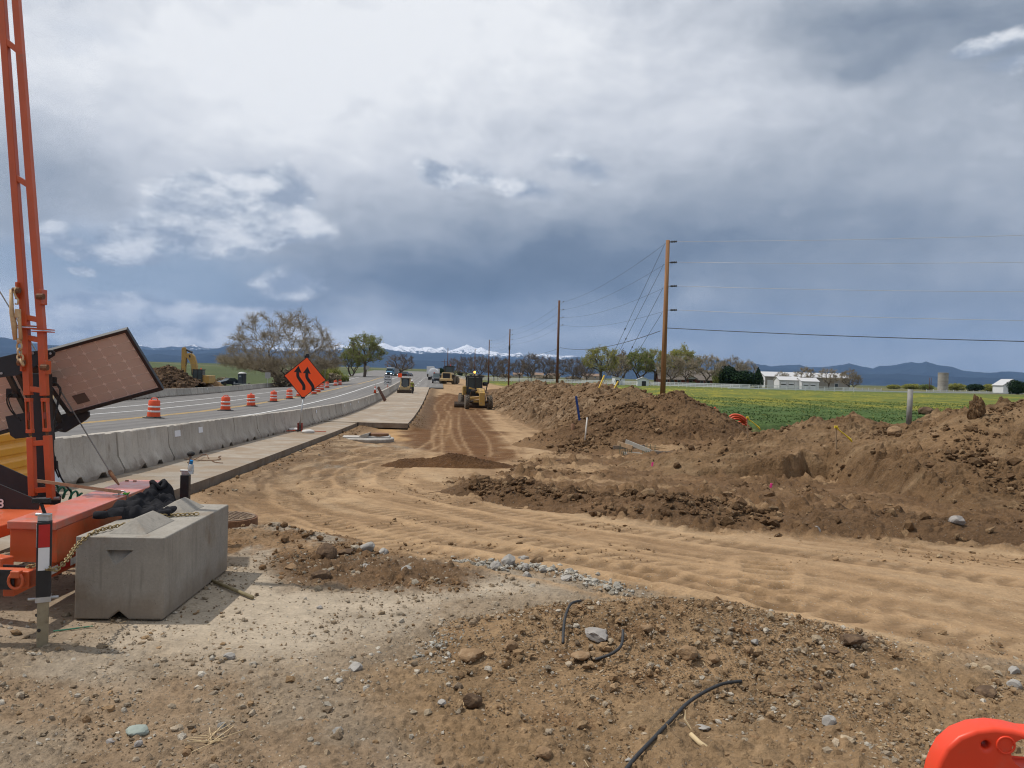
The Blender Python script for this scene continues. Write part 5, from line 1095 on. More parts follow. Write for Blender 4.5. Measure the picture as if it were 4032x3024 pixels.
# diamond lane-shift sign on a spring stand
def build_sign():
    b = at(1181, 1703, 32.6); b.z = float(zr(32.6)) + .002; T = thing('warning_sign', 'orange diamond sign with two black curved arrows on a spring stand', 'sign', b)
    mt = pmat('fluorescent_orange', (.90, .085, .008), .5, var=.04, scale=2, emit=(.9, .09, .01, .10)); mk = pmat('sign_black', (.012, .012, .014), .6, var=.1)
    c = at(1201, 1487.5, 32.5) - b; tilt = R(-4.5)
    def face(loops, ext, dy, mat, name):
        me = curve_mesh(name, loops, ext, 0, mat); o = link(name, me, T); o.location = c + Vector((0, dy, 0)); o.rotation_euler = (R(90), 0, 0)
        for v in me.vertices:
            x, y = v.co.x, v.co.y; v.co.x, v.co.y = x * math.cos(tilt) - y * math.sin(tilt), x * math.sin(tilt) + y * math.cos(tilt)
        return o
    def dia(r, k=.06):
        out = []
        for q in range(4):
            a = R(90 * q); x, y = math.cos(a), math.sin(a); tx, ty = -y, x
            out += [(x * (r - k) - tx * k, y * (r - k) - ty * k), (x * r - tx * k * .3, y * r - ty * k * .3), (x * r + tx * k * .3, y * r + ty * k * .3), (x * (r - k) + tx * k, y * (r - k) + ty * k)]
        return out
    face([dia(.86)], .003, 0, mt, 'sign_face'); face([dia(.862), dia(.825)], .002, -.006, mk, 'black_border')
    def arrow(ox):
        cl = [(.17, -.50), (.165, -.36), (.10, -.24), (-.06, -.06), (-.12, .03), (-.14, .14), (-.14, .20)]; cl = smooth_path(cl, 6); w = .062; L, Rr = [], []
        for i, p in enumerate(cl):
            q0, q1 = cl[max(i - 1, 0)], cl[min(i + 1, len(cl) - 1)]; dx, dy = q1[0] - q0[0], q1[1] - q0[1]; l = math.hypot(dx, dy); L.append((p[0] - dy / l * w + ox, p[1] + dx / l * w)); Rr.append((p[0] + dy / l * w + ox, p[1] - dx / l * w))
        return L + [(-.31 + ox, .17), (-.14 + ox, .46), (.02 + ox, .17)] + Rr[::-1]
    face([arrow(-.17)], .002, -.006, mk, 'arrow'); face([arrow(.20)], .002, -.006, mk, 'arrow')
    top = c + Vector((.06, .02, .84)); bot = c + Vector((-.065, .02, -.84))
    MB().box(top + Vector((0, 0, .02)), (.20, .05, .10)).box(top + Vector((.02, 0, .10)), (.13, .05, .06)).build('top_bracket', M_black, T); MB().box(bot + Vector((0, -.03, .03)), (.16, .03, .07)).build('bottom_bracket', mk, T)
    MB().tube([Vector((0, 0, .30)), bot], .028, 8).build('sign_post', M_galv, T, smooth=True)
    MB().box((-.075, 0, .20), (.055, .10, .36)).box((.075, 0, .20), (.055, .10, .36)).build('spring_mount', pmat('dark_red_steel', (.22, .03, .02), .6, var=.2), T, bevel=.01); MB().box((0, 0, .06), (.32, .2, .05)).box((0, .0, .24), (.05, .05, .4)).build('stand_base', M_black, T)
    mo = pmat('orange_leg', (.55, .09, .03), .6, var=.2)
    for e in ((-1.05, -.12, .02), (1.02, .22, .03), (.52, -.55, .02), (-.5, .55, .03)): MB().bar((0, 0, .07), e, .04, .03).build('stand_leg', mo, T)
    return T
build_sign()
def bag(u, v, Y, sx, label):
    V, F = ICO3; V = V.copy(); n = fbm(V[:, 0] * 2.3 + 4, V[:, 1] * 2.3 + V[:, 2], int(u), 4); V = V * (.82 + .36 * n)[:, None] * np.array([sx, .17, .10]); V[:, 2] = np.maximum(V[:, 2], -.05)
    o = link('sandbag', mesh_np('sandbag', V, F, pmat('sandbag_cloth', (.62, .60, .57), .9, var=.1, bump=.004, bscale=50), True)); p = at(u, v, Y); p.z = float(zr(Y)) + .055; o.location = p; o.rotation_euler = (0, 0, .3); tag(o, label, 'sandbag', 'sandbags on the sign stand')
bag(1156, 1692, 33.2, .25, 'white sandbag behind the diamond sign stand, by the barrier'); bag(1212, 1712, 32.0, .25, 'white sandbag in front right of the diamond sign stand')
for u, v, w, lb in ((1105, 1722, .55, 'left'), (1137, 1724, .48, 'right')):
    p = gp(u, v); p.z = float(zr(p.y)) + .006; mb = MB(); mb.box((0, 0, .01), (w, .16, .012)).box((-w / 2, 0, .06), (.01, .16, .10)).box((0, .08, .06), (w, .01, .10))
    o = mb.build('metal_channel', pmat('pale_green_steel', (.36, .38, .30), .5, .3, var=.2)); o.location = p; o.rotation_euler = (0, 0, R(-12 if lb == 'left' else 5)); tag(o, lb + ' of two pale steel channel offcuts below the sign stand', 'metal channel', 'steel offcuts on the slab')
def wires_on_slab():
    for i, pts in enumerate(([(726, 1808), (790, 1813), (850, 1812), (868, 1806), (860, 1800), (870, 1796)], [(738, 1822), (775, 1814), (796, 1800), (812, 1798), (822, 1806)], [(835, 1815), (850, 1821), (878, 1824)])):
        P = []
        for u, v in pts:
            d = ray(u, v); t = 15.0
            for _ in range(60):
                p = d * t; t *= 1 + (p[2] + EYE - float(zr(p[1])) - .015) / 12
            P.append(tuple(p[:2]) + (float(zr(p[1])) + .02 + (.05 if 0 < pts.index((u, v)) < len(pts) - 1 and i == 1 else 0),))
        tag(MB().tube(smooth_path(P, 5), .010, 6).build('rusty_wire', M_rust, smooth=True), ('longest hooked rusty wire on the slab by the barrier', 'bent rusty wire looping up off the slab', 'short straight rusty wire on the slab')[i], 'wire', 'rusty wires on the slab')
wires_on_slab()
def build_cone():
    Y = 80.0; p = Vector((road_x(0, Y), Y, float(zr(Y)) + .816)); T = thing('traffic_cone', 'orange traffic cone standing on the near barrier row', 'cone', p)
    MB().box((0, 0, .015), (.36, .36, .03)).build('base', M_rubber, T); MB().lathe([(.14, .03), (.035, .70), (.03, .72)], n=16).build('cone_body', M_drum, T, smooth=True); MB().lathe([(.092, .36), (.070, .50)], n=16).build('white_band', M_sheet, T, smooth=True); MB().cyl((0, 0, .7), (0, 0, .95), .02).build('pole', M_steel, T)
build_cone()
for k, (dy, ang, lb) in enumerate(((0, .50, 'nearer of two dark planks leaning on the near barrier row'), (.45, .36, 'farther of two dark planks leaning on the near barrier row'))):
    Y = 80.5 + dy * 2; x = road_x(.42, Y); z = float(zr(Y)); o = MB().bar((.55, 0, 0), (-.22, .6, 1.35), .07, .28).build('plank', pmat('dark_red_plank', (.085, .035, .022), .8, var=.3, scale=6), bevel=.008); o.location = (x, Y, z + .06); o.rotation_euler = (0, 0, k * .2); tag(o, lb, 'plank', 'planks leaning on the barrier')
def build_pass_sign():
    Y = 99.0; p = Vector((road_x(0, Y), Y, float(zr(Y)) + .815)); T = thing('road_sign', 'white sign reading PASS WITH CARE standing on the near barrier row', 'sign', p)
    MB().box((0, 0, 1.0), (.93, .02, 1.16)).build('sign_face', pmat('sign_white', (.74, .74, .73), .5, var=.05), T); mk = pmat('sign_black', (.012, .012, .014), .6)
    for c, d in (((0, -.013, 1.555), (.93, .006, .035)), ((0, -.013, .445), (.93, .006, .035)), ((-.45, -.013, 1.0), (.03, .006, 1.08)), ((.45, -.013, 1.0), (.03, .006, 1.08))): MB().box(c, d).build('border', mk, T)
    for i, t in enumerate(('PASS', 'WITH', 'CARE')):
        o = link('lettering', text_mesh(t, .31, mk, .003, .012), T); o.location = (0, -.016, 1.34 - i * .34); o.rotation_euler = (R(90), 0, 0)
    MB().cyl((0, 0, .02), (0, 0, .45), .03).build('post', M_orange, T); MB().bar((-.3, -.1, .01), (0, 0, .22), .03).bar((.3, -.1, .01), (0, 0, .22), .03).build('stand_leg', M_orange, T); MB().box((0, 0, 1.6), (.2, .04, .06)).build('top_bracket', M_black, T)
build_pass_sign()
def flat_sign(u, v0, v1, Y, w, mat, name, label, zb, diamond=False, post=M_galv):
    p = at(u, v1, Y); top = at(u, v0, Y); T = thing(name, label, 'sign', (p.x, Y, zb)); h = top.z - p.z; zc = (top.z + p.z) / 2 - zb
    (MB().box((0, 0, zc), (w, .02, w), (0, R(45), 0)) if diamond else MB().box((0, 0, zc), (w, .02, h))).build('sign_face', mat, T); MB().cyl((0, .03, 0), (0, .03, zc + h * .3), .035, n=8).build('post', post, T)
flat_sign(1575, 1470, 1486, 180, .85, MATS['fluorescent_orange'], 'warning_sign', 'small far orange sign behind the skid steer loader', float(zr(180)))
M_signback = pmat('sign_back_grey', (.36, .35, .33), .6, var=.12)
flat_sign(1054, 1466, 1490, 140, .95, M_signback, 'road_sign', 'grey back of a road sign left of the diamond sign', -1.2); flat_sign(1280, 1432, 1452, 165, 1.1, M_signback, 'road_sign', 'grey octagonal sign back among yellow green shrubs', -1.2); flat_sign(1447, 1440, 1455, 215, 1.0, M_signback, 'road_sign', 'grey sign back in front of the leafing cottonwood', -.6)
# ------------------------------------------------------------------ machines
M_cat = pmat('machine_yellow', (.47, .285, .060), .5, var=.18, scale=2.2, dirt=(.30, .21, .115), dirt_amt=.38); M_catl = pmat('machine_cream', (.60, .43, .20), .5, var=.12, scale=2, dirt=(.35, .26, .15), dirt_amt=.25)
M_glass = pmat('cab_glass', (.05, .07, .075), .08, var=.1, spec=.6); M_tyre = pmat('dusty_tyre', (.085, .072, .058), .9, var=.3, scale=4, dirt=(.22, .17, .115), dirt_amt=.4); M_blade = pmat('worn_blade', (.055, .036, .024), .55, .3, var=.3, scale=3, dirt=(.17, .11, .06), dirt_amt=.2)
M_beacon = pmat('amber_beacon', (.9, .45, .05), .3, emit=(1.0, .50, .05, 4.0)); M_redl = pmat('red_lamp', (.6, .03, .02), .3, emit=(.9, .05, .03, .4)); M_hub = pmat('hub_yellow', (.45, .28, .07), .6, var=.2, dirt=(.25, .18, .1), dirt_amt=.3)
def wheel(parent, c, r, w, lug=0, axis='x', hub=M_hub):
    t = MB(); pr = [(r * .55, -w / 2), (r * .92, -w / 2), (r, -w * .36), (r, w * .36), (r * .92, w / 2), (r * .55, w / 2)]; t.lathe(pr, c, 24, 'x')
    if lug:
        for k in range(lug):
            a = 2 * math.pi * k / lug
            for sx in (-1, 1): t.box((c[0] + sx * w * .22, c[1] + math.cos(a + sx * .09) * r * 1.0, c[2] + math.sin(a + sx * .09) * r * 1.0), (w * .46, r * .10, r * .09), (a + sx * .09, 0, sx * .5))
    o = t.build('tyre', M_tyre, parent, angle=35); MB().lathe([(r * .56, -w * .30), (r * .5, -w * .18), (r * .16, -w * .18), (r * .14, -w * .34), (r * .14, w * .34), (r * .16, w * .18), (r * .5, w * .18), (r * .56, w * .30)], c, 18, 'x').build('rim', hub, o, angle=35); return o
def build_grader():
    Y = 78.0; p = at(1884, 1612, Y); T = thing('motor_grader', 'yellow motor grader facing the camera on the graded strip, amber beacon lit', 'grader', (p.x, Y, float(Dl(Y)) + .01), R(9))
    for sx in (-1, 1): wheel(T, (sx * 1.12, .2, .68), .68, .40, 18)
    for y in (5.6, 7.1):
        for sx in (-1, 1): wheel(T, (sx * 1.12, y, .68), .68, .40, 16)
    MB().prism([(-.55, .48), (-.55, 1.75), (-.30, 1.98), (2.2, 2.02), (3.2, 1.75), (3.2, 1.45), (1.9, 1.62), (.0, 1.50), (-.05, .48)], .02, .50, 'x').build('front_frame', M_cat, T, bevel=.03)
    MB().prism([(-.68, .40), (-.68, 1.62), (-.56, 1.72), (-.56, .40)], -.01, .52, 'x').build('front_plate', M_cat, T, bevel=.015)
    MB().bar((-1.05, .2, .72), (1.05, .2, .72), .22, .26).bar((-.95, .1, 1.0), (.1, .05, 1.15), .16, .2).build('front_axle', M_cat, T, bevel=.02); MB().bar((-1.0, .05, .62), (1.0, .05, .62), .07).cyl((.55, -.1, .7), (.95, -.1, .85), .10, n=10).cyl((-.55, -.05, .78), (-.9, -.05, .7), .09, n=10).build('steering_gear', M_blade, T)
    MB().prism([(0, .02), (-.06, .18), (-.05, .36), (.04, .52), (.10, .62), (.14, .62), (.08, .5), (0, .36), (0, .18), (.05, .02)], -2.15, 1.75, 'x').build('blade', M_blade, T, loc=(0, 2.6, 0)).rotation_euler = (0, 0, R(-6))
    MB().lathe([(.78, 0), (.78, .12), (.55, .12), (.55, 0)], (.2, 2.8, .72), 24).build('circle_gear', M_blade, T); MB().cyl((-.75, 2.4, .9), (-.35, 2.2, 2.0), .07, n=8).cyl((.9, 2.4, .9), (.75, 2.2, 2.0), .07, n=8).cyl((-.5, 2.0, 1.75), (.2, 1.9, 1.85), .09, n=8).build('lift_cylinders', M_blade, T)
    MB().bar((-.95, 1.6, 1.2), (.3, 1.4, 1.1), .10).bar((-.2, 2.2, 1.9), (-.75, 2.2, 2.05), .2, .16).build('drawbar', M_cat, T)
    # cab: frame posts, roof, glass
    cx, cw, y0, y1, z0, z1 = -.05, 1.5, 3.3, 4.9, 1.45, 3.12
    for sx in (-1, 1):
        for y in (y0, y1): MB().bar((cx + sx * cw / 2, y, z0), (cx + sx * (cw / 2 - .04), y, z1), .10).build('cab_post', M_black, T)
    MB().bar((cx + .05, y0 - .1, z0 + .2), (cx + .05, y0 - .1, z1), .10).bar((cx + .42, y0, z0), (cx + .42, y0, z1), .06).build('cab_post', M_black, T)
    MB().prism([(cx - cw / 2 + .02, z0 + .1), (cx + cw / 2 - .02, z0 + .1), (cx + cw / 2 - .05, z1 - .02), (cx - cw / 2 + .05, z1 - .02)], y0 + .02, y1, 'y').build('cab_glass', M_glass, T)
    MB().box((cx, (y0 + y1) / 2 - .05, z1 + .07), (cw + .24, y1 - y0 + .35, .14)).build('cab_roof', M_black, T, bevel=.03); MB().box((cx, y0 - .02, z0 - .05), (cw + .05, .10, .42)).build('cab_base', M_black, T)
    MB().prism([(-.35, z0 + .05), (.55, z0 + .05), (.30, z0 + .52), (-.15, z0 + .52)], y0 - .05, y0 - .02, 'y').build('dashboard', pmat('grey_console', (.16, .17, .17), .5), T)
    for dx in (-.42, .42): MB().tube([(cx + dx - .22, y0, z1 + .14), (cx + dx - .18, y0, z1 + .27), (cx + dx + .18, y0, z1 + .27), (cx + dx + .22, y0, z1 + .14)], .025, 6).box((cx + dx, y0 + .05, z1 + .18), (.2, .1, .1)).build('work_lights', M_black, T)
    MB().cyl((cx + .05, 4.2, z1 + .12), (cx + .05, 4.2, z1 + .42), .03, n=8).build('beacon_stem', M_black, T); MB().lathe([(.07, 0), (.10, .03), (.10, .16), (.05, .22)], (cx + .05, 4.2, z1 + .40), 12).build('beacon', M_beacon, T, smooth=True)
    MB().box((-.05, 6.6, 1.75), (1.35, 3.4, 1.0)).build('engine_hood', M_cat, T, bevel=.06); MB().box((-.95, 5.2, 1.7), (.35, 1.2, .9)).build('side_tank', M_cat, T, bevel=.04)
    MB().bar((1.05, 3.0, 1.65), (1.30, 3.0, 2.95), .10).box((1.30, 2.95, 2.85), (.12, .10, .5)).bar((.55, 3.1, 1.6), (1.35, 2.9, 1.55), .08).build('mirror_arm', M_black, T); MB().lathe([(.22, -.2), (.25, 0), (.22, .2)], (1.02, 3.6, 2.45), 14).build('air_filter', M_black, T, smooth=True)
    MB().bar((1.15, 2.9, 1.5), (1.2, 2.9, .9), .06).box((1.45, 2.9, 1.15), (.3, .2, .12)).build('step', M_black, T)
build_grader()
def build_skid():
    Y = 104.0; p = at(1591, 1547, Y); T = thing('skid_steer', 'small yellow skid steer loader facing camera by the near barriers', 'loader', (p.x, Y, float(zr(Y)) + .004), R(-2))
    for y in (.9, 2.0):
        for sx in (-1, 1): wheel(T, (sx * .72, y, .40), .40, .30, 0)
    MB().prism([(-.93, .02), (.93, .02), (.93, .40), (-.93, .40)], -.05, .50, 'y').build('bucket', M_blade, T, bevel=.02); MB().box((0, -.07, .44), (1.86, .06, .06)).build('bucket_lip', pmat('worn_steel_edge', (.22, .18, .14), .5, .4), T)
    MB().prism([(-.62, .45), (.62, .45), (.62, .88), (.36, .88), (.22, .68), (-.22, .68), (-.36, .88), (-.62, .88)], .52, 2.3, 'y').build('body', M_catl, T, bevel=.02)
    for sx in (-1, 1): MB().bar((sx * .62, .75, .85), (sx * .60, .95, 1.92), .12, .14).build('cab_post', M_catl, T, bevel=.01); MB().bar((sx * .80, .45, .40), (sx * .78, 2.4, 1.35), .10, .18).build('lift_arm', M_catl, T)
    MB().box((0, 1.4, 1.40), (1.04, 1.1, 1.05)).build('cab_cage', M_black, T, bevel=.03); MB().prism([(-.34, .75), (.34, .75), (.40, 1.1), (.36, 1.70), (.22, 1.84), (-.22, 1.84), (-.36, 1.70), (-.40, 1.1)], .80, .84, 'y').build('windscreen', pmat('cab_glass_grey', (.10, .12, .13), .12, var=.3, scale=3), T); MB().box((0, 1.45, 1.97), (1.30, 1.35, .10)).build('cab_roof', pmat('dusty_roof', (.30, .27, .23), .7, var=.2), T, bevel=.02)
    MB().box((0, 2.5, .95), (1.2, .5, .9)).build('engine_cover', M_catl, T, bevel=.04); MB().cyl((.28, 1.3, 2.0), (.28, 1.3, 2.14), .06, n=8).build('roof_lamp', pmat('white_lamp', (.85, .85, .85), .3), T)
build_skid()
def build_worker():
    Y = 102.6; p = at(1624, 1548, Y); T = thing('person', 'worker in white hard hat, yellow green vest and dark trousers leaning on the skid steer', 'person', (p.x, Y, float(zr(Y)) + .004), R(28))
    J = {'pel': (0, 0, .93), 'wst': (-.03, -.02, 1.10), 'chs': (-.10, -.06, 1.32), 'nck': (-.13, -.09, 1.47), 'hd': (-.13, -.12, 1.57), 'hd2': (-.14, -.14, 1.68),
         'hl': (-.09, 0, .88), 'kl': (-.05, -.05, .48), 'al': (-.04, .05, .10), 'tl': (-.05, -.10, .04), 'hr': (.09, 0, .88), 'kr': (.14, -.04, .48), 'ar': (.06, .07, .10), 'tr': (.06, -.08, .04),
         'sl': (-.29, -.05, 1.38), 'el': (-.42, -.18, 1.22), 'wl': (-.52, -.34, 1.33), 'sr': (.09, -.06, 1.36), 'er': (.16, -.16, 1.10), 'wr': (.02, -.32, 1.12)}
    E = [('pel', 'wst'), ('wst', 'chs'), ('chs', 'nck'), ('nck', 'hd'), ('hd', 'hd2'), ('pel', 'hl'), ('hl', 'kl'), ('kl', 'al'), ('al', 'tl'), ('pel', 'hr'), ('hr', 'kr'), ('kr', 'ar'), ('ar', 'tr'), ('chs', 'sl'), ('sl', 'el'), ('el', 'wl'), ('chs', 'sr'), ('sr', 'er'), ('er', 'wr')]
    rad = dict(pel=.15, wst=.145, chs=.165, nck=.06, hd=.085, hd2=.075, hl=.10, kl=.07, al=.048, tl=.045, hr=.10, kr=.07, ar=.048, tr=.045, sl=.075, el=.055, wl=.038, sr=.075, er=.055, wr=.038)
    for sd, w in (('l', Vector(J['wl'])), ('r', Vector(J['wr']))):
        d = (w - Vector(J['e' + sd])).normalized(); side = d.cross(Vector((0, 0, 1))).normalized(); pm = w + d * .06; J['p' + sd] = tuple(pm); rad['p' + sd] = .034; E.append(('w' + sd, 'p' + sd))
        for k, (off, ln) in enumerate(((-.034, .07), (-.011, .082), (.012, .078), (.034, .062))):
            a, b = 'f%s%d' % (sd, k), 'g%s%d' % (sd, k); J[a] = tuple(pm + side * off + d * (.03 + ln * .45)); J[b] = tuple(pm + side * off + d * (.02 + ln) + Vector((0, 0, -.02))); rad[a] = .010; rad[b] = .008; E += [('p' + sd, a), (a, b)]
        t = 'h%s' % sd; J['t0' + sd] = tuple(w + side * .045 + d * .03); J['t1' + sd] = tuple(w + side * .06 + d * .065); rad['t0' + sd] = .011; rad['t1' + sd] = .009; E += [('w' + sd, 't0' + sd), ('t0' + sd, 't1' + sd)]
    K = list(J); me = bpy.data.meshes.new('body'); me.from_pydata([J[k] for k in K], [(K.index(a), K.index(b)) for a, b in E], []); me.update()
    o = link('body', me); o.modifiers.new('skin', 'SKIN'); o.modifiers.new('sub', 'SUBSURF').levels = 1
    for i, k in enumerate(K): me.skin_vertices[0].data[i].radius = (rad[k], rad[k]); me.skin_vertices[0].data[i].use_root = (k == 'pel')
    dg = bpy.context.evaluated_depsgraph_get(); dg.update(); m2 = bpy.data.meshes.new_from_object(o.evaluated_get(dg)); bpy.data.objects.remove(o)
    cols = [pmat('dark_trousers', (.022, .024, .03), .9), pmat('hi_vis_vest', (.28, .33, .035), .75, var=.12), pmat('dark_sleeve', (.16, .12, .075), .9), pmat('skin', (.42, .24, .16), .6), pmat('boot', (.05, .035, .025), .8)]
    m2.materials.clear()
    for c in cols: m2.materials.append(c)
    for f in m2.polygons:
        c = f.center; arm = c.x < -.33 or (c.y < -.13 and c.z < 1.3) or (c.x > .14 and c.z > 1.0)
        f.material_index = 4 if c.z < .12 else 0 if c.z < .90 else 3 if c.z > 1.46 or (arm and (c.x < -.50 or c.y < -.30)) else 2 if arm else 1; f.use_smooth = True
    link('body', m2, T)
    hx = Vector((-.135, -.135, 1.69)); MB().lathe([(.135, -.01), (.135, .0), (.115, .01), (.11, .05), (.08, .10), (.02, .12)], hx, 16).build('hard_hat', pmat('white_helmet', (.80, .80, .79), .35), T, smooth=True)
    MB().box(hx + Vector((0, -.105, -.085)), (.03, .03, .05), taper=.5).build('nose', cols[3], T)
    for sx in (-1, 1): MB().box(hx + Vector((sx * .035, -.082, -.045)), (.022, .012, .010)).build('eye', M_rubber, T); MB().box(hx + Vector((sx * .086, 0, -.07)), (.015, .03, .05)).build('ear', cols[3], T)
    MB().box(hx + Vector((0, -.086, -.13)), (.045, .012, .010)).build('mouth', pmat('lip', (.3, .12, .09), .6), T)
build_worker()
def build_loader():
    Y = 150.0; p = at(1757, 1512, Y); T = thing('wheel_loader', 'yellow wheel loader seen from behind, dark radiator grille, on far end of strip', 'loader', (p.x, Y, float(H(p.x, Y)) + .02), R(-6))
    for sx in (-1, 1): wheel(T, (sx * 1.15, 1.2, .80), .80, .62, 14); wheel(T, (sx * 1.15, 4.6, .80), .80, .62, 14)
    MB().prism([(-.85, .75), (.85, .75), (.95, 1.05), (.95, 1.9), (.80, 2.18), (-.80, 2.18), (-.95, 1.9), (-.95, 1.05)], 0, 2.6, 'y').build('engine_body', M_catl, T, bevel=.05); MB().box((0, -.03, 1.55), (1.35, .06, 1.0)).build('radiator_grille', M_black, T); MB().box((0, -.1, .85), (2.4, .5, .45)).build('counterweight', M_catl, T, bevel=.08)
    for k in range(7): MB().box((0, -.07, 1.15 + k * .13), (1.3, .02, .03)).build('grille_bar', M_rubber, T)
    MB().box((0, 3.2, 2.75), (1.45, 1.5, 1.25)).build('cab', M_glass, T, bevel=.05); MB().box((0, 3.2, 3.42), (1.7, 1.8, .14)).build('cab_roof', M_black, T, bevel=.03)
    for sx in (-1, 1):
        for y in (2.45, 3.95): MB().bar((sx * .74, y, 2.1), (sx * .74, y, 3.4), .10).build('cab_post', M_black, T)
        MB().box((sx * 1.22, 1.3, 1.68), (.62, 1.7, .14)).build('fender', M_black, T, bevel=.03)
    MB().cyl((.1, 3.2, 3.5), (.1, 3.2, 3.72), .05, n=8).build('beacon', M_redl, T); MB().bar((-.85, 2.3, 2.2), (-.85, 2.3, 3.6), .07).box((-.98, 2.4, 3.1), (.2, .1, .4)).build('mirror', M_black, T); MB().cyl((-.4, 1.2, 2.18), (-.4, 1.2, 2.9), .07, n=8).build('exhaust', M_black, T)
    MB().bar((-1.35, 5.2, .9), (-1.2, 5.9, .6), .2, .4).bar((1.35, 5.2, .9), (1.2, 5.9, .6), .2, .4).box((0, 6.1, .7), (2.8, .8, .9)).build('front_bucket', M_blade, T)
build_loader()
def build_excavator():
    Y = 115.0; b = at(795, 1516, Y); zb = float(H(b.x, Y)); T = thing('excavator', 'yellow tracked excavator with raised boom beside the dark soil heap', 'excavator', (b.x, Y, zb))
    L = T.location; A = lambda u, v, dy=0.0: at(u, v, Y) + Vector((0, dy, 0)) - L
    def slabpoly(pts, y0, y1, name, mat, bv=.04):
        P = [A(u, v) for u, v in pts]; n = len(P); return MB().add([p + Vector((0, y0, 0)) for p in P] + [p + Vector((0, y1, 0)) for p in P], [tuple(range(n)), tuple(range(2 * n - 1, n - 1, -1))] + [(i, i + n, (i + 1) % n + n, (i + 1) % n) for i in range(n)]).build(name, mat, T, bevel=bv)
    for y in (-1.2, 1.2):
        MB().prism([(-2.2, .25), (-1.9, .02), (1.9, .02), (2.2, .25), (2.2, .6), (1.9, .85), (-1.9, .85), (-2.2, .6)], y - .3, y + .3, 'y').build('track', M_blade, T, bevel=.03)
        for k in range(6): MB().cyl((-1.6 + k * .64, y - .33, .35), (-1.6 + k * .64, y - .30, .35), .2, n=12).build('track_roller', M_rust, T)
    MB().cyl((0, 0, .85), (0, 0, 1.1), .8, n=18).build('slew_ring', M_black, T)
    MB().box((.72, .1, 1.62), (1.45, 2.5, 1.15)).build('house', M_cat, T, bevel=.08); MB().box((-.45, .75, 1.45), (.7, 1.0, .7)).build('front_deck', M_black, T)
    MB().box((-.15, -.75, 2.02), (1.35, 1.1, 1.85)).build('cab', M_glass, T, bevel=.06); MB().box((-.15, -.75, 2.98), (1.45, 1.2, .10)).build('cab_roof', M_black, T)
    for x in (-.80, -.15, .5): MB().bar((x, -1.31, 1.1), (x, -1.31, 2.95), .10).build('cab_post', M_black, T)
    MB().box((-.15, -1.32, 1.28), (1.4, .05, .45)).build('cab_door', pmat('cab_dark_green', (.02, .028, .03), .5), T); MB().cyl((.1, -.7, 3.03), (.1, -.7, 3.22), .06, n=8).build('beacon', M_redl, T)
    for x in (.72, .92, 1.12, 1.3): MB().box((x + .05, -1.16, 1.7), (.06, .02, .8)).build('vent_slat', M_hub, T)
    slabpoly([(757, 1488), (752, 1455), (745, 1425), (736, 1412), (729, 1408), (728, 1393), (738, 1390), (753, 1392), (762, 1402), (769, 1425), (776, 1470), (778, 1488)], .2, .75, 'boom', M_cat)
    slabpoly([(712, 1372), (718, 1367), (726, 1367), (729, 1385), (729, 1405), (726, 1468), (714, 1470), (711, 1440)], .22, .72, 'stick', M_cat)
    MB().tube([A(729, 1377, .45), A(752, 1388, .45)], [.12, .16], 10).build('arm_cylinder', M_black, T); MB().tube([A(712, 1418, .45), A(712, 1468, .45)], [.13, .16], 10).build('bucket_cylinder', M_blade, T); MB().tube([A(744, 1420, .9), A(748, 1478, .9)], [.09, .14], 10).build('boom_cylinder', M_black, T)
    slabpoly([(741, 1399), (747, 1398), (749, 1407), (743, 1408)], .19, .2, 'emblem', M_black, 0); MB().tube([A(733, 1405, .3), A(733, 1430, .3), A(728, 1440, .3)], .04, 6).build('hose', M_rubber, T); slabpoly([(712, 1470), (728, 1468), (730, 1490), (716, 1498), (706, 1488)], -.2, 1.1, 'bucket', M_blade)
    for x in (-.6, 0): MB().bar((x, .3, 1.5), (x, .3, 2.6), .05).build('handrail', M_black, T)
build_excavator()
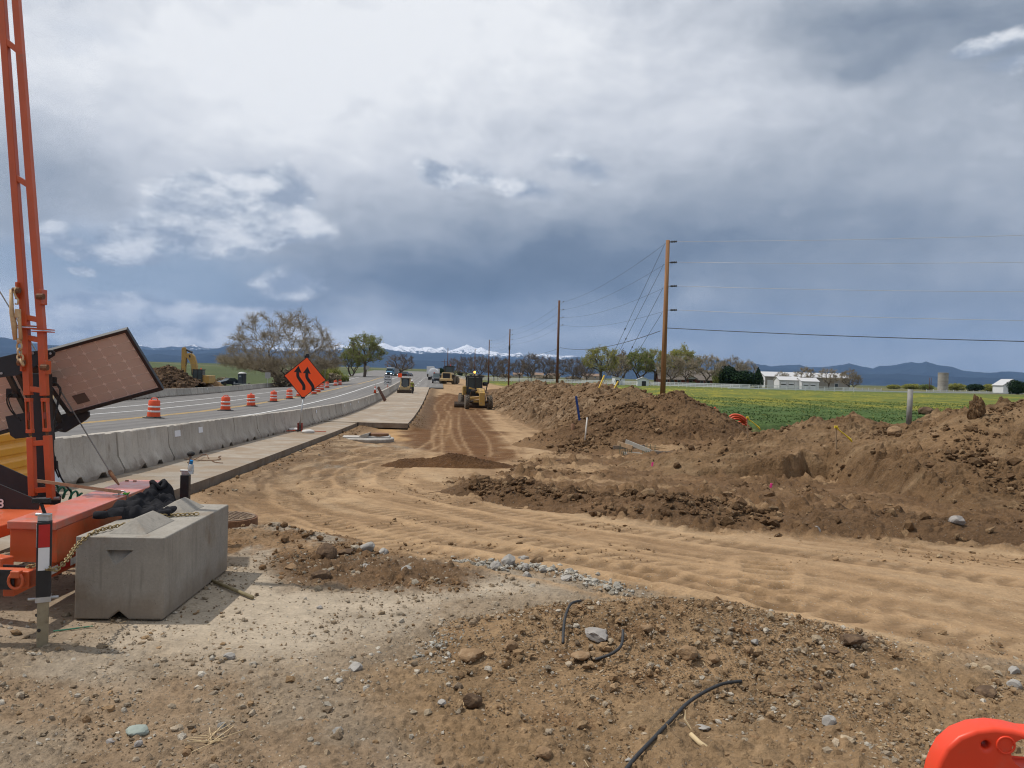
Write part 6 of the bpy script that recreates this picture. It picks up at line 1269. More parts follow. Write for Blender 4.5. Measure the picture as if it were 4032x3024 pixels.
# ------------------------------------------------------------------ road vehicles
def car(name, label, cat, loc, rz, L, Wd, Hh, paint, kind='sedan', lamps=False, group=None):
    T = thing(name, label, cat, loc, rz, group); w = Wd / 2
    M_p = pmat(*paint); z0 = .28
    if kind == 'sedan': low = [(-L / 2, .38), (-L / 2 + .05, z0), (L / 2 - .05, z0), (L / 2, .40), (L / 2 - .02, .88), (L * .28, .98), (-L * .22, .98), (-L / 2 + .08, .78), (-L / 2, .62)]; cab = [(-L * .23, .96), (-L * .08, Hh - .03), (L * .16, Hh), (L * .35, .97)]
    elif kind == 'pickup': low = [(-L / 2, .5), (-L / 2 + .05, .38), (L / 2 - .05, .38), (L / 2, .5), (L / 2, 1.12), (-L * .20, 1.14), (-L / 2 + .12, 1.08), (-L / 2, .95)]; cab = [(-L * .21, 1.12), (-L * .08, Hh - .03), (L * .12, Hh), (L * .17, 1.12)]
    else: low = [(-L / 2, .42), (-L / 2 + .05, .32), (L / 2 - .05, .32), (L / 2, .45), (L / 2, 1.05), (-L * .22, 1.08), (-L / 2 + .1, .98), (-L / 2, .8)]; cab = [(-L * .23, 1.06), (-L * .12, Hh - .04), (L * .42, Hh), (L * .48, 1.05)]
    MB().prism(low, -w, w, 'x').build('body', M_p, T, bevel=.06)
    n = len(cab); cx = sum(p[0] for p in cab) / n
    v = [(-w + .06, y, z) if z < Hh - .2 else (-w + .20, y, z) for y, z in cab] + [(w - .06, y, z) if z < Hh - .2 else (w - .20, y, z) for y, z in cab]
    MB().add(v, [tuple(range(n)), tuple(range(2 * n - 1, n - 1, -1))] + [(i, i + n, (i + 1) % n + n, (i + 1) % n) for i in range(n)]).build('windows', M_glass, T, bevel=.03)
    ys = [p[0] for p in cab if p[1] > Hh - .2]; MB().box((0, (min(ys) + max(ys)) / 2, Hh), (2 * w - .36, max(ys) - min(ys) + .06, .05)).build('roof', M_p, T, bevel=.02)
    r = .33 if kind == 'sedan' else .38
    for sx in (-1, 1):
        for y in (-L * .31, L * .30): wheel(T, (sx * (w - .10), y, r), r, .22, 0, hub=M_steel)
        MB().box((sx * (w - .22), -L / 2 + .02, .68 if kind == 'sedan' else .88), (.34, .08, .14)).build('headlight', pmat('headlight_lit', (.9, .9, .85), .2, emit=(1, .98, .9, 3.0)) if lamps else pmat('headlight', (.62, .63, .62), .2), T)
        MB().box((sx * (w - .15), L / 2, .80), (.22, .04, .16)).build('tail_light', pmat('tail_light', (.35, .02, .02), .3), T); MB().box((sx * (w + .06), -L * .18, 1.0 if kind == 'sedan' else 1.2), (.16, .08, .12)).build('mirror', M_p, T)
    MB().box((0, -L / 2 - .005, .55 if kind == 'sedan' else .75), (w * 1.0, .03, .16 if kind == 'sedan' else .3)).build('grille', M_black, T); MB().box((0, -L / 2 - .02, .42), (.32, .02, .14)).build('number_plate', M_sheet, T)
    return T
def vloc(u, v, Y, z=None): p = at(u, v, Y); return (p.x, Y, float(zs(sof(p.x, Y), Y)) if z is None else z)
def gloc(u, v, Y): p = at(u, v, Y); return (p.x, Y, float(H(p.x, Y)))
car('parked_car', 'dark blue sedan parked beyond the far barriers, left of the portable toilet', 'car', gloc(903, 1507, 152), R(-38), 4.7, 1.82, 1.45, ('car_dark_blue', (.035, .05, .075), .25, 0.3))
car('pickup_truck', 'dark pickup with white hood edge between tank truck and wheel loader', 'pickup truck', vloc(1722, 1508, 156, float(H(-14.5, 156))), R(4), 5.6, 2.0, 1.9, ('pickup_grey', (.10, .105, .115), .3, .3), 'pickup')
car('oncoming_car', 'light blue car with headlight on, right behind the blue truck', 'car', vloc(1562, 1480, 292, .55), R(-6), 4.6, 1.82, 1.5, ('car_light_blue', (.16, .26, .34), .25, .3), 'sedan', True)
car('suv', 'dark maroon SUV driving away on the crest', 'car', vloc(1597, 1482, 285, .55), R(174), 4.9, 1.95, 1.85, ('suv_maroon', (.045, .018, .022), .25, .2), 'suv'); car('dark_car', 'small dark car just right of the maroon SUV on the crest', 'car', vloc(1613, 1482, 305, .5), R(176), 4.5, 1.8, 1.45, ('car_black', (.02, .022, .025), .25, .2))
def build_semi():
    Y = 280.0; T = thing('dump_truck', 'light blue and white truck with lit headlights coming over the crest', 'truck', vloc(1530, 1480, Y, .62), R(-8))
    blue = pmat('truck_blue', (.13, .27, .40), .3, var=.06); wh = pmat('truck_white', (.74, .76, .77), .35, var=.05)
    for y in (.9, 4.6, 6.0):
        for sx in (-1, 1): wheel(T, (sx * 1.0, y, .52), .52, .3, 0)
    MB().prism([(0, .5), (0, 1.55), (1.5, 1.9), (1.5, .5)], -1.0, 1.0, 'x').build('hood', blue, T, bevel=.06); MB().box((0, 2.4, 1.75), (2.3, 1.9, 2.3)).build('cab', blue, T, bevel=.06); MB().box((0, 1.43, 2.32), (2.0, .06, .75)).build('windscreen', M_glass, T); MB().box((0, 2.3, 2.98), (2.35, 1.9, .28)).build('roof', wh, T, bevel=.05); MB().box((0, -.04, 1.0), (1.2, .06, .9)).build('grille', M_black, T); MB().box((0, -.12, .5), (2.4, .2, .35)).build('bumper', M_black, T)
    for sx in (-1, 1): MB().box((sx * .85, -.05, 1.0), (.34, .08, .24)).build('headlight', pmat('headlight_lit', (.9, .9, .85), .2, emit=(1, .98, .9, 3.0)), T); MB().box((sx * 1.3, 1.6, 2.0), (.2, .12, .6)).build('mirror', M_black, T)
    MB().prism([(3.5, 1.1), (3.5, 2.9), (8.5, 2.7), (8.5, 1.1)], -1.2, 1.2, 'x').build('tipper_body', pmat('dull_steel', (.30, .31, .33), .5, .3), T, bevel=.04)
build_semi()
def build_tanker():
    Y = 186.0; p = at(1705, 1500, Y); z = float(H(p.x, Y)); T = thing('water_truck', 'white tank truck seen from behind at the end of the strip', 'truck', (p.x, Y, z), R(3))
    wh = pmat('tank_white', (.70, .71, .71), .35, var=.08, dirt=(.5, .46, .4), dirt_amt=.1)
    MB().lathe([(.05, -.10), (.75, -.06), (1.08, .05), (1.12, .2), (1.12, 6.3), (1.05, 6.5)], (0, 0, 1.9), 24, 'y').build('tank', wh, T, angle=40)
    for y in (1.6, 3.0, 8.0):
        for sx in (-1, 1): wheel(T, (sx * .95, y, .5), .5, .5, 0)
    MB().box((0, 3.5, .95), (1.0, 7.5, .25)).build('chassis', M_black, T); MB().box((0, 8.2, 1.9), (2.3, 1.8, 2.1)).build('cab', wh, T, bevel=.06); MB().box((.0, .1, .75), (2.2, .1, .25)).build('bumper', M_black, T); MB().box((.25, -.10, 1.9), (.28, .03, .38)).build('warning_placard', pmat('placard_red', (.6, .08, .04), .5), T)
    for sx in (-1, 1): MB().box((sx * .9, .5, .62), (.6, .05, .75)).build('mud_flap', M_rubber, T)
    MB().box((0, 3, 3.05), (.5, 4.0, .1)).build('top_walkway', wh, T)
    Y = 262.0; T = thing('box_truck', 'white box truck beyond the tank truck', 'truck', vloc(1694, 1480, Y, .85), R(4)); MB().box((0, 2.5, 2.2), (2.4, 5.0, 2.5)).build('box', wh, T, bevel=.04); MB().box((0, 5.8, 1.6), (2.2, 1.5, 2.0)).build('cab', wh, T, bevel=.05)
    for y in (1.0, 5.6):
        for sx in (-1, 1): wheel(T, (sx * .95, y, .48), .48, .3, 0)
build_tanker()
def build_toilet():
    T = thing('portable_toilet', 'dark grey portable toilet with white domed roof on a white trailer', 'portable toilet', gloc(953, 1506, 152), R(-12)); gr = pmat('grey_blue_plastic', (.075, .088, .11), .5, var=.1); wh = pmat('roof_white', (.72, .73, .74), .45)
    MB().box((0, 0, .38), (2.9, 1.3, .14)).build('trailer_deck', wh, T); MB().box((-1.35, -.3, .55), (.2, .6, .45)).build('trailer_fender', wh, T)
    for sx in (-1, 1): wheel(T, (sx * 1.35, .2, .30), .30, .18, 0)
    MB().prism([(-.58, .45), (.58, .45), (.55, 2.35), (-.55, 2.35)], -.58, .58, 'y').build('cabin', gr, T, bevel=.05); MB().prism([(-.45, .55), (.45, .55), (.43, 2.25), (-.43, 2.25)], -.62, -.585, 'y').build('door', gr, T, bevel=.015); MB().lathe([(.82, 2.35), (.78, 2.45), (.5, 2.62), (.15, 2.68)], n=8).build('roof', wh, T, angle=30); MB().box((-.05, -.63, 1.85), (.42, .01, .28)).build('sign_plate', pmat('pale_blue_sign', (.45, .5, .58), .5), T); MB().box((.34, -.635, 1.35), (.05, .03, .12)).build('latch', M_black, T)
build_toilet()
# ------------------------------------------------------------------ things on the dug ground
def build_manholes():
    T = thing('manhole', 'round iron manhole cover with square tread standing proud behind the concrete block', 'manhole', (-3.36, 9.55, -.16))
    mt = pmat('cast_iron_brown', (.16, .105, .065), .75, var=.2, scale=8, dirt=(.30, .21, .13), dirt_amt=.35)
    MB().lathe([(.36, 0), (.34, .28), (.30, .285)], n=32).build('frame', M_rust, T, angle=40); c = MB().lathe([(.315, .2), (.315, .292), (.305, .296)], n=32).build('cover', mt, T, angle=40); t = MB()
    for i in range(-8, 9):
        for j in range(-8, 9):
            if math.hypot(i, j) * .034 < .275 and (i + j) % 2 == 0: t.box((i * .034, j * .034, .300), (.030, .030, .009))
    t.build('tread', mt, c)
    p = gp(1450, 1738); T = thing('manhole_slab', 'round grey concrete slab with brown iron ring and broken edge beside the strip', 'manhole', (p.x, p.y, p.z)); cm = concrete_mat('manhole_concrete', (.38, .36, .33), scale=1.5, damt=.1)
    MB().lathe([(1.06, -.1), (1.08, .14), (1.05, .17)], n=36).build('slab', cm, T, angle=40); MB().box((.42, .1, .20), (.95, .8, .10), (0, 0, .1)).build('collar', cm, T, bevel=.02); MB().lathe([(.42, .24), (.42, .34), (.38, .35)], (.42, .1, 0), 24).build('iron_ring', M_rust, T, angle=40); MB().prism([(-.2, 0), (.2, .0), (.28, .22), (-.05, .12)], -.1, .4, 'y').build('broken_edge', cm, T, loc=(-.18, -.3, .17)); MB().box((-.62, -.05, .185), (.85, .9, .04), (0, 0, .15)).build('mortar_bed', concrete_mat('mortar', (.50, .47, .43), scale=2, damt=.1), T)
build_manholes()
def build_forms():
    p = gp(2560, 1795); T = thing('formwork', 'timber formwork with green rebar and grey concrete footing in the dug ground', 'formwork', (p.x, p.y, p.z)); L = T.location; Y0 = p.y
    def bd(a, b, da, db, w=.04, h=.14, mat=M_oldwood): MB().bar(at(*a, Y0 + da) - L, at(*b, Y0 + db) - L, w, h).build('board', mat, T)
    bd((2432, 1745), (2490, 1763), .6, .2, mat=M_wood); bd((2464, 1738), (2562, 1778), .9, .0, mat=pmat('grey_board', (.34, .32, .28), .8, var=.2)); bd((2530, 1755), (2692, 1776), 1.4, 1.0, .04, .06, pmat('new_stud', (.52, .36, .20), .75, var=.15)); bd((2414, 1762), (2540, 1758), .9, 1.1, .04, .12); bd((2562, 1782), (2690, 1784), .0, .4, .05, .10); bd((2470, 1790), (2560, 1800), .3, -.1, .04, .16, M_wood)
    MB().box(at(2628, 1797, Y0 + .35) - L + Vector((0, .3, 0)), (.95, .8, .26), (0, 0, -.1)).build('footing', concrete_mat('fresh_concrete', (.235, .215, .19), scale=2), T, bevel=.01); MB().box(at(2510, 1790, Y0 + .7) - L, (.9, .9, .1)).build('footing', concrete_mat('fresh_concrete2', (.28, .27, .25), scale=2), T)
    M_reb = pmat('green_rebar', (.03, .10, .065), .5, var=.2)
    for k, (u, v) in enumerate([(2441 + 7.5 * i, 1772 + 2.0 * i) for i in range(7)] + [(2530 + 7 * i, 1797 + .6 * i) for i in range(7)] + [(2545, 1770), (2560, 1772), (2578, 1775)]):
        a = at(u, v, Y0 + (.5 if k < 7 else .0 if k < 14 else .9)) - L; MB().cyl(a + Vector((0, 0, -.12)), a + Vector((.01 * (k % 3), 0, .20)), .010, n=6).build('rebar', M_reb, T)
build_forms()
def stick(name, a, b, w, mat, label, cat, h=None, tube=False):
    mb = MB().tube([a, b], w / 2, 8) if tube else MB().bar(a, b, w, h or w * .5); o = mb.build(name, mat, smooth=tube); tag(o, label, cat); return o
Ys = 33.0
stick('survey_stake', at(2282, 1655, Ys), at(2268, 1560, Ys), .09, pmat('blue_paint', (.012, .05, .22), .6, var=.15), 'blue painted stake leaning at left foot of the large soil heap', 'stake', .03)
stick('pipe_stub', at(2254, 1745, Ys - .5), at(2256, 1668, Ys - .5), .15, M_rust, 'rusty pipe stub standing below the blue stake', 'pipe', tube=True); stick('white_stake', at(2301, 1756, Ys - 2.2), at(2312, 1644, Ys - 2.2), .055, pmat('white_wash', (.66, .62, .55), .8, var=.1), 'thin white stake below the yellow cable guards', 'stake', tube=True)
stick('steel_post', at(3577, 1690, 22.0), at(3585, 1533, 22.0), .15, pmat('grey_post', (.27, .26, .24), .7, .2, var=.2, scale=10), 'grey round post standing on the bank at right', 'post', tube=True)
def flag_stake(u, v0, v1, label, ribbon=True, mat=M_wood, rm=None, w=.035):
    p = sp(u, v1); a = Vector((p.x, p.y, p.z - .1)); b = at(u - 2, v0, p.y); T = thing('survey_stake', label, 'stake', a); MB().bar((0, 0, 0), b - a, w, w * .5).build('stake', mat, T)
    if ribbon:
        c = b - a; MB().tube([c + Vector((0, -.03, -.02)), c + Vector((.05, -.04, -.10)), c + Vector((.22, -.04, -.22)), c + Vector((.36, -.04, -.34)), c + Vector((.40, -.04, -.40))], [.03, .018, .014, .03, .012], 6).build('ribbon', rm, T); MB().box(c + Vector((0, 0, -.03)), (.07, .06, .06)).build('knot', rm, T)
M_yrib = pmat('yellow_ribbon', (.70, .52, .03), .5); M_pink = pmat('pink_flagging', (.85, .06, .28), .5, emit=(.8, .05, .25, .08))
flag_stake(3294, 1676, 1778, 'wooden stake with long yellow ribbon on the right bank', True, M_wood, M_yrib); flag_stake(2945, 1640, 1730, 'wooden stake with yellow ribbon beside the orange tubes', True, M_wood, M_yrib)
for u, v0, v1, lb in ((2567, 1820, 1834, 'small pink marker flag in front of the formwork'), (3033, 1903, 1926, 'small pink marker flag below the cut bank')):
    p = sp(u, v1); tag(MB().bar((0, 0, -.03), (.02, 0, at(u, v0, p.y).z - p.z), .045, .02).build('marker_flag', M_pink, loc=p), lb, 'marker flag', 'pink marker flags')
def build_tubes():
    p = gp(2908, 1688); T = thing('pipe_coil', 'heap of coiled bright orange flexible tubing on grass beside the soil heap', 'tubing', (p.x, p.y, p.z)); L = T.location; mt = pmat('orange_tubing', (.70, .085, .03), .5, var=.12, scale=5); Y0 = p.y
    for k, pts in enumerate(([(2872, 1642), (2885, 1634), (2905, 1634), (2925, 1642), (2940, 1655)], [(2876, 1650), (2892, 1642), (2912, 1644), (2930, 1656), (2940, 1664)], [(2878, 1660), (2896, 1650), (2916, 1654), (2932, 1664)], [(2896, 1668), (2915, 1662), (2935, 1668), (2948, 1680)], [(2900, 1678), (2920, 1672), (2940, 1680), (2948, 1688)], [(2912, 1688), (2930, 1684), (2946, 1690)])):
        MB().tube(smooth_path([tuple(at(u, v, Y0 + .12 * k) - L) for u, v in pts], 6), [.052] * (6 * (len(pts) - 1) + 1), 10).build('tube', mt, T, smooth=True)
    stick('orange_pipe', at(2794, 1622, 34.8), at(2818, 1606, 34.8), .13, mt, 'short orange pipe end poking out behind the large soil heap', 'pipe', tube=True)
build_tubes()
# ------------------------------------------------------------------ single rocks, chunks and cables in the foreground
M_rockg = concrete_mat('broken_concrete', (.33, .31, .28), streak=False, scale=6, dirt=(.22, .16, .11), damt=.12)
M_rockb = pmat('dark_clod', (.115, .075, .048), .95, var=.3, scale=9, dirt=(.20, .135, .08), dirt_amt=.3, bump=.012, bscale=30, spec=.15)
M_rockt = pmat('tan_clod', (.27, .175, .098), .95, var=.25, scale=9, dirt=(.34, .25, .16), dirt_amt=.2, bump=.008, bscale=40, spec=.15)
M_stone = pmat('grey_stone', (.30, .275, .25), .85, var=.2, scale=12, bump=.003, bscale=40)
def rock(u, v, w, mat, label, cat='rock', name='rock', seed=0, flat=.7, ang=1.0, group=None, sink=.5):
    p = sp(u, v); s = w / FPX * p.y / 2; V, F = ICO3; V = V.copy(); rng = np.random.default_rng(seed * 7 + int(u))
    for _ in range(int(9 * ang)):                  # chop facets
        n = rng.normal(size=3); n /= np.linalg.norm(n); d = rng.uniform(.55, .9); k = V @ n; V = V - np.where(k > d, k - d, 0)[:, None] * n
    k = fbm(V[:, 0] * 2.5 + V[:, 2] * 1.7 + seed, V[:, 1] * 2.5 - V[:, 2], seed, 5); V = V * (.8 + .4 * k)[:, None] * np.array([1, rng.uniform(.7, 1.0), flat]) * s
    o = link(name, mesh_np(name, V, F, mat, False)); o.location = (p.x, p.y, p.z + s * flat * (1 - sink) * .8); o.rotation_euler = (rng.uniform(-.2, .2), rng.uniform(-.2, .2), rng.uniform(0, 6)); tag(o, label, cat, group); return o
RK = [(1285, 2196, 110, M_rockb, 'largest dark brown clod on the rubble strip', 'clod'), (1365, 2180, 70, M_rockb, 'flat dark clod right of the largest one', 'clod'), (1262, 2282, 82, M_rockb, 'dark brown clod lying alone in front of the rubble strip', 'clod'), (1148, 2248, 56, M_rockt, 'reddish brown clod left of the lone dark clod', 'clod'),
      (1445, 2168, 74, M_rockg, 'pale concrete chunk at the back of the rubble strip', 'concrete chunk'), (1510, 2180, 48, M_rockg, 'small concrete chunk beside the pale one at the back', 'concrete chunk'), (1446, 2232, 46, M_rockg, 'flat pale concrete chip amid the rubble strip', 'concrete chunk'), (1600, 2248, 46, M_rockg, 'bluish concrete chip amid brown clods', 'concrete chunk'),
      (2003, 2220, 82, M_rockg, 'largest grey concrete chunk in the rubble line', 'concrete chunk'), (1948, 2235, 54, M_rockg, 'tilted concrete chunk just left of the largest one', 'concrete chunk'), (2060, 2205, 44, M_rockg, 'concrete chunk behind right of the largest one', 'concrete chunk'), (2066, 2240, 46, M_rockg, 'white concrete chunk right of the largest one', 'concrete chunk'), (2110, 2215, 62, M_rockt, 'rust brown clod right of the grey concrete chunks', 'clod'), (2135, 2252, 38, M_rockg, 'rounded grey stone below the rust brown clod', 'stone'), (2232, 2280, 52, M_rockg, 'dark grey concrete chunk midway along the rubble line', 'concrete chunk'), (2240, 2250, 34, M_rockg, 'upright concrete chip near the end of the rubble line', 'concrete chunk'), (2075, 2270, 40, M_rockg, 'concrete chip in front of the largest chunk', 'concrete chunk'),
      (902, 2594, 50, M_rockg, 'lone grey stone on gravel right of the front jack', 'stone'), (1395, 2640, 64, M_rockg, 'white angular stone on the small gravel patch', 'stone'), (1858, 2585, 110, M_rockt, 'long flat tan clod left of the soil mound', 'clod'), (2010, 2550, 64, M_rockt, 'pale tan clod beside the soil mound foot', 'clod'), (2290, 2588, 86, M_rockt, 'flat pale tan stone in front of the soil mound', 'stone'), (1258, 2396, 26, M_stone, 'single dark pebble on the pale pavement', 'stone'),
      (2355, 2510, 120, M_stone, 'broad grey brown slab half buried in the soil mound', 'stone'), (2545, 2480, 52, M_rockt, 'rounded clod on the face of the soil mound', 'clod'), (2710, 2585, 86, M_rockt, 'big rough clod at the right foot of the soil mound', 'clod'), (2810, 2600, 50, M_rockt, 'oval tan stone right of the big rough clod', 'stone'), (2945, 2565, 50, M_rockt, 'brown clod near the right end of the soil mound', 'clod'), (2972, 2532, 34, M_rockg, 'small white stone on the right end of the soil mound', 'stone'), (3350, 2530, 120, M_rockb, 'long dark clod at the edge of the sandy track', 'clod'), (3285, 2572, 44, M_rockb, 'squat dark clod below the long one at track edge', 'clod'),
      (2765, 2870, 62, M_rockg, 'blue grey stone right of the long black cable', 'stone'), (2710, 2985, 50, M_rockg, 'grey stone at the bottom beside the long black cable', 'stone'), (2140, 2978, 74, M_rockt, 'oval tan stone at the bottom of the picture', 'stone'), (2475, 2998, 34, M_rockg, 'small grey stone left of the cable end at the bottom', 'stone'), (3172, 2752, 46, M_rockt, 'tan clod right of the cable tip', 'clod'), (3220, 2710, 44, M_rockb, 'dark clod above the tan clod right of the cable', 'clod'), (3060, 2730, 60, M_rockt, 'rough clod next to the cable tip', 'clod'), (3265, 2850, 66, M_rockg, 'pale stone between the cable and the red barricade', 'stone'),
      (3880, 2730, 90, M_rockb, 'dark flat stone above the red barricade', 'stone'), (3990, 2705, 60, M_rockg, 'grey white stone above the red barricade at right', 'stone'), (3990, 2650, 52, M_rockg, 'angular stone at the far right edge', 'stone'), (1740, 2775, 44, M_rockg, 'pale stone among clods left of the soil mound', 'stone'), (1860, 2770, 80, M_rockb, 'large brown clod in the middle of the foreground', 'clod'), (1330, 2885, 48, M_rockg, 'grey stone in the lower middle foreground', 'stone'), (435, 2930, 40, M_stone, 'smooth oval pebble in the lower left gravel', 'stone'), (735, 2972, 46, M_rockt, 'round reddish stone in the lower left gravel', 'stone'), (545, 2885, 108, pmat('greenish_slate', (.27, .31, .27), .8, var=.1), 'flat greenish slate in the lower left gravel', 'stone'), (875, 2865, 44, M_rockg, 'angular stone beside dry stalks', 'stone'), (545, 2935, 40, M_stone, 'rounded stone right of the oval pebble', 'stone'),
      (3768, 2062, 62, M_stone, 'large smooth boulder on the clods at right', 'boulder'), (3215, 2092, 40, M_stone, 'dark grey stone in the clod ridge', 'stone'), (2200, 1825, 34, M_rockb, 'dark square clod beside the tyre track at mid right', 'clod'), (3525, 1710, 66, M_rockt, 'big tan clod on the face of the right bank', 'clod'), (3648, 1635, 66, M_rockb, 'dark round clod right of the grey post', 'clod'), (3680, 1720, 40, M_rockt, 'clod below the dark round one on the right bank', 'clod')]
for i, r_ in enumerate(RK):
    u, v, w, mt, lb, ct = r_; flat = .38 if 'flat' in lb or 'slab' in lb or 'long' in lb else .72
    rock(u, v, w, mt, lb, ct, ct.replace(' ', '_'), i + 1, flat, 1.0 if mt in (M_rockg, M_stone) else .6)
p = sp(3845, 1640); V, F = ico(5); k = fbm(V[:, 0] * 2.4 + V[:, 2] * 2, V[:, 1] * 2.4 + V[:, 2], 5, 6, .6); k2 = clods(V[:, 0] * .5 + V[:, 2] * .3, V[:, 1] * .5 + V[:, 2] * .5, .2, 9); V = V * (.5 + .85 * k + k2 * 2.2)[:, None] * np.array([.15, .15, .31]); V[:, 0] *= 1.1 - .5 * V[:, 2]
o = link('soil_clump', mesh_np('soil_clump', V, F, M_soil, False)); color_attr(o.data, 'soil', np.tile(np.array([.165, .105, .060, .8]), (len(V), 1))); o.location = (p.x, p.y, p.z + .16); tag(o, 'upright clump of soil standing on the right bank crest', 'clod')
M_cable = pmat('black_cable', (.022, .023, .025), .6, var=.3, scale=30, dirt=(.16, .12, .085), dirt_amt=.1)
def cable(pts, r, label, lift):
    P = []
    for i, (u, v) in enumerate(pts):
        p = sp(u, v); P.append((p.x, p.y, p.z + (lift[i] * 1.6 + .02 if lift else .032)))
    tag(MB().tube(smooth_path(P, 8), r, 8).build('cable', M_cable, smooth=True), label, 'cable', 'cut cables in the foreground')
cable([(2918, 2702), (2830, 2718), (2720, 2780), (2640, 2860), (2570, 2935), (2500, 3010), (2440, 3090)], .0105, 'long black cable snaking to the bottom edge', None)
cable([(2285, 2402), (2245, 2430), (2222, 2480), (2216, 2545)], .010, 'black cable end arching out of the soil mound', [.03, .045, .03, .0]); cable([(2452, 2530), (2446, 2570), (2410, 2600), (2345, 2610)], .010, 'short curved black cable at foot of the soil mound', [.04, .02, .015, .0])
# dry stalks
M_straw = pmat('dry_straw', (.55, .42, .24), .85, var=.2)
p = sp(2755, 2950); tag(MB().tube([p + Vector((-.035, .06, .05)), p + Vector((.0, 0, .03)), p + Vector((.05, -.06, .02))], [.012, .014, .011], 8).build('corn_stalk', M_straw, smooth=True), 'short tan corn stalk beside the black cable', 'stalk'); o = sp(2722, 2880); tag(MB().tube([o + Vector((0, 0, .01)), o + Vector((-.03, .03, .05)), o + Vector((-.02, .06, .09))], [.004, .006, .001], 5).build('dry_leaf', M_straw), 'dry curled leaf above the corn stalk', 'leaf')
rng_ = random.Random(8); c0 = sp(840, 2920); mb = MB()
for k in range(16):
    a = rng_.uniform(0, 6.28); l = rng_.uniform(.06, .17); mb.tube([c0 + Vector((rng_.uniform(-.05, .05), rng_.uniform(-.05, .05), .012)), c0 + Vector((math.cos(a) * l, math.sin(a) * l, .012 + rng_.uniform(0, .03)))], .0022, 4)
tag(mb.build('dry_stalks', M_straw), 'small tangle of dry straw in the lower left gravel', 'straw')
st = []
for k in range(420):
    x, y = rng_.uniform(-4, 4.5), rng_.uniform(3.4, 7.4); st.append((x, y))
X = np.array([q[0] for q in st]); Yv = np.array([q[1] for q in st]); Z = surf(X, Yv); mb = MB()
for (x, y), z in zip(st, Z):
    a = rng_.uniform(0, 6.28); l = rng_.uniform(.015, .06); mb.tube([(x, y, z + .012), (x + math.cos(a) * l, y + math.sin(a) * l, z + .014 + rng_.uniform(0, .012))], .0014, 3)
tag(mb.build('straw_bits', M_straw), 'bits of dry straw strewn over the foreground', 'straw', kind='stuff')
# ------------------------------------------------------------------ utility poles, wires, guys
def pole_mat(name, a, b):
    mt = bpy.data.materials.new(name); mt.use_nodes = True; N = NT(mt.node_tree); bs = N.n['Principled BSDF']; tc = N.n.new('ShaderNodeTexCoord'); x, y, z = N.sep(tc.outputs['Object'])
    n = N.noise(N.xyz(N.mul(x, 14), N.mul(y, 14), N.mul(z, .5)), 1.0, 7, .65); n2 = N.noise(tc.outputs['Object'], 1.2, 4, .6)
    c = N.mix(N.ss(n, .35, .68), b, a); c = N.mix(N.mul(N.ss(n2, .5, .7), .5), c, N.vm('SCALE', a, scale=.6)); N.put(bs.inputs['Base Color'], c); bs.inputs['Roughness'].default_value = .8; return mt
M_pole1 = pole_mat('new_pole_wood', (.36, .185, .070), (.19, .085, .032)); M_pole2 = pole_mat('dark_pole_wood', (.15, .068, .034), (.085, .040, .022)); M_ins = pmat('insulator', (.045, .05, .055), .4)
POL = []
def pole(u, vt, Y, label, mat, r=.15, ins=4, side=1, lean=0.0, ground=None, arm=False):
    x = at(u, vt, Y).x; g = float(H(x, Y)) if ground is None else ground; top = at(u, vt, Y); T = thing('utility_pole', label, 'utility pole', (x, Y, g)); h = top.z - g
    b = Vector((-lean * h, 0, -.2)); t = Vector((0, 0, h)); MB().tube([b, b + (t - b) * .5, t], [r, r * .85, r * .68], 12).build('pole_shaft', mat, T, smooth=True)
    hs = [h - .15 - k * .62 * h / 10.2 * 1.32 for k in range(ins)] if ins else []
    for z in hs:
        o = MB().cyl((side * r * .6, 0, z), (side * (r + .26), -.05, z - .03), .018, n=6).build('bracket', M_steel, T); MB().lathe([(.03, 0), (.055, .03), (.03, .06), (.055, .09), (.02, .13)], (side * (r + .30), -.05, z - .04), 8).build('insulator', M_ins, o)
    if arm: MB().box((0, -.1, h - .9), (2.6, .12, .14)).build('crossarm', mat, T)
    POL.append((x, Y, g, h)); return T
P1 = pole(2630, 946, 47.0, 'tall light brown utility pole with guy wires right of centre', M_pole1, .165, 0, lean=.006)
pole(2202, 1183, 86, 'dark utility pole, second nearest, above the spoil bank', M_pole2, .16, 4); pole(2008, 1296, 140, 'utility pole with black band, third nearest', M_pole2, .16, 4); pole(1927, 1338, 185, 'fourth nearest utility pole in the row', M_pole2, .15, 3); pole(1871, 1374, 253, 'fifth utility pole, above the amber beacon of the grader', M_pole2, .15, 2)
pole(1764, 1370, 255, 'thin utility pole above the wheel loader', M_pole2, .14, 0); pole(1751, 1415, 330, 'far utility pole with crossarm beside the thin one', M_pole2, .16, 0, arm=True); pole(1527, 1424, 300, 'short far utility pole above the blue truck', M_pole2, .16, 0); pole(3660, 1487, 430, 'left of two far poles beside the silo', M_pole2, .2, 0); pole(3667, 1487, 430, 'right of two far poles beside the silo', M_pole2, .2, 0)
pole(2905 - 1345, 1440, 340, 'faint far pole left of the bare tree on the crest', M_pole2, .14, 0)
MB().cyl((0, 0, POL[2][3] - 3.6), (0, 0, POL[2][3] - 2.9), .165, n=10).build('black_band', M_black, [o for o in bpy.data.objects if o.get('label', '').startswith('utility pole with black band')][0])
M_wire = pmat('bright_wire', (.50, .51, .53), .5, .3); M_wired = pmat('dark_wire', (.06, .065, .075), .6)
def span(a, b, sag, r, name, label, mat, group, n=16):
    a, b = Vector(a), Vector(b); P = [a + (b - a) * t - Vector((0, 0, sag * 4 * t * (1 - t))) for t in [k / n for k in range(n + 1)]]
    tag(MB().tube(P, r, 5).build(name, mat, smooth=True), label, 'wire', group)
x1, y1_, g1, h1 = POL[0]; far = (62.0, 16.3); nm = ['top', 'second', 'third', 'fourth']
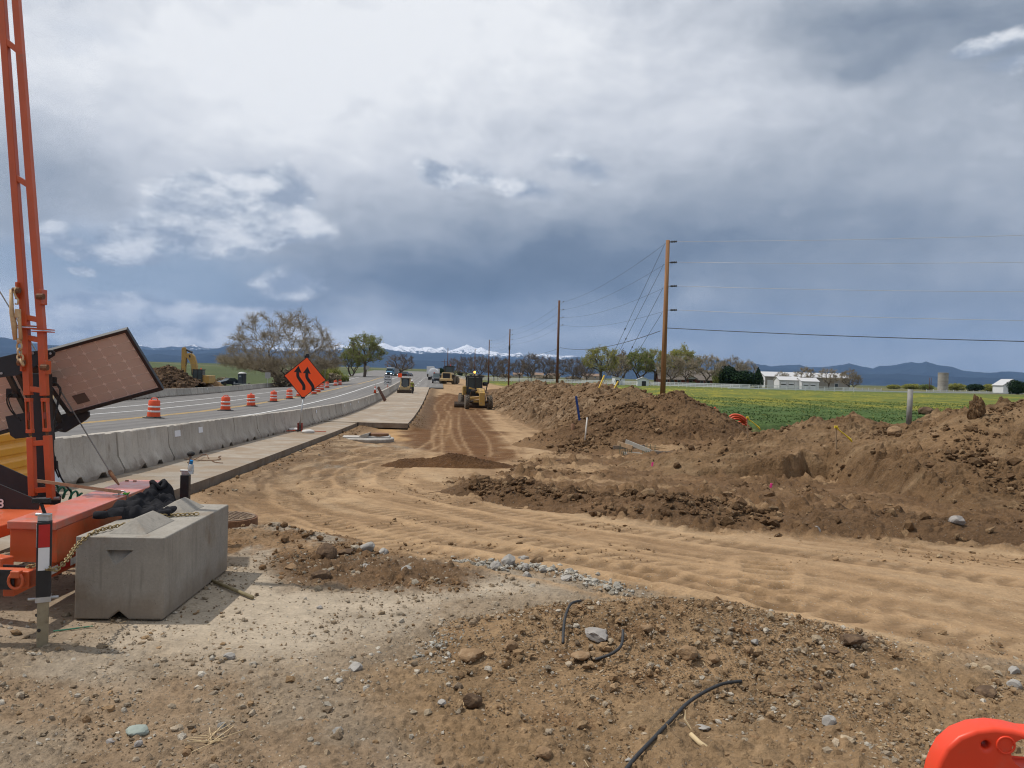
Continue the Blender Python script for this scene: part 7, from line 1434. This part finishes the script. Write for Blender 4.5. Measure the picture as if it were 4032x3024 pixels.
for k, (v, vr) in enumerate(((953, 866), (1034, 972), (1127, 1088), (1221, 1202))):
    a = at(2628, v, 47.0); e = at(4032, vr, 38.0); d = e - a; b = a + d * ((far[0] - a.x) / d.x)
    ins = thing('strain_insulator', nm[k] + ' strain insulator on the tall light brown pole', 'insulator', a, group='strain insulators on the near pole'); q = d.normalized(); MB().tube([q * .12, q * .18], [.02, .02], 6).tube([q * (.18 + .05 * j) for j in range(9)], [.035, .07] * 4 + [.03], 8).build('insulator_string', M_ins, ins); MB().tube([Vector((0, 0, 0)), q * .2], .018, 6).build('clevis', M_steel, ins)
    span(a + q * .6, b, .9, .011, 'power_line', nm[k] + ' bright wire running right from the tall light brown pole', M_wire, 'bright wires to the right'); 
    x2, y2, g2_, h2 = POL[1]; z2 = g2_ + h2 - .15 - k * .62 * h2 / 10.2 * 1.32
    span(a, (x2 + .46, y2, z2), .5, .007, 'power_line', nm[k] + ' faint wire between the nearest two poles', M_wired, 'faint wires between poles')
    for i in range(1, 3):
        xa, ya, ga, ha = POL[i]; xb, yb, gb, hb = POL[i + 1]
        span((xa + .46, ya, ga + ha - .15 - k * .62 * ha / 10.2 * 1.32), (xb + .46, yb, gb + hb - .15 - k * .62 * hb / 10.2 * 1.32), .5, .007, 'power_line', nm[k] + (' faint wire between second and third pole' if i == 1 else ' faint wire between third and fourth pole'), M_wired, 'faint wires between poles')
a = at(2618, 1291, 47.0); e = at(4032, 1305, 38.0); d = e - a; span(a, a + d * 2.6, .5, .022, 'telephone_cable', 'dark telephone cable running right from the tall pole', M_wired, 'telephone cables'); a2 = at(2600, 1303, 47.0); b2 = at(2208, 1369, 86); span(a2, b2, .55, .02, 'telephone_cable', 'dark sagging telephone cable between the nearest two poles', M_wired, 'telephone cables')
xa, ya, ga, ha = POL[1]; xb, yb, gb, hb = POL[2]; span(b2, (xb, yb, gb + hb * .55), .5, .014, 'telephone_cable', 'faint telephone cable between second and third pole', M_wired, 'telephone cables')
anc = [at(2311, 1618, 49.5), at(2372, 1596, 49.2)]; M_guard = pmat('yellow_guard', (.66, .42, .02), .5)
for k, (v, ai, gd) in enumerate(((962, 0, 'top'), (1040, 0, 'second'), (1132, 1, 'third'), (1230, 1, 'lowest'))):
    t = at(2617 - k * 3, v, 47.0); a = anc[ai] + Vector((.15 * (k % 2), .1, 0)); T = thing('guy_wire', gd + ' guy wire from the tall pole down to the soil bank', 'guy wire', a, group='guy wires of the tall pole'); d = t - a
    MB().tube([(0, 0, 0), d], .011, 5).build('strand', M_wired, T)
    for f in (.28, .5): MB().tube([d * f, d * (f + .012)], .035, 6).build('guy_insulator', M_ins, T)
    if k % 2 == 0:
        gv = at(2380, 1477, 49.3) - a if ai == 0 else at(2434, 1501, 49.0) - a; MB().tube([(0, 0, -.4), gv], .05, 8).build('guy_guard', M_guard, T, smooth=True)
# ------------------------------------------------------------------ white fences
M_fw = pmat('white_vinyl', (.74, .75, .76), .5, var=.04)
def fence(path, label, h=1.35, bay=2.7, rails=3):
    x0, y0 = path[0]; T = thing('white_fence', label, 'fence', (x0, y0, float(H(x0, y0)))); L = T.location
    pm = MB().box((0, 0, h / 2), (.15, .15, h)).mesh('post', M_fw); pts = []
    for (xa, ya), (xb, yb) in zip(path[:-1], path[1:]):
        n = max(1, round(math.hypot(xb - xa, yb - ya) / bay)); pts += [(xa + (xb - xa) * k / n, ya + (yb - ya) * k / n) for k in range(n)]
    pts.append(path[-1]); bl = math.hypot(pts[1][0] - pts[0][0], pts[1][1] - pts[0][1]); rm = MB().box((bl / 2, 0, 0), (bl * 1.01, .05, .16)).mesh('rail', M_fw); hs = [h * (.30 + .31 * k) for k in range(rails)]
    for i, (x, y) in enumerate(pts):
        z = float(H(x, y)) - L.z; link('post', pm, T, (x - L.x, y - L.y, z))
        if i < len(pts) - 1:
            q = pts[i + 1]; a = math.atan2(q[1] - y, q[0] - x); dz = float(H(*q)) - L.z - z
            for hh in hs: o = link('rail', rm, T, (x - L.x, y - L.y, z + hh)); o.rotation_euler = (0, -math.atan2(dz, bl), a)
fence([(-22.5, 300), (20, 269), (67, 235), (98, 229)], 'long white three-rail fence along the far side of the field'); fence([(20, 288), (45, 275), (78, 262)], 'second white fence behind the sheds')
for i, (a, b) in enumerate((((64, 236.5), (130, 262)), ((130, 262), (260, 380)))): tag(MB().bar((*a, float(H(*a)) + .25), (*b, float(H(*b)) + .25), .35, .35).build('irrigation_pipe', M_fw), ('left' if i == 0 else 'right') + ' length of white irrigation pipe along the far field edge', 'pipe', 'irrigation pipes')
for u0, u1, Y, lb in ((3320, 3500, 300, 'pale weathered fence behind the bare trees by the barn'), (3650, 3945, 330, 'weathered fence between silo and white farmhouse')):
    a, b = at(u0, 1500, Y), at(u1, 1500, Y); fence([(a.x, Y), (b.x, Y + 6)], lb, 1.1, 3.2, 2)
# ------------------------------------------------------------------ buildings
M_wall = pmat('white_siding', (.70, .71, .72), .6, var=.06); M_tanw = pmat('tan_metal_siding', (.33, .30, .27), .6, var=.08); M_roofw = pmat('pale_metal_roof', (.62, .61, .60), .4, .3, var=.08); M_brick = pmat('red_brick', (.24, .085, .055), .85, var=.2, scale=3); M_shing = pmat('brown_shingle', (.17, .145, .125), .9, var=.2, scale=2); M_dark = pmat('dark_opening', (.02, .02, .022), .6); M_pane = pmat('window_pane', (.06, .075, .09), .1)
def gable(T, x0, x1, y0, y1, z0, ze, zp, wall, roof, ridge='x', ov=.35, name='wall'):
    if ridge == 'x':
        ym = (y0 + y1) / 2; MB().prism([(y0, z0), (y1, z0), (y1, ze), (ym, zp), (y0, ze)], x0, x1, 'x').build(name, wall, T)
        s = (zp - ze) / (ym - y0); MB().prism([(y0 - ov, ze - ov * s + .03), (ym, zp + .03), (y1 + ov, ze - ov * s + .03), (y1 + ov, ze - ov * s + .18), (ym, zp + .2), (y0 - ov, ze - ov * s + .18)], x0 - ov, x1 + ov, 'x').build('roof', roof, T)
    else:
        xm = (x0 + x1) / 2; MB().prism([(x0, z0), (x1, z0), (x1, ze), (xm, zp), (x0, ze)], y0, y1, 'y').build(name, wall, T)
        s = (zp - ze) / (xm - x0); MB().prism([(x0 - ov, ze - ov * s + .03), (xm, zp + .03), (x1 + ov, ze - ov * s + .03), (x1 + ov, ze - ov * s + .18), (xm, zp + .2), (x0 - ov, ze - ov * s + .18)], y0 - ov, y1 + ov, 'y').build('roof', roof, T)
def opening(T, x, z0, z1, w, y, mat=M_pane, frame=M_fw, name='window'):
    o = MB().box((x, y - .03, (z0 + z1) / 2), (w + .2, .06, z1 - z0 + .2)).build(name, frame, T); MB().box((x, y - .07, (z0 + z1) / 2), (w, .04, z1 - z0)).build('pane' if name == 'window' else 'leaf', mat, o)
p = at(2442, 1508, 258); T = thing('shed', 'small white lean-to shed with dark doorway behind the fence', 'shed', (p.x, 258, -.2), R(14)); MB().prism([(-1.7, 0), (1.7, 0), (1.7, 2.0), (-1.7, 2.55)], 0, 3.0, 'y').build('wall', M_wall, T); MB().prism([(-1.9, 2.58), (1.9, 1.98), (1.9, 2.1), (-1.9, 2.7)], -.2, 3.2, 'y').build('roof', M_roofw, T); opening(T, -1.0, 0.02, 1.7, .9, 0, M_dark, M_wall, 'door')
p = at(2532, 1513, 250); T = thing('shed', 'small white gabled shed with dark door left of the tall pole', 'shed', (p.x, 250, -.2), R(-4)); gable(T, -1.75, 1.75, 0, 3.5, 0, 1.9, 2.65, M_wall, M_roofw, 'y', .2); opening(T, .25, .02, 1.55, 1.3, 0, M_dark, M_fw, 'door')
def build_house():
    Y = 305; p = at(2716, 1508, Y); T = thing('brick_house', 'long low red brick house with brown roof and white portico among trees', 'house', (p.x, Y, -.3), R(-3))
    gable(T, -11.5, 13, 0, 10, 0, 2.7, 6.2, M_brick, M_shing, 'x', .6); gable(T, -1.6, 2.4, -2.6, 1.0, 2.75, 2.8, 3.9, M_wall, M_shing, 'y', .3, 'pediment')
    for x in (-1.1, 1.9): MB().box((x, -2.2, 1.4), (.65, .65, 2.8)).build('column', M_brick, T)
    opening(T, .4, .05, 2.2, 1.2, 0, M_dark, M_fw, 'door')
    for x in (-9, -6.5, -4, 4.5, 7, 9.5, 11.5): opening(T, x, .9, 2.2, 1.1, 0)
    MB().box((5, 5, 6.4), (.9, .9, 1.4)).build('chimney', M_brick, T)
build_house()
def build_barn():
    Y = 335; p = at(3012, 1530, Y); T = thing('barn', 'long tan metal barn with pale roof beyond the field', 'barn', (p.x, Y, -.2), R(-2)); gable(T, 0, 35, 0, 14, 0, 4.7, 6.6, M_tanw, M_roofw, 'x', .4)
    MB().prism([(0, 0), (14, 0), (14, 4.6), (7, 6.4), (0, 4.6)], -.05, -.02, 'x').build('gable_end', M_wall, T); MB().box((2.2, -.06, 1.6), (2.6, .1, 3.2)).build('white_door', M_fw, T); opening(T, 5.2, .05, 2.2, 1.0, 0, M_dark, M_fw, 'door'); opening(T, 29.5, 1.0, 2.4, 1.3, 0)
    for x in range(3, 34, 3): MB().box((x + .5, -.02, 2.35), (.10, .05, 4.6)).build('siding_rib', M_tanw, T)
    Y = 312; p = at(3070, 1529, Y); T = thing('garage', 'white garage with four doors and two stepped gables in front of the barn', 'garage', (p.x, Y, -.2), R(-2)); gable(T, .0, 8.5, .6, 8, 0, 3.2, 4.5, M_wall, M_roofw, 'x', .3); gable(T, 7.6, 14.2, -2.6, 6, 0, 2.9, 4.2, M_wall, M_roofw, 'x', .3)
    for x in (1.6, 4.6): opening(T, x, .05, 2.5, 2.3, .6, M_fw, M_tanw, 'garage_door'); MB().box((x, .50, 1.55), (1.9, .03, .35)).build('door_window', M_dark, T)
    for x in (9.2, 11.9): opening(T, x, .05, 2.3, 2.2, -2.6, M_fw, M_tanw, 'garage_door'); MB().box((x, -2.72, 1.45), (1.8, .03, .3)).build('door_window', M_dark, T)
build_barn()
def build_silo():
    Y = 425; p = at(3712, 1537, Y); h = at(3713, 1468, Y).z + .3; T = thing('silo', 'round grey concrete silo standing beyond the field', 'silo', (p.x, Y, -.3)); mt = concrete_mat('silo_stave', (.36, .335, .30), scale=.6, damt=.1); n = 14
    for k in range(n): MB().lathe([(2.56, k * h / n + .03), (2.56, (k + 1) * h / n - .03), (2.50, (k + 1) * h / n)], n=30).build('stave_ring', mt, T, angle=40)
    MB().lathe([(2.62, h - .2), (2.62, h + .05), (2.4, h + .08)], n=30).build('rim', mt, T, angle=40)
build_silo()
Y = 330; p = at(3945, 1550, Y); T = thing('farmhouse', 'white gabled farmhouse half hidden by a dark tree at right edge', 'house', (p.x, Y, -.2), R(-6)); gable(T, .5, 7.5, 0, 9, 0, 3.6, 6.0, M_wall, M_roofw, 'y', .35); opening(T, 3.2, 1.2, 2.6, 1.1, 0); opening(T, 4.0, 4.0, 4.8, .7, 0); opening(T, 5.8, 1.2, 2.6, 1.1, 0)
for k, (u, v, Y, w, lb) in enumerate(((2115, 1487, 900, 14, 'leftmost far tan house beyond the bare tree row'), (2180, 1484, 1000, 16, 'second far tan house beyond the bare tree row'), (2330, 1490, 850, 18, 'rightmost far tan house left of the cottonwood'), (2040, 1482, 1100, 14, 'tiny far white house behind the third pole'))):
    p = at(u, v, Y); T = thing('house', lb, 'house', (p.x, Y, min(p.z, float(H(p.x, Y)) + 1))); gable(T, -w / 2, w / 2, 0, 9, -3, 3.2, 5.6, pmat('far_stucco', (.42, .33, .25), .8), pmat('far_roof', (.25, .17, .12), .9), 'x', .5); opening(T, -w * .2, 1, 2.2, 1.4, 0); opening(T, w * .2, 1, 2.2, 1.4, 0)
# ------------------------------------------------------------------ trees
M_bark = pmat('grey_brown_bark', (.115, .090, .070), .95, var=.3, scale=3); M_twig = pmat('bare_twig', (.30, .25, .172), .95, var=.2, scale=2); M_twigd = pmat('dark_twig', (.16, .13, .11), .95, var=.2, scale=2)
def leaf_mat(name, col):
    mt = pmat(name, col, .75, var=.3, scale=.7, spec=.2); N = NT(mt.node_tree); b = N.n['Principled BSDF']; o = [n for n in N.n if n.type == 'OUTPUT_MATERIAL'][0]
    t = N.n.new('ShaderNodeBsdfTranslucent'); N.l.new(b.inputs['Base Color'].links[0].from_socket, t.inputs[0]); m_ = N.n.new('ShaderNodeMixShader'); m_.inputs[0].default_value = .45
    N.l.new(b.outputs[0], m_.inputs[1]); N.l.new(t.outputs[0], m_.inputs[2]); N.l.new(m_.outputs[0], o.inputs[0]); return mt
M_leafy = leaf_mat('spring_leaf', (.33, .33, .095)); M_leafg = leaf_mat('fresh_leaf', (.22, .255, .075)); M_ever = pmat('evergreen_needle', (.025, .050, .022), .9, var=.4, scale=.8, spec=.1); M_bud = pmat('bud_brown', (.26, .21, .14), .9, var=.3, scale=1)
def colon(seed, h, w, n, stems=1, z0=.3, twigs=10, tl=1.2, rmin=.02, rtop=.3, droop=0.0, leaves=0, lsize=.2, off=0.0, flat=1.0, alpha=.55):
    """tree whose limbs reach out to fill a dome-shaped crown"""
    rng = np.random.default_rng(seed); T = []
    while len(T) < n:
        q = rng.uniform(-1, 1, 3); r = np.linalg.norm(q)
        if .30 < r < 1 and q[2] > -.85 and rng.random() < r ** 1.5:
            k = fbm(np.array([q[0] * 1.7 + seed]), np.array([q[1] * 1.7 + q[2] * 1.3]), seed, 3)[0]; q = q * (.72 + .5 * k)
            z = h * (z0 + (1 - z0) * (q[2] * .5 + .5)) if not droop else h * (z0 + (1 - z0) * max(q[2], -.3 - droop)); T.append((q[0] * w / 2 + off * (1 - abs(q[2])), q[1] * w / 2 * flat, max(z, h * (.14 + .22 * math.hypot(q[0], q[1])))))
    T = np.array(T); T = T[np.argsort(np.linalg.norm(T * [1, 1, .8], axis=1))]
    P = [np.array([0, 0, -.4])]; par = [-1]
    for k in range(stems):
        a = 6.283 * k / stems + rng.uniform(-.4, .4); b = np.array([math.cos(a) * .25, math.sin(a) * .25, 0.0]) * (stems > 1); last = 0
        for j in range(1, 5): P.append(b + np.array([math.cos(a) * .16 * w * (stems > 1), math.sin(a) * .16 * w * (stems > 1), h * z0 * 1.05]) * j / 4 + rng.normal(0, .02 * h, 3) * (j > 1) * (.4 if stems == 1 else 1)); par.append(last); last = len(P) - 1
    A = np.zeros((len(P) + n * 3 + 5, 3)); A[:len(P)] = P; m_ = len(P); pl_ = np.zeros(len(A))
    for i in range(1, m_): pl_[i] = pl_[par[i]] + np.linalg.norm(A[i] - A[par[i]])
    par = par + [0] * (n * 3 + 5); tips = []
    for t in T:
        d = np.linalg.norm((A[1:m_] - t) * [1, 1, 1.15], axis=1) + alpha * pl_[1:m_] + np.where(A[1:m_, 2] > t[2] + .1 * h, .12 * h, 0); i = int(np.argmin(d)) + 1
        p = A[i]; g = p - A[par[i]]; g = g / (np.linalg.norm(g) + 1e-6); L = np.linalg.norm(t - p); last = i
        for j in (1, 2, 3):
            f = j / 3; q = p + (t - p) * f + g * L * .22 * f * (1 - f) * 2 + rng.normal(0, .035 * L, 3) * (j < 3); A[m_] = q; par[m_] = last; pl_[m_] = pl_[last] + np.linalg.norm(q - A[last]); last = m_; m_ += 1
        tips.append(last)
    cnt = np.zeros(m_)
    for t in tips: cnt[t] += 1
    for i in range(m_ - 1, 0, -1): cnt[par[i]] += cnt[i]
    rad = np.maximum(rmin * 1.5, rtop * (cnt / n) ** .48)
    TV, TF, CV, CF, LV, LF = [], [], [], [], [], []
    def seg(V, F, a, b, ra, rb, k):
        d = b - a; d = d / (np.linalg.norm(d) + 1e-9); x = np.cross(d, [0.31, .87, .38]); x /= np.linalg.norm(x); y = np.cross(d, x); o = len(V)
        for c, r in ((a, ra), (b, rb)):
            for q in range(k): an = 6.2832 * q / k; V.append(tuple(c + (x * math.cos(an) + y * math.sin(an)) * r))
        for q in range(k): F.append((o + q, o + (q + 1) % k, o + k + (q + 1) % k, o + k + q))
    for i in range(1, m_):
        big_ = cnt[i] > n * .03; seg(TV if big_ else CV, TF if big_ else CF, A[par[i]], A[i], min(rad[par[i]], rad[i] * 1.35), rad[i], 7 if cnt[i] > n * .12 else 5 if big_ else 3)
    for i in range(1, m_):
        if cnt[i] > 3: continue
        d0 = A[i] - A[par[i]]; d0 /= np.linalg.norm(d0) + 1e-9
        for _ in range(twigs // (1 if i in tips else 2)):
            s_ = A[par[i]] + (A[i] - A[par[i]]) * rng.random(); d = d0 * .6 + rng.normal(0, .55, 3) + [0, 0, .12]; d /= np.linalg.norm(d); l = tl * rng.uniform(.4, 1.0); e = s_ + d * l; seg(CV, CF, s_, e, rmin, rmin * .6, 3)
            for _ in range(2):
                s2 = s_ + d * l * rng.uniform(.25, .9); d2 = d + rng.normal(0, .6, 3); d2 /= np.linalg.norm(d2); e2 = s2 + d2 * l * rng.uniform(.3, .6); seg(CV, CF, s2, e2, rmin * .8, rmin * .5, 3)
                for _ in range(leaves):
                    a = rng.normal(size=3); a /= np.linalg.norm(a); b = np.cross(a, rng.normal(size=3)); b /= np.linalg.norm(b); c = np.cross(a, b); q = e2 + rng.normal(0, lsize * .8, 3); w_ = lsize * rng.uniform(.5, 1.1); k = len(LV); LV.extend([tuple(q - b * w_), tuple(q + c * w_ * .7), tuple(q + b * w_), tuple(q - c * w_ * .7)]); LF.append((k, k + 1, k + 2, k + 3))
    mk = lambda V, F, nm, mt: (lambda me: (me.from_pydata(V, [], F), me.update(), me.materials.append(mt), me)[-1])(bpy.data.meshes.new(nm))
    return mk(TV, TF, 'trunk', M_bark), mk(CV, CF, 'crown', M_twig), (mk(LV, LF, 'foliage', M_leafy) if LV else None)
def tree(proto, loc, label, name, rz=0.0, sc=1.0, sx=1.0, group=None, leafmat=None, twig=None):
    T = thing(name, label, 'tree', loc, rz, group); T.scale = (sc * sx, sc * sx, sc); tr, cr, lf = proto
    link('trunk', tr, T)
    if twig and cr.materials[0] != twig:
        cr = cr.copy(); cr.materials.clear(); cr.materials.append(twig)
    c = link('crown', cr, T)
    if lf:
        if leafmat and lf.materials[0] != leafmat: lf = lf.copy(); lf.materials.clear(); lf.materials.append(leafmat)
        link('foliage', lf, c)
    return T
def tloc(u, Y, z=None): x = at(u, 1480, Y).x; return (x, Y, float(H(x, Y)) if z is None else z)
big = colon(12, 14.6, 23.5, 900, 7, .20, 13, 1.35, .0175, .52, .18, off=-1.0)
tree(big, tloc(1122, 152), 'big bare spreading tree with many stems left of the diamond sign', 'bare_tree', .6, 1.0, 1.0)
cot = [colon(21, 11.0, 10.0, 130, 1, .30, 9, 1.1, .020, .42, leaves=2, lsize=.17), colon(22, 11.0, 9.5, 120, 2, .28, 9, 1.1, .020, .40, leaves=3, lsize=.18)]
bare = [colon(31 + k, 9.0, 7.5, 100, 1, .24, 9, 1.1, .024, .24, 0, 0) for k in range(3)]; old = colon(41, 8.0, 9.5, 90, 1, .25, 7, 1.2, .030, .48)
tree(cot[0], tloc(1436, 225), 'tall cottonwood coming into leaf left of the road crest', 'cottonwood_tree', 0, 1.12, .95, None, M_leafg); tree(cot[1], tloc(1385, 232), 'smaller leafing tree just left of the tall cottonwood', 'cottonwood_tree', 1.2, .78, 1.0, None, M_leafg); tree(old, tloc(1575, 330), 'gnarled bare tree on the crest behind the blue truck', 'bare_tree', .5, 1.2, 1.1, None, None, M_twigd)
ROW = [(1788, 1408), (1836, 1403), (1888, 1400), (1945, 1402), (1960, 1440), (1990, 1410), (2045, 1412), (2092, 1390), (2080, 1430), (2150, 1400), (2200, 1412), (2255, 1410), (2285, 1432), (2310, 1415)]
for i, (u, vt) in enumerate(sorted(ROW)):
    Y = 305 - (i % 3) * 6; loc = tloc(u, Y); h = at(u, vt, Y).z - loc[2]; tree(bare[i % 3], loc, ('leftmost bare tree in the row behind the white fence' if i == 0 else ordw(i + 1) + ' bare tree from left in the row behind the white fence'), 'bare_tree', i * 1.3, h / 9.0, .95, 'bare trees behind the fence', None, M_twigd)
for u, vt, Y, pr, lm, sx, lb, rz in ((2365, 1366, 268, cot[0], M_leafy, 1.05, 'broad cottonwood in young yellow green leaf left of the sheds', .3), (2520, 1378, 300, cot[1], M_leafg, 1.0, 'leafing cottonwood behind the white gabled shed', 2.1), (2580, 1376, 312, cot[0], M_leafy, .9, 'leafing tree just left of the tall brown pole', 3.9), (2680, 1368, 330, cot[1], M_leafy, 1.05, 'tall yellow green tree right of the tall brown pole', 1.1), (2445, 1388, 315, cot[1], M_bud, .8, 'half bare tree between the two cottonwoods', .7)):
    loc = tloc(u, Y); tree(pr, loc, lb, 'cottonwood_tree', rz, (at(u, vt, Y).z - loc[2]) / 11.0, sx, None, lm)
for u, vt, Y, lb, rz in ((2640, 1392, 292, 'bare tree directly right of the tall brown pole in front of brick house', .2), (2700, 1400, 296, 'bare tree left of the white portico', 1.5), (2780, 1395, 290, 'large bare tree right of the white portico', 2.2), (2880, 1402, 300, 'wide bare tree behind the dark evergreens', 3.4), (2940, 1418, 310, 'bare tree at right end of the farmyard grove', 4.0), (2425, 1402, 290, 'bare tree behind the lean-to shed', 5.0), (3078, 1462, 328, 'small bare tree left of the barn roof', .9), (3170, 1444, 326, 'bare tree rising behind the white garage', 2.8), (3265, 1450, 318, 'bare tree in front of the barn wall', 1.9), (3345, 1452, 318, 'bare tree at the right end of the barn', 3.1), (3360, 1470, 316, 'small bare tree right of the barn end', .4)):
    loc = tloc(u, Y); tree(bare[int(u) % 3], loc, lb, 'bare_tree', rz, (at(u, vt, Y).z - loc[2]) / 9.0, 1.15, None, None, M_twig)
def bush(seed, n, mat, shape):
    rng = np.random.default_rng(seed); P = rng.normal(size=(n, 3)); P /= np.linalg.norm(P, axis=1)[:, None]; P *= (rng.random(n) ** .45)[:, None]; P = shape(P, rng)
    a = rng.normal(size=(n, 3)); a /= np.linalg.norm(a, axis=1)[:, None]; b = np.cross(a, rng.normal(size=(n, 3))); b /= np.linalg.norm(b, axis=1)[:, None]; c = np.cross(a, b); w = rng.uniform(.05, .12, n)[:, None]
    V = np.stack([P - b * w, P + c * w * .6, P + b * w, P - c * w * .6], 1).reshape(-1, 3); return mesh_np('foliage', V, np.arange(n * 4).reshape(-1, 4), mat)
lump = lambda P, r: (P * (.75 + .5 * fbm(P[:, 0] * 2.2 + 3, P[:, 2] * 2.2 + P[:, 1], 5, 3))[:, None]) * np.array([1, 1, .9]) + np.array([0, 0, .85]); conif = lambda P, r: np.column_stack([P[:, 0] * (1 - (P[:, 2] + 1) / 2) * 1.1 + P[:, 0] * .12, P[:, 1] * (1 - (P[:, 2] + 1) / 2) * 1.1, (P[:, 2] + 1)])
FB = {'ever': bush(1, 2600, M_ever, lump), 'conif': bush(2, 2600, M_ever, conif), 'leaf': bush(3, 2000, M_leafy, lump), 'green': bush(4, 2000, M_leafg, lump), 'brush': bush(5, 1500, M_bud, lump)}
def shrub(u, vt, Y, wpx, kind, label, cat='shrub', name='shrub', group=None):
    loc = tloc(u, Y); h = at(u, vt, Y).z - loc[2]; T = thing(name, label, cat, loc, (u * .37) % 6.28, group); T.scale = (wpx / FPX * Y / 2,) * 2 + (max(h, .4) / 1.85,)
    MB().cyl((0, 0, -.1), (0, 0, .9), .07, .03, 6).build('trunk', M_bark, T); link('crown', FB[kind], T)
for a in ((2870, 1432, 296, 90, 'ever', 'dark evergreen left of the barn, largest of its clump', 'tree', 'evergreen_tree'), (2925, 1452, 292, 110, 'ever', 'wide dark evergreen in the middle of the clump', 'tree', 'evergreen_tree'), (2985, 1452, 300, 60, 'conif', 'dark conifer touching the barn gable', 'tree', 'evergreen_tree'), (2835, 1440, 300, 70, 'green', 'green bushy tree right of the brick house', 'tree', 'bushy_tree'), (4005, 1490, 315, 70, 'ever', 'dark tree in front of the white farmhouse', 'tree', 'evergreen_tree'), (4050, 1496, 318, 60, 'ever', 'dark tree at the right picture edge', 'tree', 'evergreen_tree'), (2730, 1500, 288, 28, 'green', 'round green shrub by the brick portico'),
          (1262, 1425, 172, 60, 'leaf', 'yellow green shrub right of the big bare tree'), (1312, 1432, 180, 70, 'leaf', 'second yellow green shrub right of the big bare tree'), (1230, 1440, 165, 60, 'brush', 'brown brush under the right side of big bare tree'), (1300, 1462, 176, 90, 'brush', 'low brown brush below the yellow green shrubs'), (1350, 1468, 184, 60, 'green', 'low green shrub at the right of the brush'), (1120, 1460, 150, 100, 'brush', 'brown brush at foot of the big bare tree'), (880, 1482, 175, 70, 'brush', 'dry brush behind the parked sedan'),
          (3520, 1512, 520, 60, 'leaf', 'leftmost pale bush of the far hedge near the silo'), (3590, 1508, 530, 80, 'leaf', 'second pale bush of the far hedge near the silo'), (3650, 1510, 520, 60, 'green', 'green bush left of the silo'), (3770, 1506, 540, 80, 'leaf', 'pale bush directly right of the silo'), (3840, 1508, 530, 70, 'ever', 'dark bush in the far hedge right of the silo'), (3900, 1508, 540, 70, 'leaf', 'pale bush left of the white farmhouse'), (3945, 1514, 520, 50, 'ever', 'dark bush beside the farmhouse gable'),
          (1735, 1445, 420, 46, 'ever', 'dark evergreen clump above the wheel loader cab', 'tree', 'evergreen_tree'), (1812, 1460, 480, 24, 'ever', 'small dark tree left of the fifth pole', 'tree', 'evergreen_tree'), (1990, 1468, 420, 60, 'brush', 'brown brush beyond the fence behind third pole'), (2150, 1474, 430, 90, 'brush', 'wide brown brush beyond the fence, middle of row'), (2260, 1478, 400, 80, 'brush', 'brown brush beyond the fence left of the cottonwood'), (1880, 1472, 440, 70, 'brush', 'brown brush beyond the fence above the grader')):
    shrub(*a)
